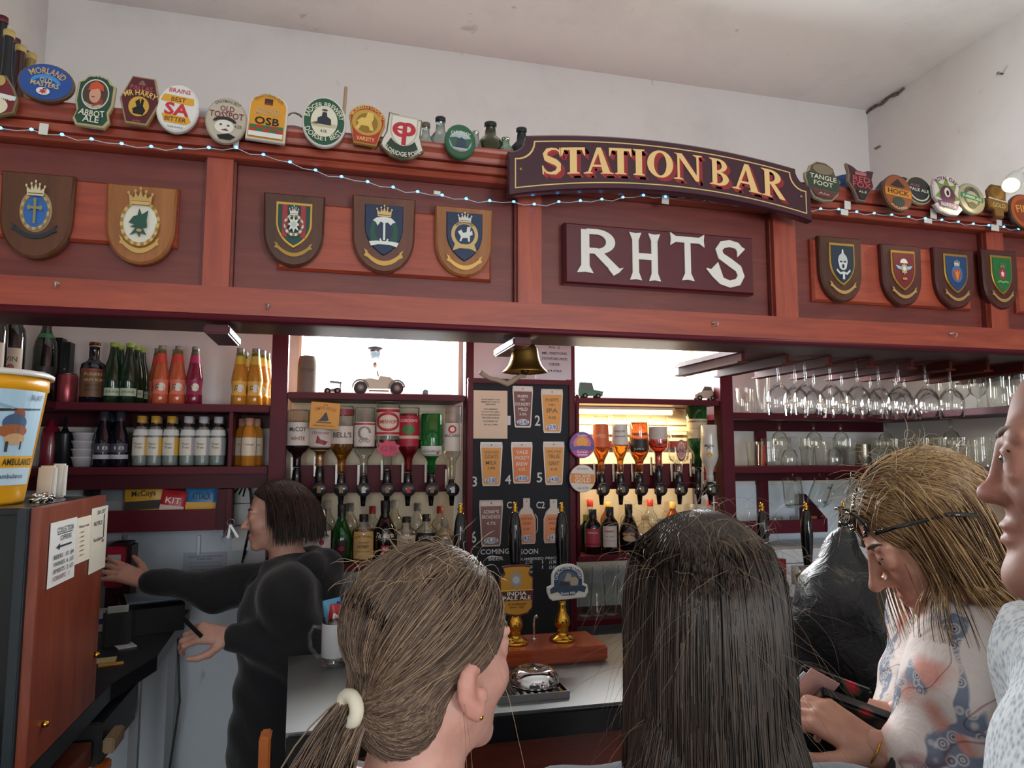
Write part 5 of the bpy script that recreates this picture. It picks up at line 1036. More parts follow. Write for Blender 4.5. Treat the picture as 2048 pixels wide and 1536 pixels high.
# card reader being touched
cr = U(228, 1150, 2.62); o = empty('card_till', 'red and black card terminal on the wall under the barmaid hand', 'card terminal', (cr.x, 2.62, ZK + .0005))
h = U(228, 1090, 2.62).z - ZK
MB().cbox((0, .09, h / 2), (.075, .1, h), mat('3a1420', .4), bev=.01).build('stand', o)
MB().cbox((-.005, .028, h * .72), (.06, .03, h * .5), mat('a3203a', .35), bev=.006).build('reader', o)
MB().cbox((-.005, .0115, h * .78), (.04, .002, .05), mat('b8bcc4', .3)).build('screen', o)
# sockets, cables and notice on the white wall
el = empty('electric_box', 'white electrical switch box with dark cables on the wall by the barmaid', 'electrical box', U(487, 1030, YW - .04))
for (py0, py1) in ((968, 1005), (1008, 1048), (1052, 1100)):
    a, b = U(466, py0, YW - .04), U(503, py1, YW - .04); MB().cbox((0, 0, 0), (b.x - a.x, .03, a.z - b.z), mat('d0d2d2', .4), bev=.003).build('cover', el, (a + b) / 2 - Vector(el.location))
for k in range(3):
    pts = [U(470 + 8 * k, 985 + 4 * k, YW - .06), U(485 + 4 * k, 965, YW - .075), U(500, 972 + 6 * k, YW - .07), U(505, 1000 + 20 * k, YW - .065), U(498 - 3 * k, 1060 + 12 * k, YW - .06), U(490 - 3 * k, 1110 + 8 * k, YW - .05)]
    MB().tube([p - Vector(el.location) for p in pts], .003, BLACKM, 6).build('cable', el)
ky = empty('key_bunch', 'bunch of keys hanging beside the snack trough', 'keys', U(462, 1045, YF - .01))
for k in range(4):
    a = -.5 + .35 * k; MB().cbox((.012 * math.sin(a) * 2, -.004 * k, -.028), (.008, .002, .05), STEEL if k % 2 else mat('3a3a40', .4), Euler((0, -a, 0)).to_matrix()).build('key', ky)
MB().tube([(.012 * math.cos(t), 0, .012 * math.sin(t)) for t in np.linspace(0, 2 * PI, 13)[:-1]], .0015, STEEL, 6, True).build('ring', ky)
s = PXM(410, 1130, YW); o = MB().cbox((0, 0, 0), (88 * s, .002, 62 * s), mat('b9c2d2', .7)).build('wall_notice', None, U(410, 1134, YW - .009)); tag(o, 'bluish printed notice on the white wall behind the barmaid arm', 'notice')
art(lines('4a5468', ('NOTICE TO ALL VOLUNTEERS AND STAFF', .72, .75, .05), ('PLEASE CHECK', .56, .35, .05), ('All notes to be checked and given in change', .3, .72, .04), ('at the end of every shift by the duty manager', .05, .75, .04), ('please sign the book', -.15, .6, .04)), s * 44, s * 31).build('printed_text', o, (0, -.0012, 0))
for px in (250, 398):
    a = U(px, 1090, YW - .02); tag(MB().cbox((0, 0, 0), (.01, .02, .07), mat('b9bcc0', .4, .4), bev=.001).build('shelf_bracket', None, a), 'pale metal bracket under the snack trough ' + ('near the cabinet' if px == 250 else 'near the notice'), 'bracket', 'trough brackets')
# ================================================================== bottles
def P_(pts): return [(a / 1000, b / 1000) for a, b in pts]
PROF = {   # radius, height in mm
    'j2o': P_([(0, 0), (27, 0), (29, 3), (29, 30), (26, 45), (26.5, 60), (29.5, 78), (29.5, 92), (26, 112), (20, 140), (16, 165), (13, 185), (12.5, 196), (0, 196)]),
    'beer': P_([(0, 0), (29, 0), (30.5, 3), (30.5, 95), (28, 120), (18, 155), (13.5, 185), (13, 205), (0, 205)]),
    'mixer': P_([(0, 0), (26, 0), (27.5, 3), (27.5, 70), (27, 100), (24, 118), (15, 135), (13, 150), (13, 160), (0, 160)]),
    'round': P_([(0, 0), (37, 0), (39, 4), (39, 110), (36, 128), (22, 138), (15.5, 146), (15, 190), (17, 192), (17, 200), (0, 200)]),
    'champ': P_([(0, 0), (27, 0), (28, 3), (28, 75), (25, 105), (16, 140), (12, 160), (12, 192), (0, 192)]),
    'wine': P_([(0, 0), (36, 0), (38, 4), (38, 180), (34, 205), (19, 235), (15, 250), (15, 300), (0, 300)]),
    'spirit': P_([(0, 0), (36, 0), (38, 4), (38, 150), (35, 172), (20, 195), (15, 210), (14, 262), (0, 262)]),
    'square': P_([(0, 0), (38, 0), (41, 4), (41, 140), (38, 155), (20, 172), (15, 185), (15, 225), (0, 225)]),
    'tia': P_([(0, 0), (34, 0), (37, 5), (41, 60), (42, 110), (36, 150), (22, 190), (15, 215), (14, 275), (0, 275)]),
    'flare': P_([(0, 0), (32, 0), (34, 4), (34, 60), (36, 120), (38, 160), (30, 195), (17, 225), (14, 250), (14, 290), (0, 290)]),
}
def prof_h(pr, z):
    zs = [p[1] for p in pr]; return float(np.interp(z, zs, [p[0] for p in pr]))
def bottle(kind, loc, H, R, body, label, name='bottle', cap=None, bands=(), inv=False, liquid=None, level=1., group=None, cat='bottle', four=False):
    """bands: (z0, z1, colour, arc, items); z as share of the height measured upright; cap: (colour, z share)"""
    pr0 = PROF[kind]; h0 = pr0[-1][1]; r0_ = max(p[0] for p in pr0); kz_, kr = H / h0, R / r0_
    pr = [(r * kr, z * kz_) for r, z in pr0]
    fl_ = (lambda z: H - z) if inv else (lambda z: z)
    full = [(r, fl_(z)) for r, z in pr]
    if inv: full = full[::-1]
    n = 4 if four else 24; rot = Euler((0, 0, PI / 4)).to_matrix() if four else None
    if four: full = [(r * 1.3, z) for r, z in full]
    o = MB().lathe(full, body, n, rot=rot, smooth=not four).build(name, None, loc); tag(o, label, cat, group)
    if liquid:
        lv = level * H                       # liquid fills from the neck upwards when inverted, from the base otherwise
        zs = np.linspace(.004, lv, 14) if not inv else np.linspace(H - lv, H - .002, 14)
        lp = [(max(prof_h(pr, z) - .0022, .001), fl_(z)) for z in zs]
        if inv: lp = lp[::-1]
        MB().lathe(lp, liquid, 20).build('liquid', o)
    if cap:
        z0, z1 = cap[1] * H, H * 1.012; rr = prof_h(pr, z0 + .001) + .0012
        cp_ = [(rr, fl_(z0)), (rr, fl_(z1)), (0, fl_(z1 + .0005))]
        MB().lathe(cp_[::-1] if inv else cp_, cap[0] if not isinstance(cap[0], str) else mat(cap[0], .35), 16, cap=False).build('cap', o)
    a0 = math.atan2(-loc[1], -loc[0])
    for z0, z1, col, arc, items in bands:
        zc, hh_ = (z0 + z1) / 2 * H, (z1 - z0) / 2 * H; rr = prof_h(pr, zc) + .0006; hw_ = rr * arc
        bg = sum((wrap_band(col, -1, -1 + .4 * q, 1, -.6 + .4 * q, 12) for q in range(5)), []) if col else []
        it = bg + list(items)
        zz = fl_(zc)
        sl = lambda z: prof_h(pr, max(0, min(H, fl_(z)))) + .0007
        if four:
            mb = art(it, R * .82, hh_, 0, .0002); ca, sa = math.cos(a0 + PI / 2), math.sin(a0 + PI / 2)
            mb.v = [(x, -R * .925 + y, zz + z) for x, y, z in mb.v]
        else: mb = wrap(it, hw_, hh_, sl, zz, a0)
        mb.build('paper_label', o)
    return o
def flip(items):
    out = []
    for it in items:
        if it[0] == 'P': out.append(('P', it[1], [(-x, -z) for x, z in it[2]]))
        else: out.append(it)
    return out
def at(px, Y, z): return (X(px, Y, 900), Y, z + .0006)
DGREEN = mat('12351f', .08, trans=.35, coat=.3); PEACH = mat('c9633f', .1, trans=.25, coat=.5); PURP = mat('7d1838', .1, trans=.2, coat=.5); YELB = mat('c98a2c', .1, trans=.25, coat=.5)
DARKB = mat('12100f', .07, coat=.4); ORNG = mat('c8862e', .12, trans=.2, coat=.5); NAVYB = mat('10131f', .07, coat=.5)
J2I = [('P', 'd8d4c8', ell(.1, 0, .45, .55)), ('P', '3a7a4a', ell(.2, 0, .28, .36)), ('P', 'e8e4d8', ell(.2, 0, .14, .2)), ('T', '3a4a3a', 'J2', -.42, 0, .26, .4, 0, .2)]
g = 'bottled drinks on the upper shelf'
def j2o(px, Y, body, neck, label, foil):
    return bottle('j2o', at(px, Y, SH1), .205, .028, body, label, 'juice_bottle', (mat('8a8a86', .3, .6), .95), [(.17, .42, foil, 1.1, J2I), (.72, .87, neck, 3.1, []), (.88, .93, '3a6a3a', 3.1, [])], group=g)
j2o(315, 2.67, PEACH, 'd0453a', 'peach-orange juice bottle nearest the green bottles', 'd0705a'); j2o(307, 2.75, PEACH, 'd0453a', 'peach-orange juice bottle tucked behind the first peach one', 'd0705a')
j2o(349, 2.67, PEACH, 'd0453a', 'peach-orange juice bottle beside the purple one', 'd0705a'); j2o(344, 2.76, PEACH, 'd0453a', 'peach-orange juice bottle behind the second peach one', 'd0705a')
j2o(383, 2.67, PURP, 'a8285a', 'single purple-red juice bottle on the upper shelf', '8a2048')
j2o(474, 2.67, YELB, 'c9a83a', 'yellow juice bottle leftmost of the yellow group', 'd6a84a'); j2o(483, 2.75, YELB, 'c9a83a', 'yellow juice bottle at the back of the yellow group', 'd6a84a'); j2o(505, 2.67, YELB, 'c9a83a', 'tallest yellow juice bottle in the middle of its group', 'd6a84a'); j2o(518, 2.71, YELB, 'c9a83a', 'yellow juice bottle just left of the maroon post', 'd6a84a'); j2o(527, 2.77, YELB, 'c9a83a', 'yellow juice bottle tight behind the maroon post', 'd6a84a')
for px, Y, l in ((218, 2.66, 'front dark green beer bottle next to the brown-labelled bottle'), (230, 2.73, 'second dark green beer bottle in the row'), (250, 2.66, 'third dark green beer bottle with a pale label'), (264, 2.73, 'fourth dark green beer bottle leaning against the others'), (274, 2.79, 'rearmost dark green beer bottle by the wall')):
    bottle('beer', at(px, Y, SH1), .208, .029, DGREEN, l, 'beer_bottle', ('8aa83a', .94), [(.12, .25, 'a8b8a0', 1.0, [('T', '3a5a3a', 'BITBURGER', 0, 0, .7, .3)])], group=g)
bottle('round', at(178, 2.69, SH1), .212, .041, NAVYB, 'squat dark rum bottle with brown label and cork', 'rum_bottle', ('a5764a', .93), [(.1, .56, '6b4a34', 1.15, [('T', 'c9a878', 'PUSSERS', 0, .6, .6, .1), ('T', 'c9a878', 'NAVY RUM', 0, .2, .6, .1), ('P', '8a3a34', rect(-.9, .82, .9, .95)), ('T', '3a2418', 'BRITISH', 0, -.2, .5, .1), ('T', '3a2418', 'ROYAL', 0, -.5, .5, .1)])], group=g)
o = MB().lathe([(0, 0), (.03, 0), (.032, .004), (.032, .098), (.028, .104), (0, .105)], mat('a34a52', .3, .5), 20).build('drinks_can', None, at(127, 2.74, SH1)); tag(o, 'pink drinks can between the dark cartons and the rum', 'can'); MB().lathe([(.0285, .1045), (.026, .1075), (0, .1078)], STEEL, 20).build('can_lid', o)
# dark bottles and cartons in the corner
WB = mat('0c1412', .06, coat=.5)
side = [(XL + .06, 2.02), (XL + .13, 2.06), (XL + .07, 2.12), (XL + .14, 2.17), (XL + .07, 2.23), (XL + .14, 2.28), (XL + .07, 2.35), (XL + .14, 2.4)]
for k, (x, y) in enumerate(side):
    bottle('wine', (x, y, SH1 + .0006), .30, .036, WB, ('front', 'second', 'third', 'fourth', 'fifth', 'sixth', 'seventh', 'rearmost')[k] + ' dark wine bottle in the side wall row', 'wine_bottle', (('1a1a20', '6a2028', '2a2a2c', '7a6a3a')[k % 4], .8), [(.16, .48, 'b8ac98', .9, [('T', '4a3a30', 'VIN', 0, .3, .5, .16), ('P', '8a3a3a', ell(0, -.3, .3, .3))])], group='wine bottles along the side wall')
bottle('wine', at(78, 2.70, SH1), .31, .036, WB, 'tall dark bottle with a green neck band in the corner', 'liqueur_bottle', ('14161a', .86), [(.72, .77, '2f7a4a', 3.1, []), (.15, .4, '2a2a2e', .9, [('T', 'c9c4b8', 'B', 0, 0, .3, .5)])], group=g)
for k, (px, Y, w, h, l) in enumerate(((100, 2.77, .05, .235, 'black whisky carton in the corner with gold print'), (117, 2.8, .05, .225, 'second black carton beside the pink can'))):
    o = MB().cbox((0, 0, h / 2), (w, w, h), mat('17181c', .35), bev=.002).build('whisky_carton', None, at(px, Y, SH1)); tag(o, l, 'carton'); art([('P', '8a7444', rect(-.6, .1, .6, .16)), ('P', '8a7444', rect(-.6, -.3, .6, -.26)), ('T', 'b39a60', 'MALT', 0, -.1, .5, .08), ('P', '3a3c44', ell(0, .5, .4, .16))], w / 2, h / 2, -w / 2 - .0004).build('printed_face', o, (0, 0, h / 2))
# lower shelf
g = 'mixers on the lower shelf'
TON = mat('ccd8d4', .1, trans=.5)
for k, px in enumerate((281, 309, 341, 375, 405, 435)):
    gold = k < 3
    nm = ('first', 'second', 'third')[k % 3]
    bottle('mixer', at(px, 2.66, SH2), .172, .0275, thin_glass('tonic_glass', 'f2f8f6', .9, .06) if k == 0 else bpy.data.materials['tonic_glass'], nm + (' gold-labelled tonic bottle' if gold else ' silver-labelled soda bottle') + ' on the lower shelf', 'tonic_bottle', (('c9a040' if gold else 'b9bec2'), .88), [(.22, .58, 'd6d4c8', 1.2, [('P', 'c9a23c' if gold else '9aa0a8', rect(.35, -1, 1, 1)), ('T', '6a6a5a', 'Fever', -.25, .3, .4, .14, 0, .3), ('T', '6a6a5a', 'Tree', -.25, -.1, .35, .14, 0, .3)]), (.62, .74, 'd0d6d2', 1.2, [])], group=g, liquid=TON, level=.8)
for k, px in enumerate((282, 310, 342, 376, 406, 436)):
    bottle('mixer', at(px + 3, 2.75, SH2), .172, .0275, bpy.data.materials['tonic_glass'], ('first', 'second', 'third', 'fourth', 'fifth', 'sixth')[k] + ' tonic bottle of the rear row on the lower shelf', 'tonic_bottle', ('b9b29a', .88), [], group=g)
for px, Y, l in ((484, 2.71, 'orange mixer bottle leftmost behind the partition'), (497, 2.645, 'orange mixer bottle in the middle of three'), (511, 2.71, 'orange mixer bottle rightmost of three')):
    bottle('mixer', at(px, Y, SH2), .168, .0265 if px != 491 else .0275, ORNG, l, 'orange_mixer_bottle', ('b98a72', .86), [(.22, .6, 'd6cdb8', 1.1, [('T', '7a6a4a', 'Orange', 0, .2, .6, .14, 0, .3)])], group=g)
for px, Y, l in ((205, 2.66, 'dark small wine bottle beside the white cups'), (238, 2.66, 'dark small wine bottle next to the tonic bottles'), (222, 2.75, 'dark small wine bottle behind the other two')):
    bottle('champ', at(px, Y, SH2), .186, .03, NAVYB, l, 'small_wine_bottle', ('3a3c48', .84), [(.14, .22, 'b9bcc4', 1.2, []), (.26, .42, '4a4c5c', 1.0, [('T', 'c9ccd6', '18', 0, 0, .5, .4)])], group=g)
cs = empty('cup_stack', 'stack of white foam cups on the lower shelf', 'cups', at(166, 2.68, SH2))
for k in range(4): MB().lathe([(.027, 0), (.033, .026), (.036, .03), (.036, .034), (.031, .034), (.026, .004), (0, .004)], mat('c9ccd2', .6), 20).build('cup', cs, (0, 0, k * .027))
o = MB().lathe([(0, 0), (.026, 0), (.028, .004), (.03, .11), (.03, .118), (.012, .12), (.006, .135), (.005, .17), (0, .171)], mat('22252b', .3, .3), 20).build('drinks_shaker', None, at(128, 2.70, SH2)); tag(o, 'dark cocktail shaker with a metal spout beside the cup stack', 'shaker')
o = MB().lathe([(0, 0), (.03, 0), (.031, .004), (.03, .1), (.024, .13), (.012, .14), (.01, .16), (0, .161)], mat('7d2030', .25, coat=.4), 20).build('red_flask', None, at(100, 2.71, SH2)); tag(o, 'red bottle on the lower shelf behind the bucket', 'bottle')
# snack packets
zt_ = zt0 + .0165
def bag(px, py, w, h, c1, c2, txt, label, Y=2.66, tc='1a1a1a', rz=0., tilt=0.):
    sachet('snack_packet', U(px, py, Y), (-.12, tilt, rz), w, h, c1, c2, txt, label, tc)
bag(289, 1000, .125, .13, 'c99a2a', '2a2620', 'McCoys', 'yellow and black crisp packet in the trough', tilt=-.06)
bag(345, 1010, .08, .1, 'a8242c', 'c9b0ac', 'KIT', 'red snack packet beside the yellow packet', 2.65, 'e8d0cc', .1, .15)
bag(337, 1003, .07, .1, '9c2028', 'c0404a', '', 'red snack packet behind the first red one', 2.72, rz=-.1, tilt=-.2)
bag(362, 990, .08, .12, 'b02830', '8a1c24', '', 'tall red snack packet at the back of the trough', 2.78, tilt=.08)
bag(403, 1003, .105, .12, '2f7ab4', 'd9a83a', 'ATTACK', 'bright blue crisp packet in the trough', 2.67, '2a2a30', tilt=.03)
bag(238, 1000, .12, .15, '7d828a', '8d929a', '', 'crumpled grey plastic bag at the trough end', 2.70)
bag(205, 1000, .1, .14, '24262c', '1c1e24', '', 'black plastic bag at the dark trough end', 2.72)
# ================================================================== optics
AMB_ = mat('c07818', .05, trans=.75, coat=.3); AMB2 = mat('b5581a', .05, trans=.7); REDL = mat('a81c2c', .05, trans=.6); GRN = mat('1f8a3c', .05, trans=.55, coat=.3); DRK = mat('2a1216', .06); PINKL = mat('a03028', .05, trans=.6)
def optic(px, ptop, pneck, kind, R, body, label, bands=(), liquid=None, level=.5, col='1a1c22', badge='8a6a3a', y=YF + .07, cap=None):
    """inverted bottle in an optic; ptop: pixel of the bottle base (on top), pneck: pixel of the neck end"""
    t, b_ = U(px, ptop, y), U(px, pneck, y); H = min(t.z, SHW - .025) - b_.z
    o = bottle(kind, (t.x, y, b_.z), H, R, body, label, 'inverted_bottle', cap, bands, True, liquid, level, 'spirit bottles in the optics', 'spirit bottle')
    d = empty('optic_measure', 'black optic measure below ' + label.replace('inverted ', 'the '), 'optic', (t.x, y, b_.z - .001), group='optic measures')
    zo = U(px, 978, y).z - b_.z
    MB().lathe([(0, 0), (.011, 0), (.014, -.01), (.016, -.03), (.016, zo + .02), (.02, zo + .014), (.02, zo - .016), (.012, zo - .024), (.009, zo - .05), (.008, zo - .062), (0, zo - .062)][::-1], mat('101216', .2, coat=.3), 16).build('chamber', d)
    MB().cbox((0, .027, -.012), (.014, .024, .03), mat('b9b4ae', .4, .3), bev=.002).build('clamp', d)
    MB().cbox((-.018, .03, .0), (.008, .006, .075), mat('c9c4bc', .35, .3), bev=.001).build('bracket_strip', d)
    bd = MB().lathe([(.026, 0), (.026, .004), (.024, .0055), (0, .0058)], mat('23252b', .15, coat=.5), 24, rot=Euler((PI / 2, 0, 0)).to_matrix()).build('badge', d, (0, -.0215, zo))
    art([('P', badge, rect(-.3, -.5, .3, .2)), ('P', badge, ell(0, .2, .3, .3, n=12))], .024, .024).build('badge_print', bd, (0, -.006, 0))
    return o
W = 'd6d2c8'
optic(597, 820, 935, 'square', .042, GLASSB, 'inverted jug of dark liqueur at the left post', [(.22, .62, 'cfccc4', 1.2, [('T', '8a2a34', 'WHITE', 0, -.4, .5, .16), ('T', '3a3a40', 'McCOY', 0, .4, .6, .2)])], DRK, .42)
optic(642, 838, 932, 'round', .042, GLASSB, 'inverted whisky bottle below the yellow bird box', [(.2, .68, 'd0c4c0', 1.3, [('P', '8a3038', [(-.3, -.3), (.3, -.5), (.5, -.2), (0, .0), (-.2, .4)]), ('T', 'a8606a', 'Grouse', 0, .6, .6, .14, 0, .3)])], AMB_, .55)
optic(686, 812, 948, 'spirit', .041, GLASSB, 'inverted amber whisky bottle with large capital letters on white', [(.3, .56, 'cfcac0', 1.2, [('T', '3a3a3a', "BELL'S", 0, 0, .75, .3)]), (.05, .14, '8a3a44', 3.1, [])], AMB_, .5)
optic(730, 815, 950, 'spirit', .039, GLASSB, 'inverted clear rum bottle with white label', [(.22, .58, W, 1.3, [('P', '8a8a88', band(0, .1, .3, .4, .5, .55, 0, 300)), ('T', '6a6a68', 'OVD', 0, -.55, .4, .14), ('P', 'a83a40', rect(-1, .75, 1, .9))])], GLASSD, .3, badge='c9c9c4')
optic(777, 795, 940, 'spirit', .045, GLASSB, 'tallest inverted vodka bottle with red and white label', [(.1, .5, 'd0c9bc', 1.2, [('P', 'b02a34', ell(0, 0, .9, .7)), ('P', 'd8ccb8', ell(0, 0, .7, .5)), ('T', 'a8242e', 'SMIRNOFF', 0, 0, .7, .14), ('P', 'b02a34', rect(-1, .7, 1, .92)), ('P', 'b02a34', rect(-1, -.92, 1, -.75))])])
optic(818, 815, 945, 'spirit', .041, GLASSB, 'inverted crimson pink gin bottle', [(.14, .6, 'a82438', 1.2, [('P', 'c9b8a0', rect(-1, -.5, 1, -.3)), ('P', '3a7a3a', ell(0, .1, .5, .3)), ('T', 'e8d0d0', "GORDON'S", 0, .7, .7, .1)])], REDL, .9, badge='b02838')
optic(864, 828, 945, 'square', .042, GRN, 'inverted bright green gin bottle', [(.55, .72, 'd0d4cc', 1.2, [('T', '6a7a6a', "Gordon's", 0, 0, .7, .3, 0, .3), ('P', 'b03a40', ell(.5, -.4, .12, .3))])])
optic(905, 812, 958, 'spirit', .036, GLASSB, 'inverted clear white rum bottle at the bay end', [(.24, .62, W, 1.2, [('P', 'b0343c', ell(0, .55, .36, .3)), ('T', '3a3a3c', 'BACARDI', 0, .1, .7, .1), ('P', 'e0d8c8', ell(0, .55, .2, .16))])], GLASSD, .3, badge='c9c9c4')
p = U(777, 897, YF + .02); s = PXM(777, 897, YF + .02)
o = MB().prism(scaled(star(0, 0, 1, .78, 9, 20), 25 * s, 18 * s), -.001, .001, mat('c9506a', .6)).build('price_star', None, (p.x, YF + .022, p.z)); tag(o, 'pink star-shaped price tag on the tall vodka bottle', 'price tag'); art([('T', '8a2a44', '£2.80', 0, 0, .6, .3)], 25 * s, 18 * s).build('printed_text', o, (0, -.0013, 0))
# yellow grouse box sign on top
p = U(650, 832, YF + .03); s = PXM(650, 832, YF + .03)
o = MB().cbox((0, 0, 0), (58 * s, .03, 54 * s), mat('d69a3c', .5), bev=.001).build('bird_box_sign', None, (p.x, YF + .02, p.z), (0, .06, 0)); tag(o, 'square yellow box sign with a dark bird above the optics', 'sign')
art([('T', 'a85a34', 'FAMOUS GROUSE', 0, .5, .72, .13, 50), ('T', '6a4a24', 'THE', 0, .82, .14, .05), ('P', '2a2c38', [(-.5, -.45), (-.3, -.3), (-.1, .0), (-.02, .2), (.1, .26), (.14, .14), (.2, -.1), (.3, -.35), (.1, -.42)]), ('P', '3a3430', [(-.6, -.5), (.5, -.48), (.45, -.56), (-.5, -.58)]), ('T', '4a3a20', 'FINEST SCOTCH WHISKY', 0, -.78, .75, .05)], 29 * s, 27 * s, -.0155).build('printed_face', o)
# right bay
optic(1201, 832, 945, 'flare', .037, GLASSB, 'inverted orange-red aperitif bottle beside the sunset badge', [(.16, .55, 'd0683a', 1.1, [('T', 'e8c0a0', 'APEROL', 0, 0, .6, .16)])], mat('d06a1c', .05, trans=.6), .85)
optic(1239, 822, 945, 'flare', .036, GLASSB, 'inverted half-full golden rum bottle with tall label', [(.22, .55, W, 1.1, [('T', '5a5a58', 'SAILOR', 0, .3, .6, .1), ('T', '5a5a58', 'spiced', 0, -.2, .6, .12, 0, .3)])], AMB_, .48)
optic(1277, 842, 945, 'flare', .043, GLASSB, 'inverted deep amber whisky bottle with black label', [(.36, .6, '2a2624', .9, [('T', 'c9c0b0', 'JURA', 0, -.6, .6, .2)])], AMB2, .97)
optic(1315, 835, 932, 'round', .041, GLASSB, 'inverted red liqueur bottle with long black neck', [(.2, .45, 'c9c0b8', 1.1, [])], PINKL, .6)
optic(1356, 862, 945, 'square', .042, GLASSB, 'inverted clear bottle with pink oval label', [(.2, .75, None, 1.0, [('P', 'b86a62', ell(.3, 0, .5, .95)), ('P', 'd6c0b0', ell(.3, 0, .38, .76)), ('P', 'c07a70', ell(.3, 0, .3, .62)), ('T', '2a2a2c', 'VNC', .3, 0, .5, .18)])], GLASSD, .4)
optic(1393, 813, 935, 'spirit', .043, mat('1f5a30', .06, trans=.4, coat=.3), 'inverted green whiskey bottle with cream label', [(.2, .52, 'c9b898', 1.25, [('T', '3a4a38', 'JAMESON', 0, .7, .8, .13), ('T', '6a5a44', 'Irish Whiskey', 0, 0, .5, .07), ('P', 'd8ccb0', rect(-.9, -.6, .9, -.55))])])
optic(1417, 850, 962, 'flare', .037, mat('c9c4ba', .25, coat=.4), 'inverted white coconut rum bottle at the right post', [(.3, .65, None, .8, [('P', 'd09a3c', ell(0, -.3, .4, .25)), ('P', '3a3a3c', stroke([(-.4, .2), (-.1, .4), (.3, .3)], .06)), ('T', '4a4a4c', 'Malibu', 0, .6, .7, .14, 0, .3)])], cap=('d0ccc4', .9), y=YF + .0)
# ================================================================== bottles standing on the lower bar shelf
g = 'spirits standing on the bar shelf'
def stand(px, ptop, kind, R, body, label, bands=(), cap=None, Y=YF + .05, four=False, liquid=None, level=.8):
    t = U(px, ptop, Y); return bottle(kind, (t.x, Y, SHB + .0006), t.z - SHB, R * (1.12 if Y < 2.7 else 1), body, label, 'spirit_bottle', cap, bands, False, liquid, level, g, 'spirit bottle', four)
stand(610, 1035, 'spirit', .034, GLASSB, 'clear spirit bottle with red label hidden beside the barmaid', [(.2, .5, 'b9b4b0', 1.1, [('P', 'b02a34', rect(-1, -.3, 1, .3))])], ('8a2a30', .85))
stand(645, 1020, 'square', .034, GLASSB, 'bourbon bottle with white label and red seal', [(.14, .62, 'd4d2cc', .95, [('T', '2a2a2c', 'JIM BEAM', 0, .62, .7, .12, 50), ('P', 'a8242e', ell(0, .15, .24, .22)), ('T', '3a3a3c', 'BOURBON', 0, -.6, .6, .12), ('P', '8a8a86', rect(-.7, -.85, .7, -.8))])], (CHROME, .8), liquid=AMB2, level=.6)
stand(684, 1010, 'tia', .035, mat('12601f', .05, trans=.55, coat=.4), 'rounded bright green liqueur bottle', [(.12, .4, '2a1a1c', .6, [('P', '8a2028', ell(0, 0, .5, .3))])], ('14161a', .8))
stand(728, 1030, 'square', .038, GLASSB, 'honey whiskey bottle with cream label', [(.1, .66, 'c9a86a', .95, [('T', '4a3418', 'JACK DANIELS', 0, .6, .78, .1, 40), ('T', '6a4a22', 'TENNESSEE', 0, .2, .5, .06), ('T', '3a2a14', 'HONEY', 0, -.1, .5, .12), ('P', '8a6a34', rect(-.8, -.5, .8, -.46))])], ('1a1a1c', .86), liquid=AMB_, level=.7)
stand(771, 1003, 'tia', .041, DARKB, 'black liqueur bottle with white script and red label', [(.3, .6, None, .9, [('T', 'd4d4d0', 'Tia Maria', 0, 0, .85, .28, 0, .3)]), (.1, .3, None, .6, [('P', 'b02a34', rect(-.5, -.2, .5, .8)), ('T', 'd8d4d0', '4d', 0, .3, .3, .3), ('P', 'c9c4c0', rect(-.5, -.7, .5, -.35))])], ('0c0c10', .82))
stand(813, 1035, 'square', .036, GLASSB, 'clear spirit bottle with cream label and red ribbon', [(.2, .6, 'c9bca4', .95, [('T', '4a3a2c', 'SOUTHERN', 0, .45, .75, .14), ('T', '4a3a2c', 'COMFORT', 0, .1, .7, .14), ('P', 'a8242e', ell(0, -.7, .8, .26))])], ('1a1a1c', .88), liquid=AMB_, level=.5)
stand(853, 1030, 'square', .036, GLASSB, 'clear whiskey bottle with black label', [(.12, .62, '1c1c20', .95, [('T', 'c9c9c4', 'JACK DANIELS', 0, .55, .8, .13, 60), ('T', 'c9c9c4', 'Tennessee', 0, .1, .55, .09), ('T', 'c9c9c4', 'WHISKEY', 0, -.3, .6, .1), ('P', 'c9c9c4', rect(-.8, -.7, .8, -.66))])], ('14161a', .86), liquid=AMB2, level=.55)
stand(890, 1040, 'spirit', .036, GLASSB, 'clear bottle with pale liquid by the bay post', [(.2, .5, '9a948a', .8, [])], ('8a8680', .86), liquid=mat('b9a878', .1, trans=.6), level=.6)
stand(1172, 1030, 'wine', .028, mat('163a1e', .07, trans=.3), 'slim green bottle beside the turned post', [], ('b0b83a', .84), Y=YF + .11)
stand(1185, 1020, 'wine', .029, DARKB, 'dark wine bottle with pink-red label', [(.16, .58, 'a83a4a', .95, [('T', 'e0c8c8', 'VERANO', 0, .55, .7, .1), ('P', '7a2430', rect(-1, -.8, 1, -.6))])], ('14161a', .8))
stand(1219, 1015, 'wine', .032, DARKB, 'dark bottle with tall white label beside the pink-labelled one', [(.14, .6, 'd0cdc4', .85, [('T', 'b04a54', "PIMM'S", 0, .5, .7, .12), ('T', '5a5a58', 'No.1 CUP', 0, 0, .5, .06), ('P', '6a6a66', rect(-.8, -.4, .8, -.37))])], ('14161a', .82))
stand(1257, 1010, 'tia', .036, DARKB, 'brown-black cream liqueur bottle with oval label', [(.2, .5, None, .9, [('P', '8a4a34', ell(0, .3, .8, .4)), ('P', 'c9b090', ell(0, -.3, .7, .4)), ('T', 'e0d0b0', 'BAILEYS', 0, .3, .6, .14)])], ('14161a', .82))
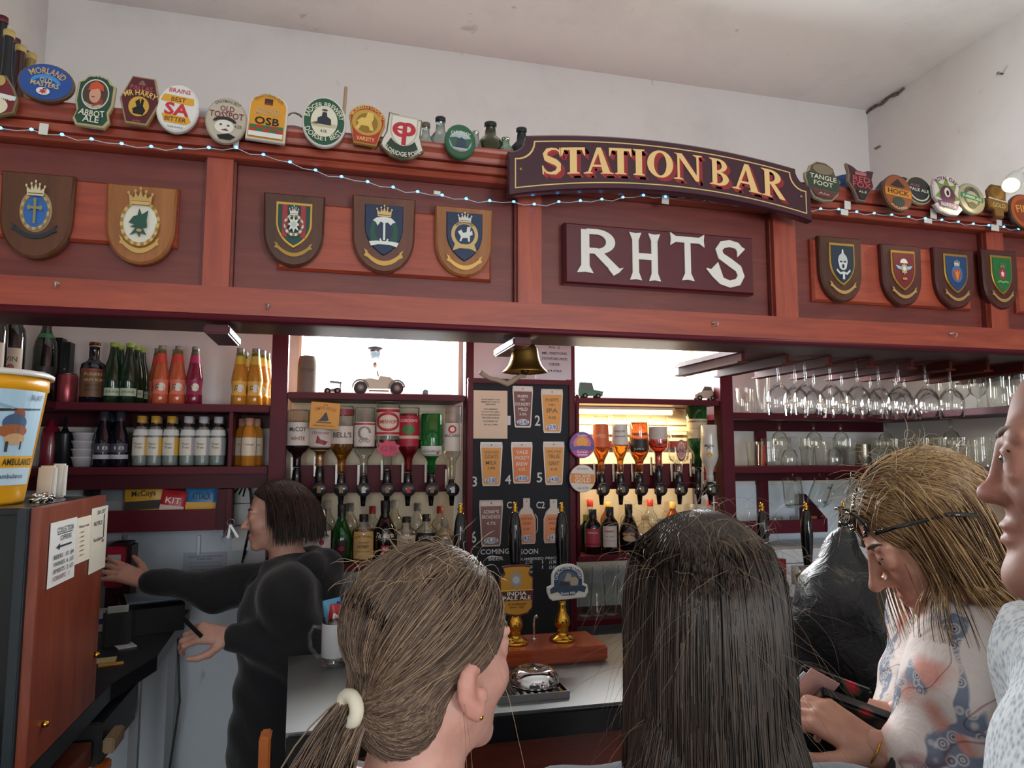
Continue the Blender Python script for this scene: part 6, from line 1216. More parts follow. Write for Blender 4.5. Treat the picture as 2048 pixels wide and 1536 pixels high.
for k, px in enumerate((1290, 1322, 1354, 1384, 1410)):
    stand(px, 1030 + (k % 2) * 8, 'square' if k % 2 else 'spirit', .034, GLASSB, ('first', 'second', 'third', 'fourth', 'fifth')[k] + ' backlit gin bottle behind the long-haired girl', [(.15, .5, ('d6cdb8', 'b9c4c9', 'c9a46a', 'd0ccc4', 'b98a6a')[k], .9, [('T', '4a4a4a', ('GIN', 'RHUBARB', 'RUM', 'GIN', 'SLOE')[k], 0, .2, .6, .12)])], (('c9b080', '8a8a8a', '1a1a1c', 'c9c4b8', '6a2a30')[k], .86))
# bottles seen behind, on the rear of the shelf
g = 'bottles at the rear of the bar shelf'
for k, px in enumerate((655, 700, 745, 790, 835, 880)):
    stand(px, 1002 + 6 * (k % 3), ('spirit', 'wine', 'square')[k % 3], .032, (GLASSB, GLASSD)[k % 2], ('first', 'second', 'third', 'fourth', 'fifth', 'sixth')[k] + ' clear bottle in the rear row of the first bay', [(.2, .45, ('b9b4aa', '9aa4a8', 'c9b898')[k % 3], .9, [])], (('b9b9b4', '6a6a66', 'a83a3a')[k % 3], .86), Y=YW - .06)
for k, px in enumerate((1180, 1215, 1255, 1300, 1345, 1385, 1420)):
    stand(px, 1000 + 5 * (k % 3), ('spirit', 'wine', 'square')[k % 3], .032, (GLASSB, mat('b0561c', .06, trans=.6), GLASSD)[k % 3], ('first', 'second', 'third', 'fourth', 'fifth', 'sixth', 'seventh')[k] + ' backlit bottle in the rear row of the second bay', [(.2, .5, ('d8c090', 'c94a3a', 'd6cdb8')[k % 3], .9, [])], (('c93a30', 'd6b060', '8a8a86')[k % 3], .86), Y=YW - .06)
# ================================================================== window shelf ornaments
p = at(611, 2.70, SHW); H = U(611, 713, 2.70).z - SHW; r = PXM(611, 745, 2.7) * 20
st = MB().lathe([(0, 0), (r * 1.03, 0), (r * 1.04, .008), (r, .012), (r, H * .72), (r * .97, H * .85), (r * .86, H * .97), (r * .8, H), (0, H)], mat('6e665c', .7), 28).build('stone_jar', None, p); tag(st, 'grey-brown stoneware jar on the window shelf', 'jar'); art([('T', '4a443c', 'STOUT', 0, .2, .6, .1, 30)], r, H / 2, -r).build('stamp', st, (0, 0, H / 2))
def wheels(o, spots, r, m_=BLACKM, hub='9a9488'):
    for x, z in spots:
        for s in (-1, 1):
            w = MB().lathe([(0, -.003), (r, -.003), (r, .003), (0, .003)], m_, 18, rot=Euler((PI / 2, 0, 0)).to_matrix()).build('wheel', o, (x, s * .014, z)); MB().lathe([(0, -.0035), (r * .5, -.0035), (r * .5, .0035), (0, .0035)], mat(hub, .4, .3), 12, rot=Euler((PI / 2, 0, 0)).to_matrix()).build('hub', w)
def side_poly(o, name, poly, y0, y1, c, s): return MB().prism([(a * s, b * s) for a, b in poly], y0, y1, mat(c, .35) if isinstance(c, str) else c, .001).build(name, o)
s = PXM(755, 760, 2.68)
vc = empty('vintage_car_model', 'cream vintage car model with grey wheels on the window shelf', 'model car', at(755, 2.66, SHW))
side_poly(vc, 'body', [(-34, 12), (34, 12), (36, 24), (22, 36), (2, 38), (-2, 30), (-16, 33), (-30, 31)], -.012, .012, 'cfc6b0', s)
for c in (-36, 36):
    side_poly(vc, 'mudguard', [(c + 17 * math.cos(t), 14 + 17 * math.sin(t)) for t in np.linspace(0.1, PI, 9)] + [(c + 14 * math.cos(t), 14 + 14 * math.sin(t)) for t in np.linspace(PI, .1, 9)], -.018, .018, '8d8578', s)
side_poly(vc, 'running_board', [(-20, 6), (20, 6), (20, 9), (-20, 9)], -.018, .018, '6a6258', s); side_poly(vc, 'windscreen', [(-3, 36), (0, 36), (-2, 48), (-5, 48)], -.011, .011, 'a09a90', s)
wheels(vc, [(-36 * s, 13 * s), (36 * s, 13 * s)], 13 * s, mat('4a4a4c', .6))
tq = empty('tractor_model', 'small dark tractor model beside the stoneware jar', 'model tractor', at(662, 2.68, SHW)); s = PXM(662, 765, 2.68)
side_poly(tq, 'body', [(-18, 6), (18, 4), (18, 10), (4, 12), (-8, 9)], -.008, .008, '5a6068', s); side_poly(tq, 'canopy', [(-6, 24), (18, 22), (18, 26), (-6, 28)], -.009, .009, '6a7078', s); side_poly(tq, 'strut', [(14, 10), (17, 10), (17, 23), (14, 23)], -.002, .002, '6a7078', s)
wheels(tq, [(-10 * s, 6 * s), (10 * s, 7 * s)], 6.5 * s)
o = MB().lathe([(0, 0), (.011, 0), (.012, .02), (.007, .026), (0, .026)], mat('6a8a90', .3), 14).build('small_ornament', None, at(849, 2.68, SHW)); tag(o, 'tiny blue-grey ornament at the end of the window shelf', 'ornament')
lt = empty('hanging_lantern', 'small grey lantern hanging in the first window', 'lantern', U(750, 735, 2.7)); s = PXM(750, 715, 2.7)
MB().lathe([(.0, 44 * s), (4 * s, 44 * s), (17 * s, 40 * s), (17 * s, 37 * s), (12 * s, 35 * s)], mat('6a7680', .4, .5), 12, cap=False).build('cap', lt); MB().lathe([(12 * s, 35 * s), (12 * s, 24 * s), (9 * s, 22 * s), (9 * s, 18 * s), (0, 17 * s)], thin_glass('lantern_glass', 'b0b8bc', .8, .25), 12, cap=False).build('lantern_glass', lt)
MB().lathe([(0, 2 * s), (3 * s, 0), (4 * s, 8 * s), (0, 12 * s)], mat('b08a80', .5), 10).build('tassel', lt); MB().tube([(0, 0, 10 * s), (0, 0, 18 * s)], .001, STEEL, 5).tube([(0, 0, 43 * s), (0, 0, 95 * s)], .0008, STEEL, 5).build('cord', lt)
for px, c, l, s_, pol, cab in ((1182, '3f6a52', 'green off-roader model beside the turned post', 1, [(-22, 5), (22, 5), (24, 14), (6, 17), (-22, 19)], [(-22, 18), (6, 16), (2, 30), (-20, 31)]), (1412, 'b9b09c', 'pale saloon car model at the end of the second window shelf', 1, [(-22, 5), (22, 5), (22, 14), (10, 17), (-12, 16), (-22, 11)], [(-10, 15), (16, 16), (12, 26), (-2, 27)])):
    s = PXM(px, 780, 2.66); co = empty('model_car', l, 'model car', at(px, 2.66, SHW)); side_poly(co, 'body', pol, -.013, .013, c, s); side_poly(co, 'cabin', cab, -.011, .011, c, s); side_poly(co, 'side_window', [(a * .7 + (cab[0][0] + cab[1][0]) / 2 * .3, b * .6 + 9.5) for a, b in cab], -.0115, .0115, '5a6264', s); wheels(co, [(-13 * s, 5 * s), (13 * s, 5 * s)], 5 * s)
# ================================================================== glassware
WINE = P_([(34, 0), (34, 1.5), (8, 4), (4, 12), (3.6, 70), (5, 76), (18, 86), (33, 104), (39, 124), (39, 145), (35, 178), (33.8, 178), (37.6, 145), (37.6, 125), (31, 105), (16, 89), (0, 82)])
GOB = P_([(32, 0), (32, 2), (7, 4), (5, 40), (8, 50), (24, 60), (32, 80), (33, 100), (30, 125), (29, 125), (31.5, 100), (30.5, 81), (22, 63), (0, 55)])
PINTG = P_([(30, 0), (31, 3), (36, 80), (42, 100), (42, 115), (41, 150), (39.5, 150), (40.5, 115), (40.5, 101), (34, 80), (29, 12), (0, 11)])
TUMB = P_([(30, 0), (31, 3), (37, 110), (35.6, 110), (29.5, 9), (0, 8)])
JUG = P_([(40, 0), (42, 4), (44, 20), (44, 60), (42, 100), (44, 125), (42.3, 125), (40, 100), (42, 60), (42, 20), (39, 10), (0, 9)])
TALL = P_([(26, 0), (27, 3), (25, 30), (33, 150), (34, 190), (32.5, 190), (31.5, 150), (23.5, 32), (0, 20)])
PEW = P_([(38, 0), (40, 5), (36, 12), (34, 60), (35, 100), (33.5, 100), (32.5, 60), (34, 14), (0, 10)])
def gmesh(pr, k=1., m_=None):
    if m_ is not None: pr = [(0, pr[0][1])] + pr[:1 + max(range(len(pr)), key=lambda i: (pr[i][1], -i))]
    return MB().lathe([(r * k, z * k) for r, z in pr], m_ or GLASS, 22, cap=False).mesh('glass')
GM = {'wine': gmesh(WINE, 1.04), 'gob': gmesh(GOB, 1.0, GLASSD), 'pint': gmesh(PINTG, .8, GLASSD), 'tumb': gmesh(TUMB, .95, GLASSD), 'jug': gmesh(JUG, .95, GLASSD), 'tall': gmesh(TALL, 1., GLASSD), 'pew': gmesh(PEW, .95, mat('8a8478', .3, .9))}
HJ = MB().tube([(.04, 0, .1), (.062, 0, .106), (.074, 0, .09), (.074, 0, .05), (.062, 0, .028), (.04, 0, .03)], .0055, GLASSD, 8).mesh('handle')
def glass(kind, loc, label, rot=(0, 0, 0), group=None, handle=False, name=None, cat='glass', hrot=0.):
    o = link(name or {'wine': 'wine_glass', 'gob': 'goblet', 'pint': 'pint_glass', 'tumb': 'tumbler', 'jug': 'beer_mug', 'tall': 'pilsner_glass', 'pew': 'pewter_mug'}[kind], GM[kind], None, loc, rot)
    tag(o, label, cat, group)
    if handle: link('handle', HJ, o, (0, 0, 0), (0, 0, hrot))
    return o
ORD = ['first', 'second', 'third', 'fourth', 'fifth', 'sixth', 'seventh', 'eighth', 'ninth', 'tenth', 'eleventh', 'twelfth', 'thirteenth', 'fourteenth', 'fifteenth', 'sixteenth']
# stemmed glasses hanging from the rack
hang = [(1557, 2.02), (1590, 2.06), (1611, 1.99), (1661, 1.99), (1714, 1.99), (1757, 2.03), (1797, 1.98), (1851, 2.0), (1900, 2.0)]
for k, (px, y) in enumerate(hang):
    x = U(px, 760, y).x; glass('wine', (x, y, ZRACK + .028), 'wine glass hanging upside down in the front row, ' + ORD[k] + ' from the optics', (PI, 0, 0), 'wine glasses hanging in the rack')
for k, (px, y) in enumerate(((1627, 2.16), (1683, 2.14), (1740, 2.18), (1790, 2.16), (1808, 2.2), (1856, 2.16))):
    x = U(px, 760, y).x; glass('wine', (x, y, ZRACK + .028), 'wine glass hanging upside down in the rear row, ' + ORD[k] + ' from the optics', (PI, 0, 0), 'wine glasses hanging in the rack')
# top glass shelf
def side_at(px, z): p = UX(px, 880, XR - .14); return (XR - .14, p.y, z + .0006)
glass('tall', at(1529, 2.73, R1), 'tall pilsner glass on the top corner shelf', group='glasses on the corner shelves')
glass('jug', at(1492, 2.77, R1), 'round faint glass behind the tall pilsner glass', group='glasses on the corner shelves')
for k, (px, kd) in enumerate(((1660, 'jug'), (1700, 'pint'), (1740, 'gob'), (1775, 'jug'))):
    p = at(px, 2.74, R1); glass(kd, p, ORD[k] + ' dusty glass behind the hanging wine glasses', group='glasses on the corner shelves')
for k, (px, kd) in enumerate(((1895, 'pint'), (1930, 'gob'), (1962, 'gob'), (2005, 'jug'), (2045, 'jug'))):
    glass(kd, side_at(px, R1), ORD[k] + ' glass along the side wall on the top shelf', group='glasses on the corner shelves')
# middle glass shelf
row = [(1509, 'tumb', 0), (1542, 'jug', 0), (1579, 'gob', 1), (1614, 'pint', 0), (1644, 'tumb', 0), (1669, 'gob', 1), (1696, 'pint', 0), (1726, 'pew', 0)]
for k, (px, kd, up) in enumerate(row):
    p = at(px, 2.70, R2); h = .125
    lab = {'tumb': 'plain tumbler', 'jug': 'mug', 'gob': 'upturned goblet', 'pint': 'pint glass', 'pew': 'grey pewter mug'}[kd]
    glass(kd, (p[0], p[1], p[2] + (.126 if up else 0)), lab + ' on the middle corner shelf, ' + ORD[k] + ' from the maroon post', (PI, 0, 0) if up else (0, 0, 0), 'glasses on the middle corner shelf', handle=(kd == 'jug'), hrot=.5)
for k, px in enumerate((1757, 1789, 1816, 1850, 1884, 1922, 1958, 1994, 2030)):
    kd = ('gob', 'pint', 'tumb', 'pint', 'tall', 'pint', 'jug', 'tumb', 'pint')[k]
    if kd == 'tall': kd = 'pint'
    glass(kd, side_at(px, R2), {'gob': 'goblet', 'pint': 'pint glass', 'tumb': 'tumbler', 'jug': 'mug'}[kd] + ' on the side wall shelf at the ' + ORD[k] + ' place from the corner', group='glasses on the middle corner shelf', handle=(kd == 'jug'), hrot=2.5)
o = MB().cbox((0, 0, .045), (.004, .01, .09), mat('c0282c', .3), Euler((0, .05, 0)).to_matrix()).build('red_stirrer', None, at(1527, 2.66, R2)); tag(o, 'bright red stick standing beside the second glass on the middle shelf', 'stick')
# goblets of the row that hang below the top shelf
for k, px in enumerate((1560, 1629, 1683, 1772, 1903)):
    p = at(px, 2.635, 0) if px < 1700 else side_at(px, 0)
    glass('gob', (p[0], p[1], R1 - TH - .0008), 'goblet hanging by its foot below the top corner shelf, ' + ORD[k] + ' from the optics', (PI, 0, 0), 'goblets hanging below the top corner shelf')
# mugs hanging on hooks below the middle shelf
def hung_mug(px, py, Y, tilt, yaw, label):
    c = U(px, py, Y); c.z = min(c.z, R2 - TH - .088); R0 = Euler((0, tilt, 0)).to_matrix(); q = Euler((0, 0, yaw)).to_matrix() @ R0
    o = link('beer_mug', GM['jug'], None, c - q @ Vector((0, 0, .06)), q.to_euler()); tag(o, label, 'mug', 'mugs hanging below the middle corner shelf')
    link('handle', HJ, o, (0, 0, 0), (0, 0, 0))
    top = c + q @ Vector((.068, 0, .02))
    hk = MB().tube([Vector((0, 0, 0)), Vector((0, 0, -.012)), Vector((.006, 0, -.02)), Vector((.012, 0, -.014))], .0016, BRASS, 6).build('cup_hook', None, (c.x, c.y, R2 - TH - .0006)); tag(hk, 'brass hook holding ' + label, 'hook', 'hooks below the middle corner shelf')
for k, (px, py, Y, t, yw) in enumerate(((1586, 975, 2.68, -.25, .6), (1640, 975, 2.68, .5, .2), (1715, 968, 2.66, .35, .3), (1770, 968, 2.5, .3, .4), (1826, 975, 2.42, .55, .3), (1886, 985, 2.3, .6, .2))):
    hung_mug(px, py, Y, t, yw, ('upright', 'tilted', 'half-hidden', 'faint', 'strongly tilted', 'lowest tilted')[k] + ' glass mug hung below the middle shelf, ' + ORD[k] + ' from the optics')
# lowest side shelf
for k, px in enumerate((1845, 1880, 1915, 1950, 1985)):
    p = UX(px, 1060, XR - .16); glass('jug' if k % 2 else 'pint', (XR - .16, p.y, 1.3606), 'glass on the lowest side shelf behind the blonde woman, ' + ORD[k] + ' from the corner', group='glasses on the lowest side shelf')
# small things in the trough
for k, (px, c) in enumerate(((1555, 'b9a88a'), (1590, 'c9c4ba'), (1625, 'a8703c'))):
    p = U(px, 1035, YF + .12); o = MB().lathe([(0, 0), (.02, 0), (.022, .05), (.018, .052), (0, .052)], GLASSD if k < 2 else mat('9a5a34', .5), 14).build('small_pot' if k == 2 else 'shot_glass', None, (p.x, YF + .12, zq0 + .0126)); tag(o, ('small shot glass in the maroon wall trough nearest the post', 'second small shot glass in the maroon wall trough', 'terracotta pot at the end of the maroon wall trough')[k], ('glass', 'glass', 'pot')[k])
# orange caps behind the blonde woman
for k, (px, py) in enumerate(((1758, 966), (1882, 1078))):
    p = UX(px, py, XR - .2); h = max(p.z - 1.3606, .03)
    o = empty('storage_jar', ('glass jar with orange lid above the blonde woman\'s parting', 'low jar with orange lid behind the blonde woman\'s hair')[k], 'jar', (p.x, p.y, 1.3606))
    MB().lathe([(0, 0), (.024, 0), (.026, .004), (.026, h - .02), (.022, h - .016), (0, h - .0155)], GLASSD, 16).build('glass_body', o)
    MB().lathe([(0, 0), (.026, 0), (.028, .004), (.026, .013), (.02, .016), (0, .0165)], mat('e09a1c', .45), 20).build('lid', o, (0, 0, h - .015))
# glasses and bottles on the under shelf
for k, px in enumerate((600, 640, 680, 720, 760, 800)):
    p = U(px, 1200, YF + .08); glass('pint', (p.x, YF + .08, 1.0126), 'pint glass under the bar shelf of the first bay, ' + ORD[k] + ' from the left post', group='glasses under the bar shelf')
for k, px in enumerate((1170, 1195, 1222, 1255)):
    p = U(px, 1200, YF + .08); glass(('tall', 'pint', 'tall', 'pint')[k], (p.x, YF + .08, 1.0126), 'glass under the bar shelf of the second bay, ' + ORD[k] + ' from the chalkboard', group='glasses under the bar shelf')
for k, (px, py, c) in enumerate(((1558, 1160, 'a82a38'), (1566, 1175, 'b8b4ac'))):
    Y = 2.1; t = U(px, py - 40, Y); bottle('spirit' if k == 0 else 'round', (t.x + .05 * k, Y, ZK + .0006), t.z - ZK, .03, GLASSB if k else mat('7a1a28', .08, coat=.4), ('red-topped sauce bottle on the counter past the long-haired girl', 'clear squat bottle on the counter past the long-haired girl')[k], 'counter_bottle', (c, .7), [(.2, .5, 'c9c4bc', .9, [])])
# ================================================================== people: smooth implicit bodies
def V3(*a): return np.array(a, float)
class Sdf:
    def __init__(s): s.p = []
    def cone(s, a, b, ra, rb, k=.02, sub=False): s.p.append(('c', np.array(a, float), np.array(b, float), ra, rb, k, sub)); return s
    def ell(s, c, r, R=None, k=.02, sub=False): s.p.append(('e', np.array(c, float), np.array(r, float), np.eye(3) if R is None else R, 0, k, sub)); return s
    def chain(s, pts, rs, k=.02):
        for i in range(len(pts) - 1): s.cone(pts[i], pts[i + 1], rs[i], rs[i + 1], k)
        return s
    def bounds(s):
        lo, hi = np.full(3, 1e9), np.full(3, -1e9)
        for q in s.p:
            if q[6]: continue
            if q[0] == 'c':
                r = max(q[3], q[4]); lo = np.minimum(lo, np.minimum(q[1], q[2]) - r); hi = np.maximum(hi, np.maximum(q[1], q[2]) + r)
            else: r = max(q[2]); lo = np.minimum(lo, q[1] - r); hi = np.maximum(hi, q[1] + r)
        return lo, hi
def axis(lo, hi, fine, hf, hc):
    """coordinates from lo to hi: step hf inside the fine intervals, hc elsewhere"""
    out = [lo]
    while out[-1] < hi:
        x = out[-1]; h = hc
        for a, b in fine:
            if a - hc <= x <= b: h = hf
        out.append(x + h)
    return np.array(out)
def surface(sdf, axes, cut=None, disp=None):
    xs, ys, zs = axes; D = np.full((len(xs), len(ys), len(zs)), .3, np.float32)
    for kind, A, B, ra, rb, k, sub in sdf.p:
        if kind == 'c': r = max(ra, rb); lo, hi = np.minimum(A, B) - r - .05 - k, np.maximum(A, B) + r + .05 + k
        else: r = max(B); lo, hi = A - r - .05 - k, A + r + .05 + k
        sl = []
        for ax, l, h in zip(axes, lo, hi):
            i, j = np.searchsorted(ax, l), np.searchsorted(ax, h); sl.append(slice(i, j))
        if any(q.start >= q.stop for q in sl): continue
        G = np.stack(np.meshgrid(xs[sl[0]], ys[sl[1]], zs[sl[2]], indexing='ij'), -1)
        if kind == 'c':
            ab = B - A; L = ab @ ab + 1e-12; t = np.clip(((G - A) @ ab) / L, 0, 1)
            d = np.linalg.norm(G - A - t[..., None] * ab, axis=-1) - (ra + (rb - ra) * t)
        else:
            q = (G - A) @ ra if isinstance(ra, np.ndarray) else G - A
            k0 = np.linalg.norm(q / B, axis=-1); k1 = np.linalg.norm(q / (B * B), axis=-1) + 1e-9; d = np.where(k0 < 1e-4, -min(B), k0 * (k0 - 1) / k1)
        o = D[tuple(sl)]
        if sub:
            h = np.clip(.5 - .5 * (o + d) / k, 0, 1); D[tuple(sl)] = o + (-d - o) * h + k * h * (1 - h)
        else:
            h = np.clip(.5 + .5 * (o - d) / k, 0, 1); D[tuple(sl)] = o + (d - o) * h - k * h * (1 - h)
    if cut is not None or disp is not None:
        G = np.stack(np.meshgrid(xs, ys, zs, indexing='ij'), -1)
        if disp is not None: D = D + disp(G)
        if cut is not None: D = np.maximum(D, cut(G))
    n = [len(a) - 1 for a in axes]; S = np.zeros(n + [3], np.float32); C = np.zeros(n, np.float32)
    corners = [(i, j, k) for i in (0, 1) for j in (0, 1) for k in (0, 1)]
    g = lambda c: D[c[0]:c[0] + n[0], c[1]:c[1] + n[1], c[2]:c[2] + n[2]]
    for a in corners:
        for ax in range(3):
            if a[ax]: continue
            b = list(a); b[ax] = 1
            va, vb = g(a), g(b); m = (va < 0) != (vb < 0)
            t = np.where(m, va / np.where(m, va - vb, 1), 0)
            for q in range(3): S[..., q] += np.where(m, a[q] + (t if q == ax else 0), 0)
            C += m
    act = C > 0; idx = np.full(n, -1, np.int64); idx[act] = np.arange(act.sum())
    ii = np.argwhere(act); fr = S[act] / C[act][:, None]
    V = np.stack([axes[q][ii[:, q]] + fr[:, q] * (axes[q][ii[:, q] + 1] - axes[q][ii[:, q]]) for q in range(3)], -1)
    F = []
    ins = D < 0
    for ax in range(3):
        o1, o2 = [(1, 2), (2, 0), (0, 1)][ax]
        sA = [slice(None)] * 3; sB = [slice(None)] * 3; sA[ax] = slice(0, -1); sB[ax] = slice(1, None)
        m = ins[tuple(sA)] != ins[tuple(sB)]; e = np.argwhere(m)
        e = e[(e[:, o1] > 0) & (e[:, o2] > 0) & (e[:, o1] < n[o1]) & (e[:, o2] < n[o2])]
        def cell(d1, d2):
            q = e.copy(); q[:, o1] += d1; q[:, o2] += d2; return idx[q[:, 0], q[:, 1], q[:, 2]]
        f = np.stack([cell(-1, -1), cell(0, -1), cell(0, 0), cell(-1, 0)], -1)
        neg = ~ins[e[:, 0], e[:, 1], e[:, 2]]; f[neg] = f[neg][:, ::-1]; F.append(f)
    return V, np.concatenate(F)
def np_mesh(name, parts, m_, parent=None, tint=None, smooth=2):
    """parts: list of (V, F quads) joined in one mesh"""
    Vs, Fs, o = [], [], 0
    for V, F in parts:
        for _ in range(smooth):
            acc = np.zeros_like(V); cnt = np.zeros(len(V))
            for a, b in ((0, 1), (1, 2), (2, 3), (3, 0)):
                np.add.at(acc, F[:, a], V[F[:, b]]); np.add.at(acc, F[:, b], V[F[:, a]]); np.add.at(cnt, F[:, a], 1); np.add.at(cnt, F[:, b], 1)
            V = V * .5 + .5 * acc / np.maximum(cnt, 1)[:, None]
        Vs.append(V); Fs.append(F + o); o += len(V)
    V = np.concatenate(Vs); F = np.concatenate(Fs)
    me = bpy.data.meshes.new(name); me.vertices.add(len(V)); me.vertices.foreach_set('co', V.astype(np.float32).ravel())
    me.loops.add(len(F) * 4); me.loops.foreach_set('vertex_index', F.astype(np.int32).ravel())
    me.polygons.add(len(F)); me.polygons.foreach_set('loop_start', np.arange(0, len(F) * 4, 4, dtype=np.int32))
    me.update(calc_edges=True); me.validate()
    me.polygons.foreach_set('use_smooth', np.ones(len(me.polygons), bool)); me.materials.append(m_)
    if tint is not None:
        at_ = me.color_attributes.new('tint', 'FLOAT_COLOR', 'POINT'); at_.data.foreach_set('color', tint(V).astype(np.float32).ravel())
    o_ = link(name, me, parent)
    if parent is not None: o_.matrix_parent_inverse = Matrix.Translation(-Vector(parent.location))
    return o_
class Frame:
    """head frame: x right ear, y face, z crown"""
    def __init__(s, c, F, up, k=1.):
        s.c = np.array(c, float); y = np.array(F, float); y /= np.linalg.norm(y); z = np.array(up, float); z -= y * (z @ y); z /= np.linalg.norm(z)
        x = np.cross(y, z); s.R = np.stack([x, y, z], 1); s.k = k
    def w(s, *p): return s.c + s.R @ (np.array(p, float) * s.k)
    def l(s, P): return ((P - s.c) @ s.R) / s.k
def head_sdf(S, f, nose=1., jaw=1., ear=True, old=0., brow=1., edz=0., chin=0.):
    k = f.k
    def E(c, r, rot=None, kk=.02, sub=False): S.ell(f.w(*c), np.array(r) * k, f.R if rot is None else f.R @ rot, kk * k, sub)
    def Cn(a, b, ra, rb, kk=.02): S.cone(f.w(*a), f.w(*b), ra * k, rb * k, kk * k)
    E((0, -.012, .035), (.074, .094, .08))
    E((0, .03, -.035), (.058, .06, .078), kk=.03)
    Cn((.048, .0, -.055), (.016, .064, -.098), .022 * jaw, .018 * jaw, .02); Cn((-.048, .0, -.055), (-.016, .064, -.098), .022 * jaw, .018 * jaw, .02)
    E((0, .07 - chin, -.1), (.021, .017, .017), kk=.015)
    E((.03, .076, .02), (.024, .012, .009 * brow), kk=.014); E((-.03, .076, .02), (.024, .012, .009 * brow), kk=.014)
    E((.036, .06, -.03), (.024, .022, .022), kk=.02); E((-.036, .06, -.03), (.024, .022, .022), kk=.02)
    Cn((0, .086, .014), (0, .1 + .012 * nose, -.026), .0075, .0105 * max(nose, .4) ** .5, .01); E((0, .104 + .012 * nose, -.033), (.0125, .0115, .0105), kk=.006)
    E((.0115, .092, -.036), (.0075, .011, .0075), kk=.009); E((-.0115, .092, -.036), (.0075, .011, .0075), kk=.009)
    E((.031, .096, .001), (.017, .014, .011), kk=.012, sub=True); E((-.031, .096, .001), (.017, .014, .011), kk=.012, sub=True)
    E((.031, .0775, .0), (.0155, .0125, .0115), kk=.003); E((-.031, .0775, .0), (.0155, .0125, .0115), kk=.003)
    E((0, .084, -.064), (.023, .012, .006), kk=.007); E((0, .083, -.0765), (.02, .0125, .007), kk=.007)
    for sgn in (1, -1): E((sgn * .031, .0785, .0072), (.0165, .0142, .0075), kk=.003); E((sgn * .031, .0775, -.0085), (.0155, .0135, .0055), kk=.004)
    E((0, .098, -.0702), (.02, .009, .0016), kk=.003, sub=True)
    if old:
        for sgn in (1, -1):
            for q in range(6):
                t = q / 5; E((sgn * (.027 + .014 * t), .092 - .018 * t, -.04 - .035 * t), (.003, .005, .006), kk=.007, sub=True)
            E((sgn * .033, .083, -.017), (.016, .006, .004), kk=.008)
    if ear:
        for sgn in (1, -1):
            tl = np.array(Euler((.18, 0, sgn * -.35)).to_matrix())
            E((sgn * .079, -.012, -.008 + edz), (.0075, .019, .031), tl, .006); E((sgn * .0875, -.004, -.003 + edz), (.0075, .0115, .020), tl, .003, True); E((sgn * .083, -.014, -.002 + edz), (.003, .003, .014), tl, .003)
            E((sgn * .077, -.002, -.033 + edz), (.006, .009, .010), tl, .006); E((sgn * .083, .002, -.012 + edz), (.004, .004, .007), tl, .004)
def hand(S, wrist, d, nrm, side, curl=(.5, .5, .5, .5), thumb=.5, k=1., spread=.12):
    """palm and five fingers. d: forearm direction, nrm: back of the hand, side: +1 thumb on the d x nrm side"""
    d = np.array(d, float); d /= np.linalg.norm(d); nz = np.array(nrm, float); nz -= d * (nz @ d); nz /= np.linalg.norm(nz); t = np.cross(d, nz) * side
    w = np.array(wrist, float); P = lambda a, b, c: w + (d * a + t * b + nz * c) * k
    r = lambda q: q * k
    for b, L in ((.026, .082), (.009, .086), (-.009, .083), (-.026, .076)): S.cone(P(0, b * .62, 0), P(L, b, .002), r(.0135), r(.0105), .012 * k)
    tips = []
    for i, (b, L, seg) in enumerate(((.026, .082, (.04, .024, .018)), (.009, .086, (.045, .028, .02)), (-.009, .083, (.041, .026, .019)), (-.026, .076, (.033, .02, .017)))):
        a = P(L, b, .002); ang = 0.; dir_sp = (b / .026) * spread
        for j, s in enumerate(seg):
            ang += curl[i] * (.9, 1.1, .7)[j]
            v = d * math.cos(ang) - nz * math.sin(ang) + t * dir_sp * math.cos(ang); v /= np.linalg.norm(v); e = a + v * s * k
            S.cone(a, e, r(.0098 - .0011 * j), r(.009 - .0012 * j), .0035 * k); a = e
        tips.append(a)
    a = P(.018, .026, -.004); ang = .75
    for j, s in enumerate((.04, .032, .024)):
        v = d * math.cos(ang) + t * math.sin(ang) - nz * thumb * .5; v /= np.linalg.norm(v); e = a + v * s * k; S.cone(a, e, r(.0135 - .002 * j), r(.0115 - .002 * j), .006 * k); a = e; ang -= thumb * .55
    return tips
def skin_mat(name, base, lip, rough=.5):
    m, nt, b = nodes_of(name)
    a = nt.nodes.new('ShaderNodeVertexColor'); a.layer_name = 'tint'
    f = noise(nt, coords(nt), 38, 5, .6); c = ramp(nt, f, [(.3, 'd9d0cc'), (.7, 'ffffff')])
    mx = nt.nodes.new('ShaderNodeMix'); mx.data_type = 'RGBA'; mx.blend_type = 'MULTIPLY'; mx.inputs[0].default_value = .6
    nt.links.new(a.outputs[0], mx.inputs[6]); nt.links.new(c, mx.inputs[7]); nt.links.new(mx.outputs[2], b.inputs['Base Color'])
    b.inputs['Roughness'].default_value = rough; b.inputs['Subsurface Weight'].default_value = .15; b.inputs['Subsurface Radius'].default_value = (.01, .004, .002); b.inputs['Subsurface Scale'].default_value = 1.
    bump(nt, b, noise(nt, coords(nt), 260, 3), .06, .0008)
    return m
def tinter(f, base, spots):
    """spots: (local centre, local radii, colour)"""
    base = np.array(s2l(base)); sp_ = [(np.array(c), np.array(r), np.array(s2l(col)), w) for c, r, col, w in spots]
    def fn(V):
        L = f.l(V); out = np.tile(base, (len(V), 1))
        for c, r, col, w in sp_:
            a = (np.exp(-(((L - c) / r) ** 2).sum(-1)) * w)[:, None]; out = out * (1 - a) + col * a
        out[:, 3] = 1; return out
    return fn
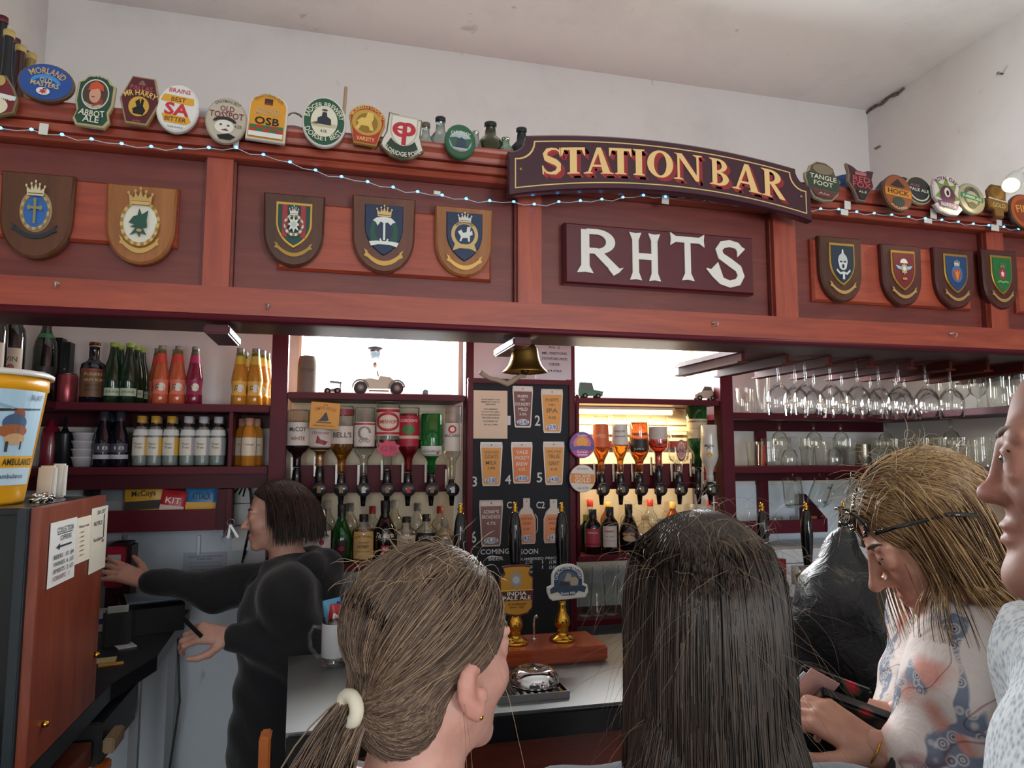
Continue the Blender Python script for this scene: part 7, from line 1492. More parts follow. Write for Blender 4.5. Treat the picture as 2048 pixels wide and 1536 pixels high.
def eyes(parent, f, iris='4a3a2a', brow='5a4434'):
    for sgn in (1, -1):
        c = f.w(sgn * .031, .0795, .0005); mb = MB(); mb.ball((0, 0, 0), .0117 * f.k, mat('d9d4cc', .15), 14, 10); mb.ball(Vector(f.R[:, 1]) * .0072 * f.k, .0058 * f.k, mat(iris, .1), 10, 8); mb.ball(Vector(f.R[:, 1]) * .0105 * f.k, .0029 * f.k, mat('0a0a0a', .1), 8, 6)
        o = mb.build('eye', parent, Vector(c) - Vector(parent.location))
        br = MB(); pts = [f.w(sgn * (.012 + .038 * t), .0905 - .016 * t * t, .022 + .006 * math.sin(PI * t * .8)) for t in np.linspace(0, 1, 7)]
        br.tube([Vector(p) - Vector(parent.location) for p in pts], [.0018, .003, .0034, .0032, .0028, .002, .001], mat(brow, .8), 6); br.build('eyebrow', parent)
        ls = MB(); pts = [f.w(sgn * (.017 + .028 * t), .0905 - .008 * abs(t - .4), .006 + .004 * math.sin(PI * t)) for t in np.linspace(0, 1, 6)]
        ls.tube([Vector(p) - Vector(parent.location) for p in pts], .0011, mat('2a1d16', .8), 5); ls.build('eyelash', parent)
# ------------------------------------------------------------------ hair
def hair_mat(name, cols, rough=.46):
    m, nt, b = nodes_of(name)
    g = nt.nodes.new('ShaderNodeNewGeometry'); c = ramp(nt, g.outputs['Random Per Island'], [(i / (len(cols) - 1), q) for i, q in enumerate(cols)])
    nt.links.new(c, b.inputs['Base Color']); b.inputs['Roughness'].default_value = rough; b.inputs['Specular IOR Level'].default_value = .35
    return m
def strands(name, paths, rad, m_, parent):
    """paths: array (n, s, 3); three-sided tapering tubes in one mesh"""
    n, s, _ = paths.shape; T = np.gradient(paths, axis=1); T /= np.linalg.norm(T, axis=-1, keepdims=True) + 1e-9
    ref = np.where(np.abs(T[..., 2:3]) < .9, np.array([0, 0, 1.]), np.array([1., 0, 0])); A = np.cross(T, ref); A /= np.linalg.norm(A, axis=-1, keepdims=True) + 1e-9; B = np.cross(T, A)
    R = np.array(rad)[:, None, None] * (np.concatenate([np.ones(s - 3), [.8, .5, .15]]))[None, :, None]
    ring = np.stack([paths + (A * math.cos(a) + B * math.sin(a)) * R for a in (0, 2.094, 4.189)], 2)        # n,s,3,3
    V = ring.reshape(-1, 3); base = (np.arange(n)[:, None] * s + np.arange(s - 1)[None]) * 3
    F = []
    for q in range(3):
        r = (q + 1) % 3; F.append(np.stack([base + q, base + r, base + 3 + r, base + 3 + q], -1).reshape(-1, 4))
    F = np.concatenate(F)
    me = bpy.data.meshes.new(name); me.vertices.add(len(V)); me.vertices.foreach_set('co', V.astype(np.float32).ravel()); me.loops.add(len(F) * 4); me.loops.foreach_set('vertex_index', F.astype(np.int32).ravel())
    me.polygons.add(len(F)); me.polygons.foreach_set('loop_start', np.arange(0, len(F) * 4, 4, dtype=np.int32)); me.update(calc_edges=True); me.polygons.foreach_set('use_smooth', np.ones(len(F), bool)); me.materials.append(m_)
    o = link(name, me, parent); o['kind'] = 'stuff'
    if parent is not None: o.matrix_parent_inverse = Matrix.Translation(-Vector(parent.location))
    return o
rng = np.random.default_rng(5)
def flow(p, v, steps, ds, g, cols, stiff=.86, pull=.12, jit=.0, att=None, attw=0., slide=1.):
    """strands under gravity sliding over colliders (centre, R, radii)"""
    out = [p.copy()]; v = v / np.linalg.norm(v, axis=-1, keepdims=True)
    for s in range(steps):
        w = v * stiff + g * pull
        if jit: w = w + rng.normal(0, jit, v.shape)
        if att is not None: q = att - p; w = w + attw * q / (np.linalg.norm(q, axis=-1, keepdims=True) + 1e-6)
        w /= np.linalg.norm(w, axis=-1, keepdims=True); n_ = p + w * ds
        for c, R, r in cols:
            L = (n_ - c) @ R; k = np.linalg.norm(L / r, axis=-1, keepdims=True); n_ = np.where(k < 1, c + (L / np.maximum(k, 1e-4)) @ R.T, n_)
        v = n_ - p; v /= np.linalg.norm(v, axis=-1, keepdims=True) + 1e-9; p = n_; out.append(p.copy())
    return np.stack(out, 1)
def scalp_points(f, n, keep, off=.0, c=(0, -.012, .035), r=(.074, .094, .08)):
    out = []
    while sum(map(len, out)) < n:
        d = rng.normal(size=(n * 2, 3)); d /= np.linalg.norm(d, axis=-1, keepdims=True); L = np.array(c) + d * (np.array(r) + off); out.append(L[keep(L)])
    L = np.concatenate(out)[:n]; return L, f.c + (L * f.k) @ f.R.T
RGT = np.array((_cy, -_sy, 0.)); AWY = np.array((_sy, _cy, 0.)); UPZ = np.array((0, 0, 1.))
def torso(S, f, Fh, sh=.175, w=1., inf=0., neck=True, nb=None, legs=True, depth=1.):
    """neck, trunk and legs below head frame f; Fh horizontal facing; returns joints"""
    Fh = np.array(Fh, float); Fh /= np.linalg.norm(Fh); R = np.cross(Fh, UPZ)
    N = f.c + np.array((0, 0, -.175)) * f.k - Fh * .03 if nb is None else np.array(nb, float)
    if neck: S.cone(f.w(0, -.02, -.06), N, .05 * f.k + inf, .058 * f.k + inf, .03)
    RT = np.stack([R, Fh, UPZ], 1)
    shp = [N + R * s * sh - UPZ * .055 for s in (1, -1)]
    for q in shp: S.cone(N - UPZ * .02, q, .052 + inf, .058 + inf, .05)
    S.ell(N - UPZ * .19, np.array((.165 * w, .11 * depth, .2)) + inf, RT, .05); S.ell(N - UPZ * .4, np.array((.145 * w, .11 * depth, .17)) + inf, RT, .06)
    H = N - UPZ * .56; S.ell(H, np.array((.165 * w, .115 * depth, .13)) + inf, RT, .06)
    if legs:
        for s in (1, -1):
            h = H + R * s * .085; kn = np.array((h[0], h[1], H[2] * .52)) + Fh * .015; an = np.array((h[0], h[1], .08)) - Fh * .02
            S.chain([h, kn, an], [.085 + inf, .056 + inf, .042 + inf], .03); S.cone(an - UPZ * .045, an - UPZ * .05 + Fh * .14, .034, .026, .02)
    return dict(N=N, R=R, F=Fh, sh=shp, H=H, RT=RT)
def ground(C, F): return Vector((C[0], C[1], 0))
def person(label, c): return empty('person', label, 'person', (c[0], c[1], 0))
def fabric(name, col, col2, scale=200, rough=.85, bumpd=.15):
    m, nt, b = nodes_of(name); f_ = noise(nt, coords(nt), scale, 3); nt.links.new(ramp(nt, f_, [(.35, col), (.65, col2)]), b.inputs['Base Color']); b.inputs['Roughness'].default_value = rough; b.inputs['Sheen Weight'].default_value = .2
    bump(nt, b, noise(nt, coords(nt), 22, 4, .6, .8), bumpd, .012); return m
def folds(amp, fr, ph=0.):
    return lambda G: (amp * (np.sin(G[..., 0] * fr + 2.1 * np.sin(G[..., 2] * fr * .6 + ph)) * np.sin(G[..., 2] * fr * 1.3 + 1.7 * np.sin(G[..., 1] * fr * .8)) + .5 * np.sin((G[..., 0] + G[..., 2]) * fr * 2.3 + ph))).astype(np.float32)
def grid(S, fine, hf, hc, pad=.03, lo=None, hi=None):
    a, b = S.bounds(); a = a - pad; b = b + pad
    if lo is not None: a = np.maximum(a, lo)
    if hi is not None: b = np.minimum(b, hi)
    return [axis(a[i], b[i], [(q[0][i], q[1][i]) for q in fine], hf, hc) for i in range(3)]
def box_of(c, r): c = np.array(c); return (c - r, c + r)
# ------------------------------------------------------------------ ponytailed girl
def ponytail_girl():
    th = math.radians(48); F = RGT * math.cos(th) + AWY * math.sin(th) + UPZ * -.06
    C = UC(866, 1303, .80); f = Frame(C, F, UPZ + RGT * -.05, .97)
    Fh = RGT * math.cos(.75) + AWY * math.sin(.75)
    root = person('girl with a light brown ponytail seen from behind at the bar', C)
    S = Sdf(); head_sdf(S, f, .7, .9, edz=-.02); J = torso(S, f, Fh, .15, .85)
    for s, q in enumerate(J['sh']):
        e = q - UPZ * .24 + J['R'] * (.04 if s == 0 else -.04); wq = e - UPZ * .2 + J['F'] * .08; S.chain([q, e, wq], [.045, .037, .028]); hand(S, wq, wq - e, J['R'] * (1 if s == 0 else -1), 1 if s == 0 else -1, k=.9)
    sk = skin_mat('girl_skin', 'd9a796', 'b86a60')
    tf_ = tinter(f, 'd2a090', [((.079, -.012, -.03), (.012, .03, .04), 'c98072', .6), ((0, .09, -.07), (.025, .02, .012), 'b86a62', .8), ((.04, .06, -.03), (.03, .03, .03), 'd08a7e', .4)])
    body = np_mesh('body', [surface(S, grid(S, [box_of(f.c, .15)], .0042, .016))], sk, root, tf_)
    eyes(root, f)
    # top
    T = Sdf(); torso(T, f, Fh, .15, .85, .012, neck=False, legs=True)
    for s, q in enumerate(J['sh']): e = q - UPZ * .24 + J['R'] * (.04 if s == 0 else -.04); T.cone(q, e, .056, .05, .03)
    zc = J['N'][2] + .0
    np_mesh('dark_top', [surface(T, grid(T, [], .01, .014), cut=lambda G: G[..., 2] - zc, disp=folds(.003, 30))], fabric('girl_top', '1e2026', '2a2c33'), root)
    hm = hair_mat('ponytail_hair', ['46382f', '58473c', '6b574a', '816b59', '987d65', '503f35'])
    # hair cap, pulled back
    line = lambda L: L[..., 2] > -.012 + 1.25 * (L[..., 1] - .022) - np.maximum(0, np.abs(L[..., 0]) - .05) * .3
    H = Sdf(); H.ell(f.w(0, -.014, .037), np.array((.0785, .099, .0835)) * f.k, f.R, .01); H.ell(f.w(0, -.05, -.035), np.array((.056, .048, .064)) * f.k, f.R, .008)
    def cutcap(G):
        L = f.l(G); return (-(L[..., 2] - (-.010 + 1.25 * (L[..., 1] - .024))) * .6 * f.k).astype(np.float32)
    np_mesh('hair_cap', [surface(H, grid(H, [box_of(f.c, .2)], .0045, .0045), cut=cutcap)], mat('4a3a2d', .55), root)
    Tie = f.w(-.004, -.104, -.042); TL = f.l(Tie)
    keep = lambda L: (L[:, 2] > -.010 + 1.25 * (L[:, 1] - .024)) & (L[:, 2] > -.12)
    front = lambda L: keep(L) & (L[:, 2] < .035 + 1.25 * (L[:, 1] - .024))
    c0, r0_ = np.array((0, -.014, .037)), np.array((.082, .1025, .087))
    bc, br_ = np.array((0, -.05, -.035)) - c0, np.array((.06, .052, .068))
    def radial(d):
        t1 = 1 / np.linalg.norm(d / r0_, axis=-1); A = ((d / br_) ** 2).sum(-1); B = -2 * (d * bc / br_ ** 2).sum(-1); Cc = ((bc / br_) ** 2).sum() - 1
        dis = B * B - 4 * A * Cc; t2 = np.where(dis > 0, (-B + np.sqrt(np.maximum(dis, 0))) / (2 * A), 0); return np.maximum(t1, t2)
    def pulled(n, kp, lift):
        out = []
        while sum(map(len, out)) < n:
            d = rng.normal(size=(n * 2, 3)); d /= np.linalg.norm(d, axis=1, keepdims=True); L = c0 + d * radial(d)[:, None]; out.append(d[kp(L)])
        d0 = np.concatenate(out)[:n]
        d1 = TL - c0; d1 = d1 / np.linalg.norm(d1) + rng.normal(0, .05, d0.shape); d1 /= np.linalg.norm(d1, axis=1, keepdims=True)
        om = np.arccos(np.clip((d0 * d1).sum(1), -.999, .999)); t = np.linspace(0, 1, 12)
        W = (np.sin((1 - t)[None] * om[:, None])[..., None] * d0[:, None] + np.sin(t[None] * om[:, None])[..., None] * d1[:, None]) / np.sin(om)[:, None, None]
        W /= np.linalg.norm(W, axis=-1, keepdims=True)
        off = 1.004 + (lift * rng.random(n))[:, None] + .005 * np.sin(t * PI * 2 + rng.random(n)[:, None] * 6)
        P = c0 + W * (radial(W) * off)[..., None]
        return f.c + (P * f.k) @ f.R.T
    P1 = pulled(4100, front, .02); P2 = pulled(2200, keep, .03)
    strands('hair', np.concatenate([P1, P2]), rng.uniform(.0004, .00085, 6300), hm, root)
    # tail
    n = 2200; a = rng.random(n) * 2 * PI; r = .017 * np.sqrt(rng.random(n)); p0 = Tie + np.stack([r * np.cos(a), r * np.sin(a) * .5, r * np.sin(a)], -1)
    v0 = -f.R[:, 1] * .55 - UPZ * .6 + RGT * -.1 + rng.normal(0, .11, (n, 3))
    body_c = [(J['N'] - UPZ * .02, J['RT'], np.array((.075, .075, .09))), (J['N'] - UPZ * .19, J['RT'], np.array((.17, .13, .2)))]
    strands('ponytail', flow(p0, v0, 32, .011, -UPZ, body_c, .9, .1, .012)[:, ::2], rng.uniform(.0007, .0013, n), hm, root)
    # tie
    tq = []
    for t in np.linspace(0, 2 * PI, 17)[:-1]: tq.append(Vector(Tie - f.R[:, 1] * .008 + (f.R[:, 0] * math.cos(t) * .0125 + f.R[:, 2] * math.sin(t) * .0125)) - Vector(root.location))
    MB().tube(tq, .0075, mat('d6cdb8', .9), 10, True).build('hair_tie', root)
    # loose hairs over the ear, at the nape and on the crown
    n = 4; L, W = scalp_points(f, n, lambda L: keep(L) & (L[:, 1] > -.02) & (L[:, 1] < .02) & (L[:, 2] < .03) & (L[:, 0] > .04), 0, tuple(c0), tuple(r0_))
    q1 = flow(W, np.tile(-UPZ * .7 - f.R[:, 1] * .3, (n, 1)) + rng.normal(0, .15, (n, 3)), 15, .011, -UPZ, [(f.w(0, .01, 0), f.R, np.array((.086, .1, .12)))], .9, .1, .03)
    n2 = 130; L, W = scalp_points(f, n2, lambda L: L[:, 2] > .085, 0, tuple(c0), tuple(r0_)); q2 = flow(W, (W - f.c) * 4 - f.R[:, 1] * 1.2 + rng.normal(0, .45, (n2, 3)), 15, .0035, -UPZ, [(f.w(*c0), f.R, r0_ * f.k * 1.01)], .92, .1, .14)
    n3 = 120; L, W = scalp_points(f, n3, lambda L: (L[:, 2] < -.045) & (L[:, 1] < -.02), 0, tuple(c0), tuple(r0_)); q3 = flow(W, -UPZ + rng.normal(0, .35, (n3, 3)), 15, .005, -UPZ, [], .9, .1, .1)
    strands('loose_hair', np.concatenate([q1, q2, q3]), np.full(n + n2 + n3, .00026), hair_mat('loose_hair', ['8a7058', 'a88c6c', 'bfa685']), root)
    # ear stud
    MB().ball((0, 0, 0), .003, BRASS, 8, 6).build('earring', root, Vector(f.w(.0825, -.002, -.056)) - Vector(root.location))
ponytail_girl()
# ------------------------------------------------------------------ girl with long straight hair
def long_hair_girl():
    C = UC(1402, 1238, .80); F = AWY * 1 + RGT * .05; f = Frame(C, F, UPZ, 1.0)
    root = person('girl with long dark straight hair seen from behind', C)
    S = Sdf(); head_sdf(S, f, .9, .9); J = torso(S, f, AWY, .16, .9)
    for s, q in enumerate(J['sh']):
        e = q - UPZ * .25 + J['R'] * (.05 if s == 0 else -.05); wq = e + J['F'] * .16 - UPZ * .12; S.chain([q, e, wq], [.047, .038, .028]); hand(S, wq, wq - e, J['R'] * (1 if s == 0 else -1), 1 if s == 0 else -1, k=.92)
    body = np_mesh('body', [surface(S, grid(S, [box_of(f.c, .15)], .006, .018))], skin_mat('long_girl_skin', 'd9a796', 'b86a60'), root, tinter(f, 'd2a090', []))
    eyes(root, f)
    T = Sdf(); torso(T, f, AWY, .16, .9, .014, neck=False)
    for s, q in enumerate(J['sh']):
        e = q - UPZ * .25 + J['R'] * (.05 if s == 0 else -.05); wq = e + J['F'] * .13 - UPZ * .1; T.chain([q, e, wq], [.06, .052, .042], .03)
    zc = J['N'][2] + .02
    np_mesh('navy_top', [surface(T, grid(T, [], .01, .014), cut=lambda G: G[..., 2] - zc, disp=folds(.004, 26))], fabric('long_girl_top', '1d232d', '28303c'), root)
    c0, r0_ = np.array((0, -.016, .037)), np.array((.079, .099, .084))
    H = Sdf(); H.ell(f.w(*c0), r0_ * f.k * .985, f.R, .01); H.ell(f.w(0, -.045, -.05), np.array((.074, .056, .105)), f.R, .012); H.ell(f.w(0, -.07, -.22), np.array((.086, .042, .2)), f.R, .012); H.ell(f.w(0, -.09, -.46), np.array((.098, .04, .2)), f.R, .012)
    np_mesh('hair_mass', [surface(H, grid(H, [box_of(f.c, .4)], .007, .007), cut=lambda G: (f.l(G)[..., 1] - .055).astype(np.float32))], mat('171413', .5), root)
    hm = hair_mat('long_dark_hair', ['15100d', '201813', '2c211a', '3b2e25', '4c3c30', '1a130f'])
    n = 6000; L, W = scalp_points(f, n, lambda L: (L[:, 2] > .098 + .02 * rng.random(len(L))) & (L[:, 1] < .05), .003, tuple(c0), tuple(r0_))
    an = np.arctan2(L[:, 0] * 1.5 + .012 * np.sign(L[:, 0]), -(L[:, 1] - .05)) + rng.normal(0, .18, n); an = np.clip(an, -2.2, 2.2); out = np.stack([np.sin(an), -np.cos(an), -.1 * np.ones(n)], -1) @ f.R.T
    # clumps
    cl = rng.normal(0, .09, (90, 3)); cid = ((an + 2.3) * 19).astype(int) % 90; out = out + cl[cid]
    cols = [(f.w(*c0), f.R, r0_ * f.k * 1.04), (f.w(0, -.045, -.05), f.R, np.array((.084, .067, .12))), (f.w(0, -.07, -.22), f.R, np.array((.097, .056, .22))), (f.w(0, -.09, -.46), f.R, np.array((.11, .055, .22)))]
    P = flow(W, out, 44, .0125, -UPZ, cols, .66, .34, .008)[:, ::2]
    ph = rng.random(90) * 6.28; tt = np.linspace(0, 1, P.shape[1]); wv = (tt ** 1.3 * .008)[None] * np.sin(tt[None] * 9 + ph[cid][:, None]); P = P + wv[..., None] * f.R[:, 0] - (np.abs(wv) * .8)[..., None] * f.R[:, 1]
    strands('hair', P, rng.uniform(.0005, .0011, n), hm, root)
    n2 = 130; L, W = scalp_points(f, n2, lambda L: (L[:, 2] > .05), .0, tuple(c0), tuple(r0_ * 1.04)); q2 = flow(W, (W - f.c) * 5 + rng.normal(0, .6, (n2, 3)), 15, .0045, -UPZ, [(f.w(*c0), f.R, r0_ * 1.05)], .93, .1, .12)
    n3 = 100; k = rng.integers(0, n, n3); st = rng.integers(4, 18, n3); W = P[k, st]; sd = np.sign((W - f.c) @ f.R[:, 0]); q3 = flow(W, np.stack([sd * (.55 + .5 * rng.random(n3)), -.2 * np.ones(n3), -.5 * np.ones(n3)], -1) @ f.R.T + rng.normal(0, .25, (n3, 3)), 15, .006, -UPZ, [], .94, .07, .07)
    strands('loose_hair', np.concatenate([q2, q3]), np.full(n2 + n3, .00017), hair_mat('loose_dark', ['5a4a3d', '7a6654', '9a8468']), root)
long_hair_girl()
# ------------------------------------------------------------------ blonde woman looking down at her purse
def blonde_woman():
    dz = 1.1
    F = -.8 * RGT - .53 * UPZ + .2 * AWY; up = -.48 * RGT + .83 * UPZ + .12 * AWY; f = Frame((0, 0, 0), F, up, 1.0); C = Vector(np.array(UC(1743, 1172, 1.1)) - f.w(0, .118, -.03)); f = Frame(C, F, up, 1.0)
    Fh = -RGT * 1. + AWY * .12; Fh /= np.linalg.norm(Fh)
    root = person('blonde woman in a pink floral blouse looking down at her purse', C)
    N = np.array(UC(1975, 1165, 1.15)); S = Sdf(); head_sdf(S, f, .7, .95); J = torso(S, f, Fh, .17, 1., 0., True, N)
    # J['sh'][1] is her left shoulder (towards the camera)
    w_near = np.array(UC(1752, 1500, 1.0)); w_far = np.array(UC(1800, 1437, 1.12))
    shn = np.array(UC(1945, 1250, 1.02)); shf = J['sh'][0]
    en = np.array(UC(1915, 1560, .97)); ef = shf * .45 + w_far * .55 - UPZ * .1
    S.chain([shn, en, w_near], [.05, .042, .028]); S.chain([shf, ef, w_far], [.05, .042, .028])
    Hn, Hf = Sdf(), Sdf()
    dn = np.array(UC(1690, 1462, 1.02)) - w_near; hand(Hn, w_near, dn, UPZ * .8 - AWY * .5, -1, (.5, .55, .6, .65), .4, .98); Hn.cone(w_near - dn / np.linalg.norm(dn) * .05, w_near, .027, .024, .01)
    df = np.array(UC(1715, 1420, 1.12)) - w_far; hand(Hf, w_far, df, UPZ * .9 - AWY * .2, 1, (.5, .5, .55, .6), .4, .95); Hf.cone(w_far - df / np.linalg.norm(df) * .05, w_far, .027, .024, .01)
    tf_ = tinter(f, 'c9947e', [((0, .094, -.07), (.024, .02, .011), 'a85a52', .8), ((.04, .065, -.03), (.025, .03, .025), 'c07a68', .5), ((-.04, .065, -.03), (.025, .03, .025), 'c07a68', .5)])
    np_mesh('body', [surface(S, grid(S, [box_of(f.c, .15)], .0042, .016)), surface(Hn, grid(Hn, [box_of(w_near, .3)], .0036, .0036)), surface(Hf, grid(Hf, [box_of(w_far, .3)], .0036, .0036))], skin_mat('woman_skin', 'd2a08c', 'a85a52'), root, tf_)
    eyes(root, f, '4a4034')
    # blouse
    T = Sdf(); torso(T, f, Fh, .17, 1.02, .016, neck=False, nb=N, legs=False)
    T.chain([shn + UPZ * .0, (shn + en) / 2 - Fh * .0, en, en * .45 + w_near * .55], [.07, .082, .072, .05], .04); T.chain([shf, ef, ef * .4 + w_far * .6], [.075, .075, .05], .04)
    zc = N[2] + .0
    m, nt, b = nodes_of('floral_blouse')
    v = coords(nt); blot = noise(nt, v, 9, 2, .5, .3); basec = ramp(nt, blot, [(.33, 'd9988a'), (.42, 'e9dcd6'), (.6, 'e9dcd6'), (.68, 'dc9f90')])
    pat = noise(nt, v, 11, 2, .5, .6); mask = ramp(nt, pat, [(.55, '000000'), (.58, 'ffffff')])
    vo = nt.nodes.new('ShaderNodeTexVoronoi'); vo.inputs['Scale'].default_value = 62; nt.links.new(v, vo.inputs['Vector'])
    pet = ramp(nt, vo.outputs['Distance'], [(.1, '38455e'), (.2, 'd3ced0'), (.3, '5a6880'), (.42, 'd6d0d0'), (.55, '7d889c')])
    mx = nt.nodes.new('ShaderNodeMix'); mx.data_type = 'RGBA'; nt.links.new(mask, mx.inputs[0]); nt.links.new(basec, mx.inputs[6]); nt.links.new(pet, mx.inputs[7])
    p2 = noise(nt, coords(nt, (1, 1, 1), 'Object', (1, 2, 3)), 7, 1, .4, 1.2); ln = ramp(nt, p2, [(.485, 'ffffff'), (.497, 'a8505a'), (.509, 'ffffff')])
    m2 = nt.nodes.new('ShaderNodeMix'); m2.data_type = 'RGBA'; m2.blend_type = 'MULTIPLY'; m2.inputs[0].default_value = .75; nt.links.new(mx.outputs[2], m2.inputs[6]); nt.links.new(ln, m2.inputs[7])
    nt.links.new(m2.outputs[2], b.inputs['Base Color']); b.inputs['Roughness'].default_value = .75; bump(nt, b, noise(nt, v, 26, 4, .6, .8), .25, .012)
    np_mesh('floral_blouse', [surface(T, grid(T, [], .008, .011), cut=lambda G: G[..., 2] - zc - .05 * np.sin(0), disp=folds(.006, 24))], m, root)
    # frilled yoke along the neckline
    yk = []
    R = J['R']
    for i in range(25):
        a = 2 * PI * i / 24; rr = 1 + .05 * (-1) ** i; yk.append(Vector(N - UPZ * (.03 - .012 * math.sin(a)) + (R * math.cos(a) * .15 + Fh * math.sin(a) * .125) * rr) - Vector(root.location))
    MB().tube(yk[:-1], .014, mat('d9968a', .85), 8, True).build('frilled_collar', root)
    # trousers
    Q = Sdf(); torso(Q, f, Fh, .17, 1.0, .012, neck=False, nb=N); zt2 = J['H'][2] + .08
    np_mesh('trousers', [surface(Q, grid(Q, [], .014, .018), cut=lambda G: G[..., 2] - zt2)], fabric('woman_trousers', '2a2c34', '363944'), root)
    # hair
    c0, r0_ = np.array((0, -.014, .037)), np.array((.08, .1, .085))
    H = Sdf(); H.ell(f.w(*c0), r0_, f.R, .01); H.ell(f.w(0, -.075, -.03), np.array((.06, .05, .075)), f.R, .04)
    def cutw(G): L = f.l(G); return (-(L[..., 2] - (.0 + 1.15 * (L[..., 1] - .03)))).astype(np.float32)
    np_mesh('hair_cap', [surface(H, grid(H, [box_of(f.c, .25)], .006, .006), cut=cutw)], mat('5c432c', .5), root)
    hm = hair_mat('blonde_hair', ['4a3524', '624830', '7c5c3c', '94724a', 'b08c5e', 'c9a878', '5a4029'])
    n = 3700; keep = lambda L: (L[:, 2] > .018 + 1.12 * (L[:, 1] - .03)) & (L[:, 2] > .01)
    L, W = scalp_points(f, n, keep, .002, tuple(c0), tuple(r0_)); sd = np.sign(L[:, 0] + .01)
    out = np.stack([sd * (.6 + .5 * rng.random(n)), -.75 - .5 * rng.random(n), -.15 * np.ones(n)], -1) + rng.normal(0, .12, (n, 3)); out = out @ f.R.T
    cols = [(f.w(*c0), f.R, r0_ * 1.03), (f.w(0, .01, -.03), f.R, np.array((.074, .08, .1))), (N - UPZ * .02, J['RT'], np.array((.11, .1, .09))), (N - UPZ * .17, J['RT'], np.array((.2, .14, .19))), (shn, np.eye(3), np.array((.085, .085, .08)))]
    drift = -UPZ + RGT * .3
    bk = -f.R[:, 1] * .8 - f.R[:, 2] * .5
    Pa = flow(W, out, 10, .0115, bk, cols[:1], .5, .3, .01, np.array(f.w(0, -.03, -.03)), .5); P = flow(Pa[:, -1], Pa[:, -1] - Pa[:, -2], 14, .0115, drift, cols, .76, .24, .02); P = np.concatenate([Pa, P[:, 1:]], 1)[:, ::2]
    L, W = scalp_points(f, 700, lambda L: keep(L) & (L[:, 1] > -.01) & (L[:, 1] < .018) & (np.abs(L[:, 0]) > .035), .002, tuple(c0), tuple(r0_)); sd = np.sign(L[:, 0])
    out = (np.stack([sd * .6, .0 * sd - .25, -.9 * np.ones(700)], -1) + rng.normal(0, .12, (700, 3))) @ f.R.T
    P2 = flow(W, out, 22, .0068, -UPZ * .9 + RGT * .45, cols[:2], .86, .14, .02)[:, ::2]
    strands('hair', P, rng.uniform(.0006, .0012, n), hm, root); strands('side_locks', P2, rng.uniform(.0006, .0012, len(P2)), hm, root)
    n2 = 120; L, W = scalp_points(f, n2, lambda L: keep(L) & (L[:, 2] > .07), .0, tuple(c0), tuple(r0_)); q2 = flow(W, (W - f.c) * 4 + rng.normal(0, .6, (n2, 3)), 15, .004, -UPZ, [(f.w(*c0), f.R, r0_ * 1.04)], .93, .1, .12)
    strands('loose_hair', q2, np.full(n2, .0003), hair_mat('loose_blonde', ['a88c62', 'c9ae84', 'd9c8a4']), root)
    # sunglasses pushed up on the head
    g = empty('sunglasses', 'black sunglasses pushed up on the blonde woman\'s hair', 'glasses', Vector(f.w(0, .07, .085)))
    gl_ = Vector(g.location)
    for s in (1, -1):
        MB().tube([Vector(f.w(s * .082, .078, .052)) - gl_, Vector(f.w(s * .089, .03, .04)) - gl_, Vector(f.w(s * .09, -.02, .025)) - gl_, Vector(f.w(s * .088, -.05, .005)) - gl_], [.0035, .003, .0028, .0035], BLACKG, 8).build('temple_arm', g)
        mb = MB(); pts = [Vector(f.w(s * (.042 + .027 * math.cos(t)), .088 + .004 * math.cos(t) - .012 * abs(math.cos(t)), .068 + .021 * math.sin(t))) - gl_ for t in np.linspace(0, 2 * PI, 17)[:-1]]
        mb.tube(pts, .0028, BLACKG, 6, True); mb.add(pts, [tuple(range(16))], mat('141210', .05)); mb.build('lens', g)
    MB().tube([Vector(f.w(-.016, .096, .07)) - gl_, Vector(f.w(0, .1, .074)) - gl_, Vector(f.w(.016, .096, .07)) - gl_], .003, BLACKG, 6).build('bridge', g)
    # watch and bracelet
    dn /= np.linalg.norm(dn); wt = empty('wrist_watch', 'pale-faced watch on the blonde woman\'s wrist', 'watch', Vector(w_near - dn * .02)); a1 = np.cross(dn, UPZ); a1 /= np.linalg.norm(a1); a2 = np.cross(a1, dn)
    MB().tube([Vector(a1 * math.cos(t) * .031 + a2 * math.sin(t) * .028) for t in np.linspace(0, 2 * PI, 21)[:-1]], .0055, mat('2a2528', .5), 8, True).build('strap', wt)
    qd = a2 * .8 - AWY * .6; qd /= np.linalg.norm(qd); MB().cbox(Vector(qd * .031), (.028, .028, .009), mat('c9a8a4', .25, .4), Vector(qd).to_track_quat('Z', 'Y').to_matrix(), .002).build('watch_case', wt)
    br = empty('bracelet', 'thin gold bracelet beside the watch', 'bracelet', Vector(w_near + dn * .002)); MB().tube([Vector(a1 * math.cos(t) * .03 + a2 * math.sin(t) * .024) for t in np.linspace(0, 2 * PI, 21)[:-1]], .0016, BRASS, 6, True).build('band', br)
    # purse
    pc = Vector(UC(1690, 1432, 1.08)); pu = empty('purse', 'open black purse with red flowers in the blonde woman\'s hands', 'purse', pc)
    m, nt, b = nodes_of('floral_purse'); v = coords(nt); vo = nt.nodes.new('ShaderNodeTexVoronoi'); vo.inputs['Scale'].default_value = 26; nt.links.new(v, vo.inputs['Vector']); nt.links.new(ramp(nt, vo.outputs['Distance'], [(.14, 'b8303c'), (.26, '7d2a30'), (.33, '3a4a2a'), (.42, '121214')]), b.inputs['Base Color']); b.inputs['Roughness'].default_value = .35
    Rz = Matrix(np.stack([RGT, AWY, UPZ], 1).tolist())
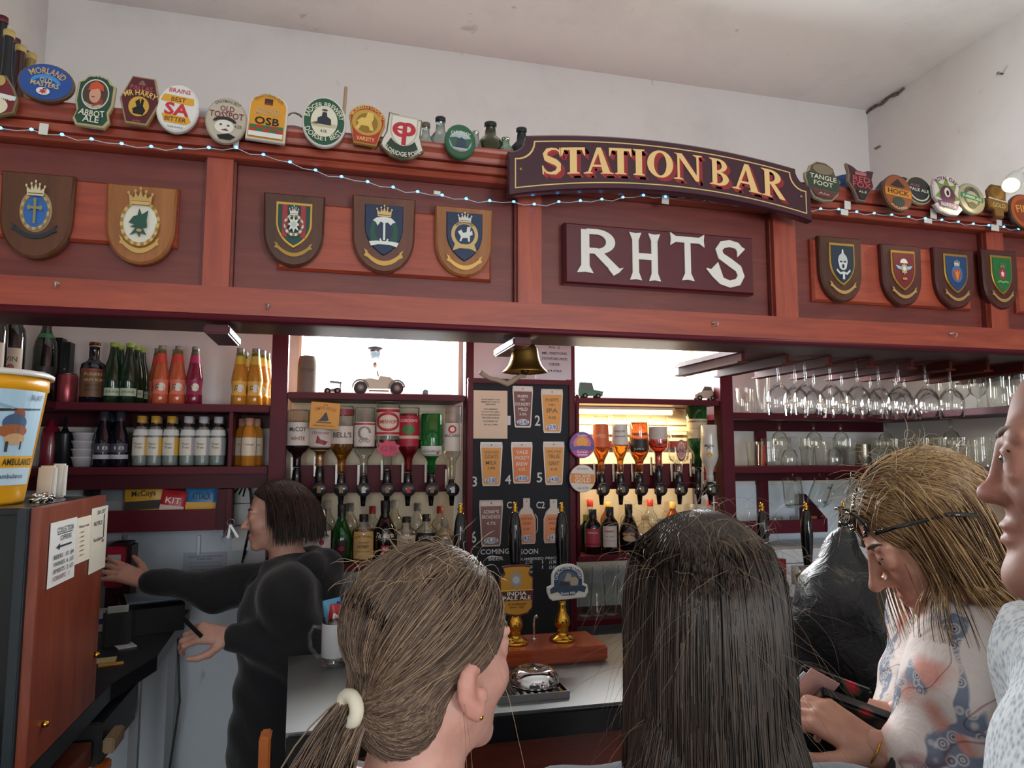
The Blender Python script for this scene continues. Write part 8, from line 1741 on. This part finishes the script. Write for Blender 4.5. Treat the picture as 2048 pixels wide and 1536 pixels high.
    MB().cbox((0, 0, 0), (.115, .02, .075), m, Rz @ Euler((.7, .35, 0)).to_matrix(), .004).build('front_flap', pu); MB().cbox(Rz @ Vector((-.012, .03, .018)), (.115, .014, .075), m, Rz @ Euler((.25, .35, 0)).to_matrix(), .004).build('back_flap', pu)
    MB().cbox(Rz @ Vector((-.04, .014, .035)), (.05, .0015, .06), mat('d8a8a0', .5), Rz @ Euler((.4, .5, 0)).to_matrix()).build('pink_card', pu); MB().cbox(Rz @ Vector((-.05, .02, .03)), (.05, .0015, .055), mat('c9ccd0', .3), Rz @ Euler((.45, .55, 0)).to_matrix()).build('white_card', pu)
blonde_woman()
# ------------------------------------------------------------------ man at the picture edge
def man():
    F = -RGT * .84 + AWY * .52 + UPZ * .0; up = UPZ + RGT * .06; f = Frame((0, 0, 0), F, up, 1.04); C = Vector(np.array(UC(1952, 985, .72)) - f.w(0, .112, -.033)); f = Frame(C, F, up, 1.04)
    root = person('older man in a pale patterned shirt at the picture edge', C)
    Fh = -RGT * .95 + AWY * .3; N = np.array(C) - UPZ * .18 + RGT * .03
    S = Sdf(); head_sdf(S, f, -.25, 1.08, True, 1., 1.5, 0., .008); S.ell(f.w(0, .055, -.115), (.04, .04, .022), f.R, .03); J = torso(S, f, Fh, .2, 1.15, 0., True, N, depth=1.2)
    ea = []
    for s, q in enumerate(J['sh']):
        e = q - UPZ * .28 + J['R'] * (.05 if s == 0 else -.05); wq = e - UPZ * .22 + J['F'] * .1; S.chain([q, e, wq], [.056, .046, .033]); hand(S, wq, wq - e, J['R'] * (1 if s == 0 else -1), 1 if s == 0 else -1); ea.append((q, e))
    tf_ = tinter(f, 'a87563', [((0, .094, -.07), (.024, .02, .012), 'a8665c', .6), ((0, .11, -.03), (.02, .02, .02), 'b0685c', .6), ((0, .06, -.09), (.05, .05, .03), 'a8826f', .4), ((.045, .055, -.02), (.03, .03, .03), 'b5705f', .4), ((-.045, .055, -.02), (.03, .03, .03), 'b5705f', .4)])
    np_mesh('body', [surface(S, grid(S, [box_of(f.c, .16)], .0036, .018))], skin_mat('man_skin', 'c08a74', 'a8665c', .6), root, tf_)
    eyes(root, f, '4a5560', '8a7a6c')
    T = Sdf(); torso(T, f, Fh, .2, 1.17, .016, neck=False, nb=N, depth=1.2, legs=False)
    for q, e in ea: T.cone(q, e, .076, .07, .04)
    m, nt, b = nodes_of('pale_shirt'); v = coords(nt); vo = nt.nodes.new('ShaderNodeTexVoronoi'); vo.inputs['Scale'].default_value = 130; nt.links.new(v, vo.inputs['Vector']); nt.links.new(ramp(nt, vo.outputs['Distance'], [(.1, '8d98a4'), (.4, 'b9c0c6'), (.7, 'd3d6d8')]), b.inputs['Base Color']); b.inputs['Roughness'].default_value = .85; bump(nt, b, noise(nt, v, 20, 4, .6, .8), .2, .012)
    zc = N[2] - .0
    np_mesh('shirt', [surface(T, grid(T, [], .01, .012), cut=lambda G: G[..., 2] - zc, disp=folds(.004, 22))], m, root)
    ck = [Vector(N - UPZ * (.005 - .01 * math.sin(a)) + J['R'] * math.cos(a) * .085 + J['F'] * math.sin(a) * .08) - Vector(root.location) for a in np.linspace(0, 2 * PI, 25)[:-1]]
    MB().tube(ck, .016, m, 8, True).build('collar', root)
    Q = Sdf(); torso(Q, f, Fh, .2, 1.15, .012, neck=False, nb=N, depth=1.2); zt2 = J['H'][2] + .06
    np_mesh('trousers', [surface(Q, grid(Q, [], .014, .018), cut=lambda G: G[..., 2] - zt2)], fabric('man_trousers', '2c3038', '383c46'), root)
    H = Sdf(); H.ell(f.w(0, -.02, .036), np.array((.0775, .09, .0825)) * f.k, f.R, .01)
    np_mesh('short_hair', [surface(H, grid(H, [box_of(f.c, .2)], .006, .006), cut=lambda G: (f.l(G)[..., 1] - .01 - .3 * (f.l(G)[..., 2] - .02)).astype(np.float32) * .8)], fabric('grey_hair', '6a625a', '8d857c', 600), root)
man()
# ------------------------------------------------------------------ customer in a black jacket
def jacket_person():
    C = UC(1835, 1095, 1.62); F = AWY * .9 - UPZ * .4 + RGT * .1; f = Frame(C, F, UPZ + AWY * .4, .98)
    root = person('customer in a black padded jacket leaning on the bar', C); Fh = AWY
    N = np.array(UC(1838, 1185, 1.58)); S = Sdf(); head_sdf(S, f); J = torso(S, f, Fh, .19, 1.1, 0., True, N, depth=1.1)
    js = []
    for s, q in enumerate(J['sh']):
        q = q + UPZ * .02; e = q + J['R'] * (.06 if s == 0 else -.055) - UPZ * .22 + AWY * .04; wq = e + AWY * .2 - UPZ * .0 + J['R'] * (-.1 if s == 0 else .12); wq[2] = 1.15; S.chain([q, e, wq], [.05, .042, .028]); js.append((q, e, wq))
        hand(S, wq, wq - e, UPZ, -1 if s == 0 else 1, (.3, .3, .3, .3), .3)
    np_mesh('body', [surface(S, grid(S, [box_of(f.c, .13)], .008, .016))], skin_mat('customer_skin', 'c99a86', 'a8665c'), root, tinter(f, 'c48e7a', []))
    eyes(root, f)
    T = Sdf(); torso(T, f, Fh, .19, 1.12, .03, neck=False, nb=N, depth=1.15, legs=False)
    for q, e, wq in js: T.chain([q, e, e * .2 + wq * .8], [.088, .085, .055], .05)
    T.cone(J['sh'][1] + UPZ * .03, np.array(UC(1690, 1075, 1.62)), .06, .03, .06)
    T.cone(N, N + UPZ * .06, .085, .075, .03)
    m, nt, b = nodes_of('black_jacket'); b.inputs['Base Color'].default_value = s2l('15171b'); b.inputs['Roughness'].default_value = .42; bump(nt, b, noise(nt, coords(nt), 16, 4, .6, 1.2), .45, .02)
    np_mesh('padded_jacket', [surface(T, grid(T, [], .009, .012), disp=folds(.007, 20))], m, root)
    Q = Sdf(); torso(Q, f, Fh, .19, 1.1, .012, neck=False, nb=N, depth=1.1); zt2 = J['H'][2] + .05
    np_mesh('trousers', [surface(Q, grid(Q, [], .014, .018), cut=lambda G: G[..., 2] - zt2)], fabric('customer_trousers', '22252c', '2c3038'), root)
    H = Sdf(); H.ell(f.w(0, -.018, .037), np.array((.08, .098, .086)), f.R, .01)
    np_mesh('dark_hair', [surface(H, grid(H, [box_of(f.c, .2)], .007, .007), cut=lambda G: (f.l(G)[..., 1] - .03 - .5 * f.l(G)[..., 2]).astype(np.float32))], fabric('dark_short_hair', '2a211b', '3a2f27', 500), root)
jacket_person()
# ------------------------------------------------------------------ barmaid
def barmaid():
    C = U(553, 1030, 2.38); F = V3(-1, -.05, -.05); f = Frame(C, F, UPZ - RGT * .02, .91)
    root = person('barmaid with a brown bob in a black hoodie reaching to the till', C)
    Fh = V3(-1, .0, 0); N = np.array(C) - UPZ * .165 + V3(.045, 0, 0)
    S = Sdf(); head_sdf(S, f, .5, .92); J = torso(S, f, Fh, .16, .95, 0., True, N)
    # right arm (far) reaches to the wall terminal, left arm (near) is bent
    shf, shn = J['sh'][0], J['sh'][1]
    w_f = np.array(U(292, 1162, 2.53)); ef = np.array(U(440, 1180, 2.47)); w_n = np.array(U(458, 1272, 2.225)); en = np.array(U(605, 1310, 2.235))
    S.chain([shf, ef, w_f], [.045, .037, .026]); S.chain([shn, en, w_n], [.047, .038, .026])
    Hf, Hn = Sdf(), Sdf()
    df = np.array(U(225, 1140, 2.55)) - w_f; hand(Hf, w_f, df, UPZ * .8 - AWY * .6, 1, (.12, .14, .16, .2), .25, 1., .2); Hf.cone(w_f - df / np.linalg.norm(df) * .05, w_f, .026, .022, .01)
    dn = np.array(U(385, 1265, 2.2)) - w_n; hand(Hn, w_n, dn, UPZ * .75 - AWY * .65, -1, (.75, .8, .85, .9), .75, 1.); Hn.cone(w_n - dn / np.linalg.norm(dn) * .05, w_n, .026, .022, .01)
    tf_ = tinter(f, 'cd9f8e', [((0, .094, -.07), (.024, .02, .011), 'a85f58', .8), ((.04, .06, -.03), (.03, .03, .03), 'c98878', .4), ((-.04, .06, -.03), (.03, .03, .03), 'c98878', .4)])
    np_mesh('body', [surface(S, grid(S, [box_of(f.c, .14)], .0045, .016)), surface(Hf, grid(Hf, [box_of(w_f, .3)], .0038, .0038)), surface(Hn, grid(Hn, [box_of(w_n, .3)], .0038, .0038))], skin_mat('barmaid_skin', 'd2a594', 'a85f58'), root, tf_)
    eyes(root, f)
    hood = fabric('black_hoodie', '101216', '181b20', 300, .9, .25)
    T = Sdf(); torso(T, f, Fh, .165, 1.0, .018, neck=False, nb=N, legs=False, depth=1.25)
    T.chain([shf, ef, ef * .08 + w_f * .92], [.068, .062, .04], .04); T.chain([shn, en, en * .1 + w_n * .9], [.072, .064, .042], .04)
    T.ell(J['H'] + UPZ * .02, np.array((.175, .15, .2)), J['RT'], .05)
    Nf = N + J['F'] * .06; zc = N[2]
    def cuth(G):          # V neckline in front
        L = (G - N) @ J['RT']; return np.maximum(L[..., 2] + .01, -(np.abs(L[..., 0]) * 1.6 + .12 - L[..., 1] * .0 + L[..., 2]) * 0 - 1).astype(np.float32)
    Vn = Sdf(); np_ = N + J['F'] * .11 - UPZ * .02
    T.cone(N + J['F'] * .05 + UPZ * .03, np_ + J['F'] * .03 - UPZ * .11, .045, .012, .01, True)
    np_mesh('hoodie', [surface(T, grid(T, [], .008, .011), disp=folds(.005, 24))], hood, root)
    hd = Sdf(); hd.chain([N + J['R'] * .09 + J['F'] * .02 - UPZ * .02, N + J['R'] * .075 - J['F'] * .07 + UPZ * .01, N - J['F'] * .105 - UPZ * .0, N - J['R'] * .075 - J['F'] * .07 + UPZ * .01, N - J['R'] * .09 + J['F'] * .02 - UPZ * .02], [.03, .04, .05, .04, .03], .03); hd.ell(N - J['F'] * .12 - UPZ * .08, (.1, .05, .09), J['RT'], .04)
    np_mesh('hood', [surface(hd, grid(hd, [], .008, .008), disp=folds(.003, 30))], hood, root)
    Q = Sdf(); torso(Q, f, Fh, .16, .95, .014, neck=False, nb=N); zt2 = J['H'][2] + .04
    np_mesh('trousers', [surface(Q, grid(Q, [], .012, .016), cut=lambda G: G[..., 2] - zt2)], fabric('barmaid_trousers', '0f1115', '16181d'), root)
    p0 = Vector(J['H'] + J['F'] * .165 - UPZ * .12) - Vector(root.location); MB().tube([p0, p0 + Vector((-.004, 0, -.025)), p0 + Vector((-.012, 0, -.05))], [.002, .0035, .004], mat('2a2c30', .4, .4), 6).build('zip_pull', root)
    # bob
    c0, r0_ = np.array((0, -.014, .037)), np.array((.083, .104, .087))
    H = Sdf(); H.ell(f.w(*c0), r0_ * f.k, f.R, .01); H.ell(f.w(0, -.035, -.01), np.array((.086, .09, .07)) * f.k, f.R, .04); H.ell(f.w(0, -.07, -.06), np.array((.06, .045, .045)) * f.k, f.R, .03)
    def cutb(G):
        L = f.l(G); a = L[..., 1] - (.03 - .12 * np.clip(.045 - L[..., 2], 0, .04)); side = np.abs(L[..., 0]); lowc = -.075 - .55 * (L[..., 1] + .02) * 0 - L[..., 2]
        face = np.minimum(np.maximum(a, 0) * 1.0 + a * (a < 0), 9); top = .055 - L[..., 2]
        g1 = np.minimum(a, 9)                       # in front of the hairline
        g2 = L[..., 1] - (.03 + np.clip(L[..., 2] - .05, 0, .03) * 1.6); fr_ = g2 + np.clip(.0 - L[..., 2], 0, .05) * .3
        bot = (-.052 + .45 * (-L[..., 1] - .02) * -1.0) - L[..., 2]
        return (np.maximum(fr_, bot * .8) * f.k).astype(np.float32)
    np_mesh('hair_bob', [surface(H, grid(H, [box_of(f.c, .2)], .0045, .0045), cut=cutb)], mat('2c1e1a', .4), root)
    n = 2200; L, W = scalp_points(f, n, lambda L: (L[:, 2] > .06) & (L[:, 1] < .045), .0, tuple(c0), tuple(r0_))
    sd = np.sign(L[:, 0] + .001); out = (np.stack([sd * (.6 + .5 * rng.random(n)), -.55 + .6 * rng.random(n) - .4, -.2 * np.ones(n)], -1)) @ f.R.T
    ns = 15; P = flow(W, out, ns, .0115, -UPZ, [(f.w(*c0), f.R, r0_ * f.k * 1.01), (f.w(0, -.035, -.01), f.R, np.array((.088, .093, .072)) * f.k), (f.w(0, -.01, -.05), f.R, np.array((.07, .075, .08)) * f.k)], .83, .17, .008)
    P = P[P[:, -1] @ np.array(f.R[:, 1]) - f.c @ f.R[:, 1] < .03]; n = len(P)
    strands('hair', P, rng.uniform(.0007, .0013, n), hair_mat('bob_hair', ['1f1513', '2c1e1a', '3a2823', '4a332c']), root)
    # pen / card in the near hand
    hp = np.array(U(385, 1255, 2.175)); o = MB().cbox((0, 0, 0), (.075, .004, .012), mat('1c1c22', .3), Matrix(np.stack([RGT, AWY, UPZ], 1).tolist()) @ Euler((0, .75, 0)).to_matrix(), .001).build('payment_pen', None, Vector(hp)); tag(o, 'dark stylus held in the barmaid\'s lower hand', 'pen')
    wq = w_n + (en - w_n) / np.linalg.norm(en - w_n) * .012; b_ = empty('wrist_band', 'thin gold bracelet at the barmaid\'s cuff', 'bracelet', Vector(wq)); dd = (en - w_n) / np.linalg.norm(en - w_n); a1 = np.cross(dd, UPZ); a1 /= np.linalg.norm(a1); a2 = np.cross(a1, dd)
    MB().tube([Vector((a1 * math.cos(t) + a2 * math.sin(t)) * .029) for t in np.linspace(0, 2 * PI, 17)[:-1]], .002, BRASS, 6, True).build('band', b_)
barmaid()
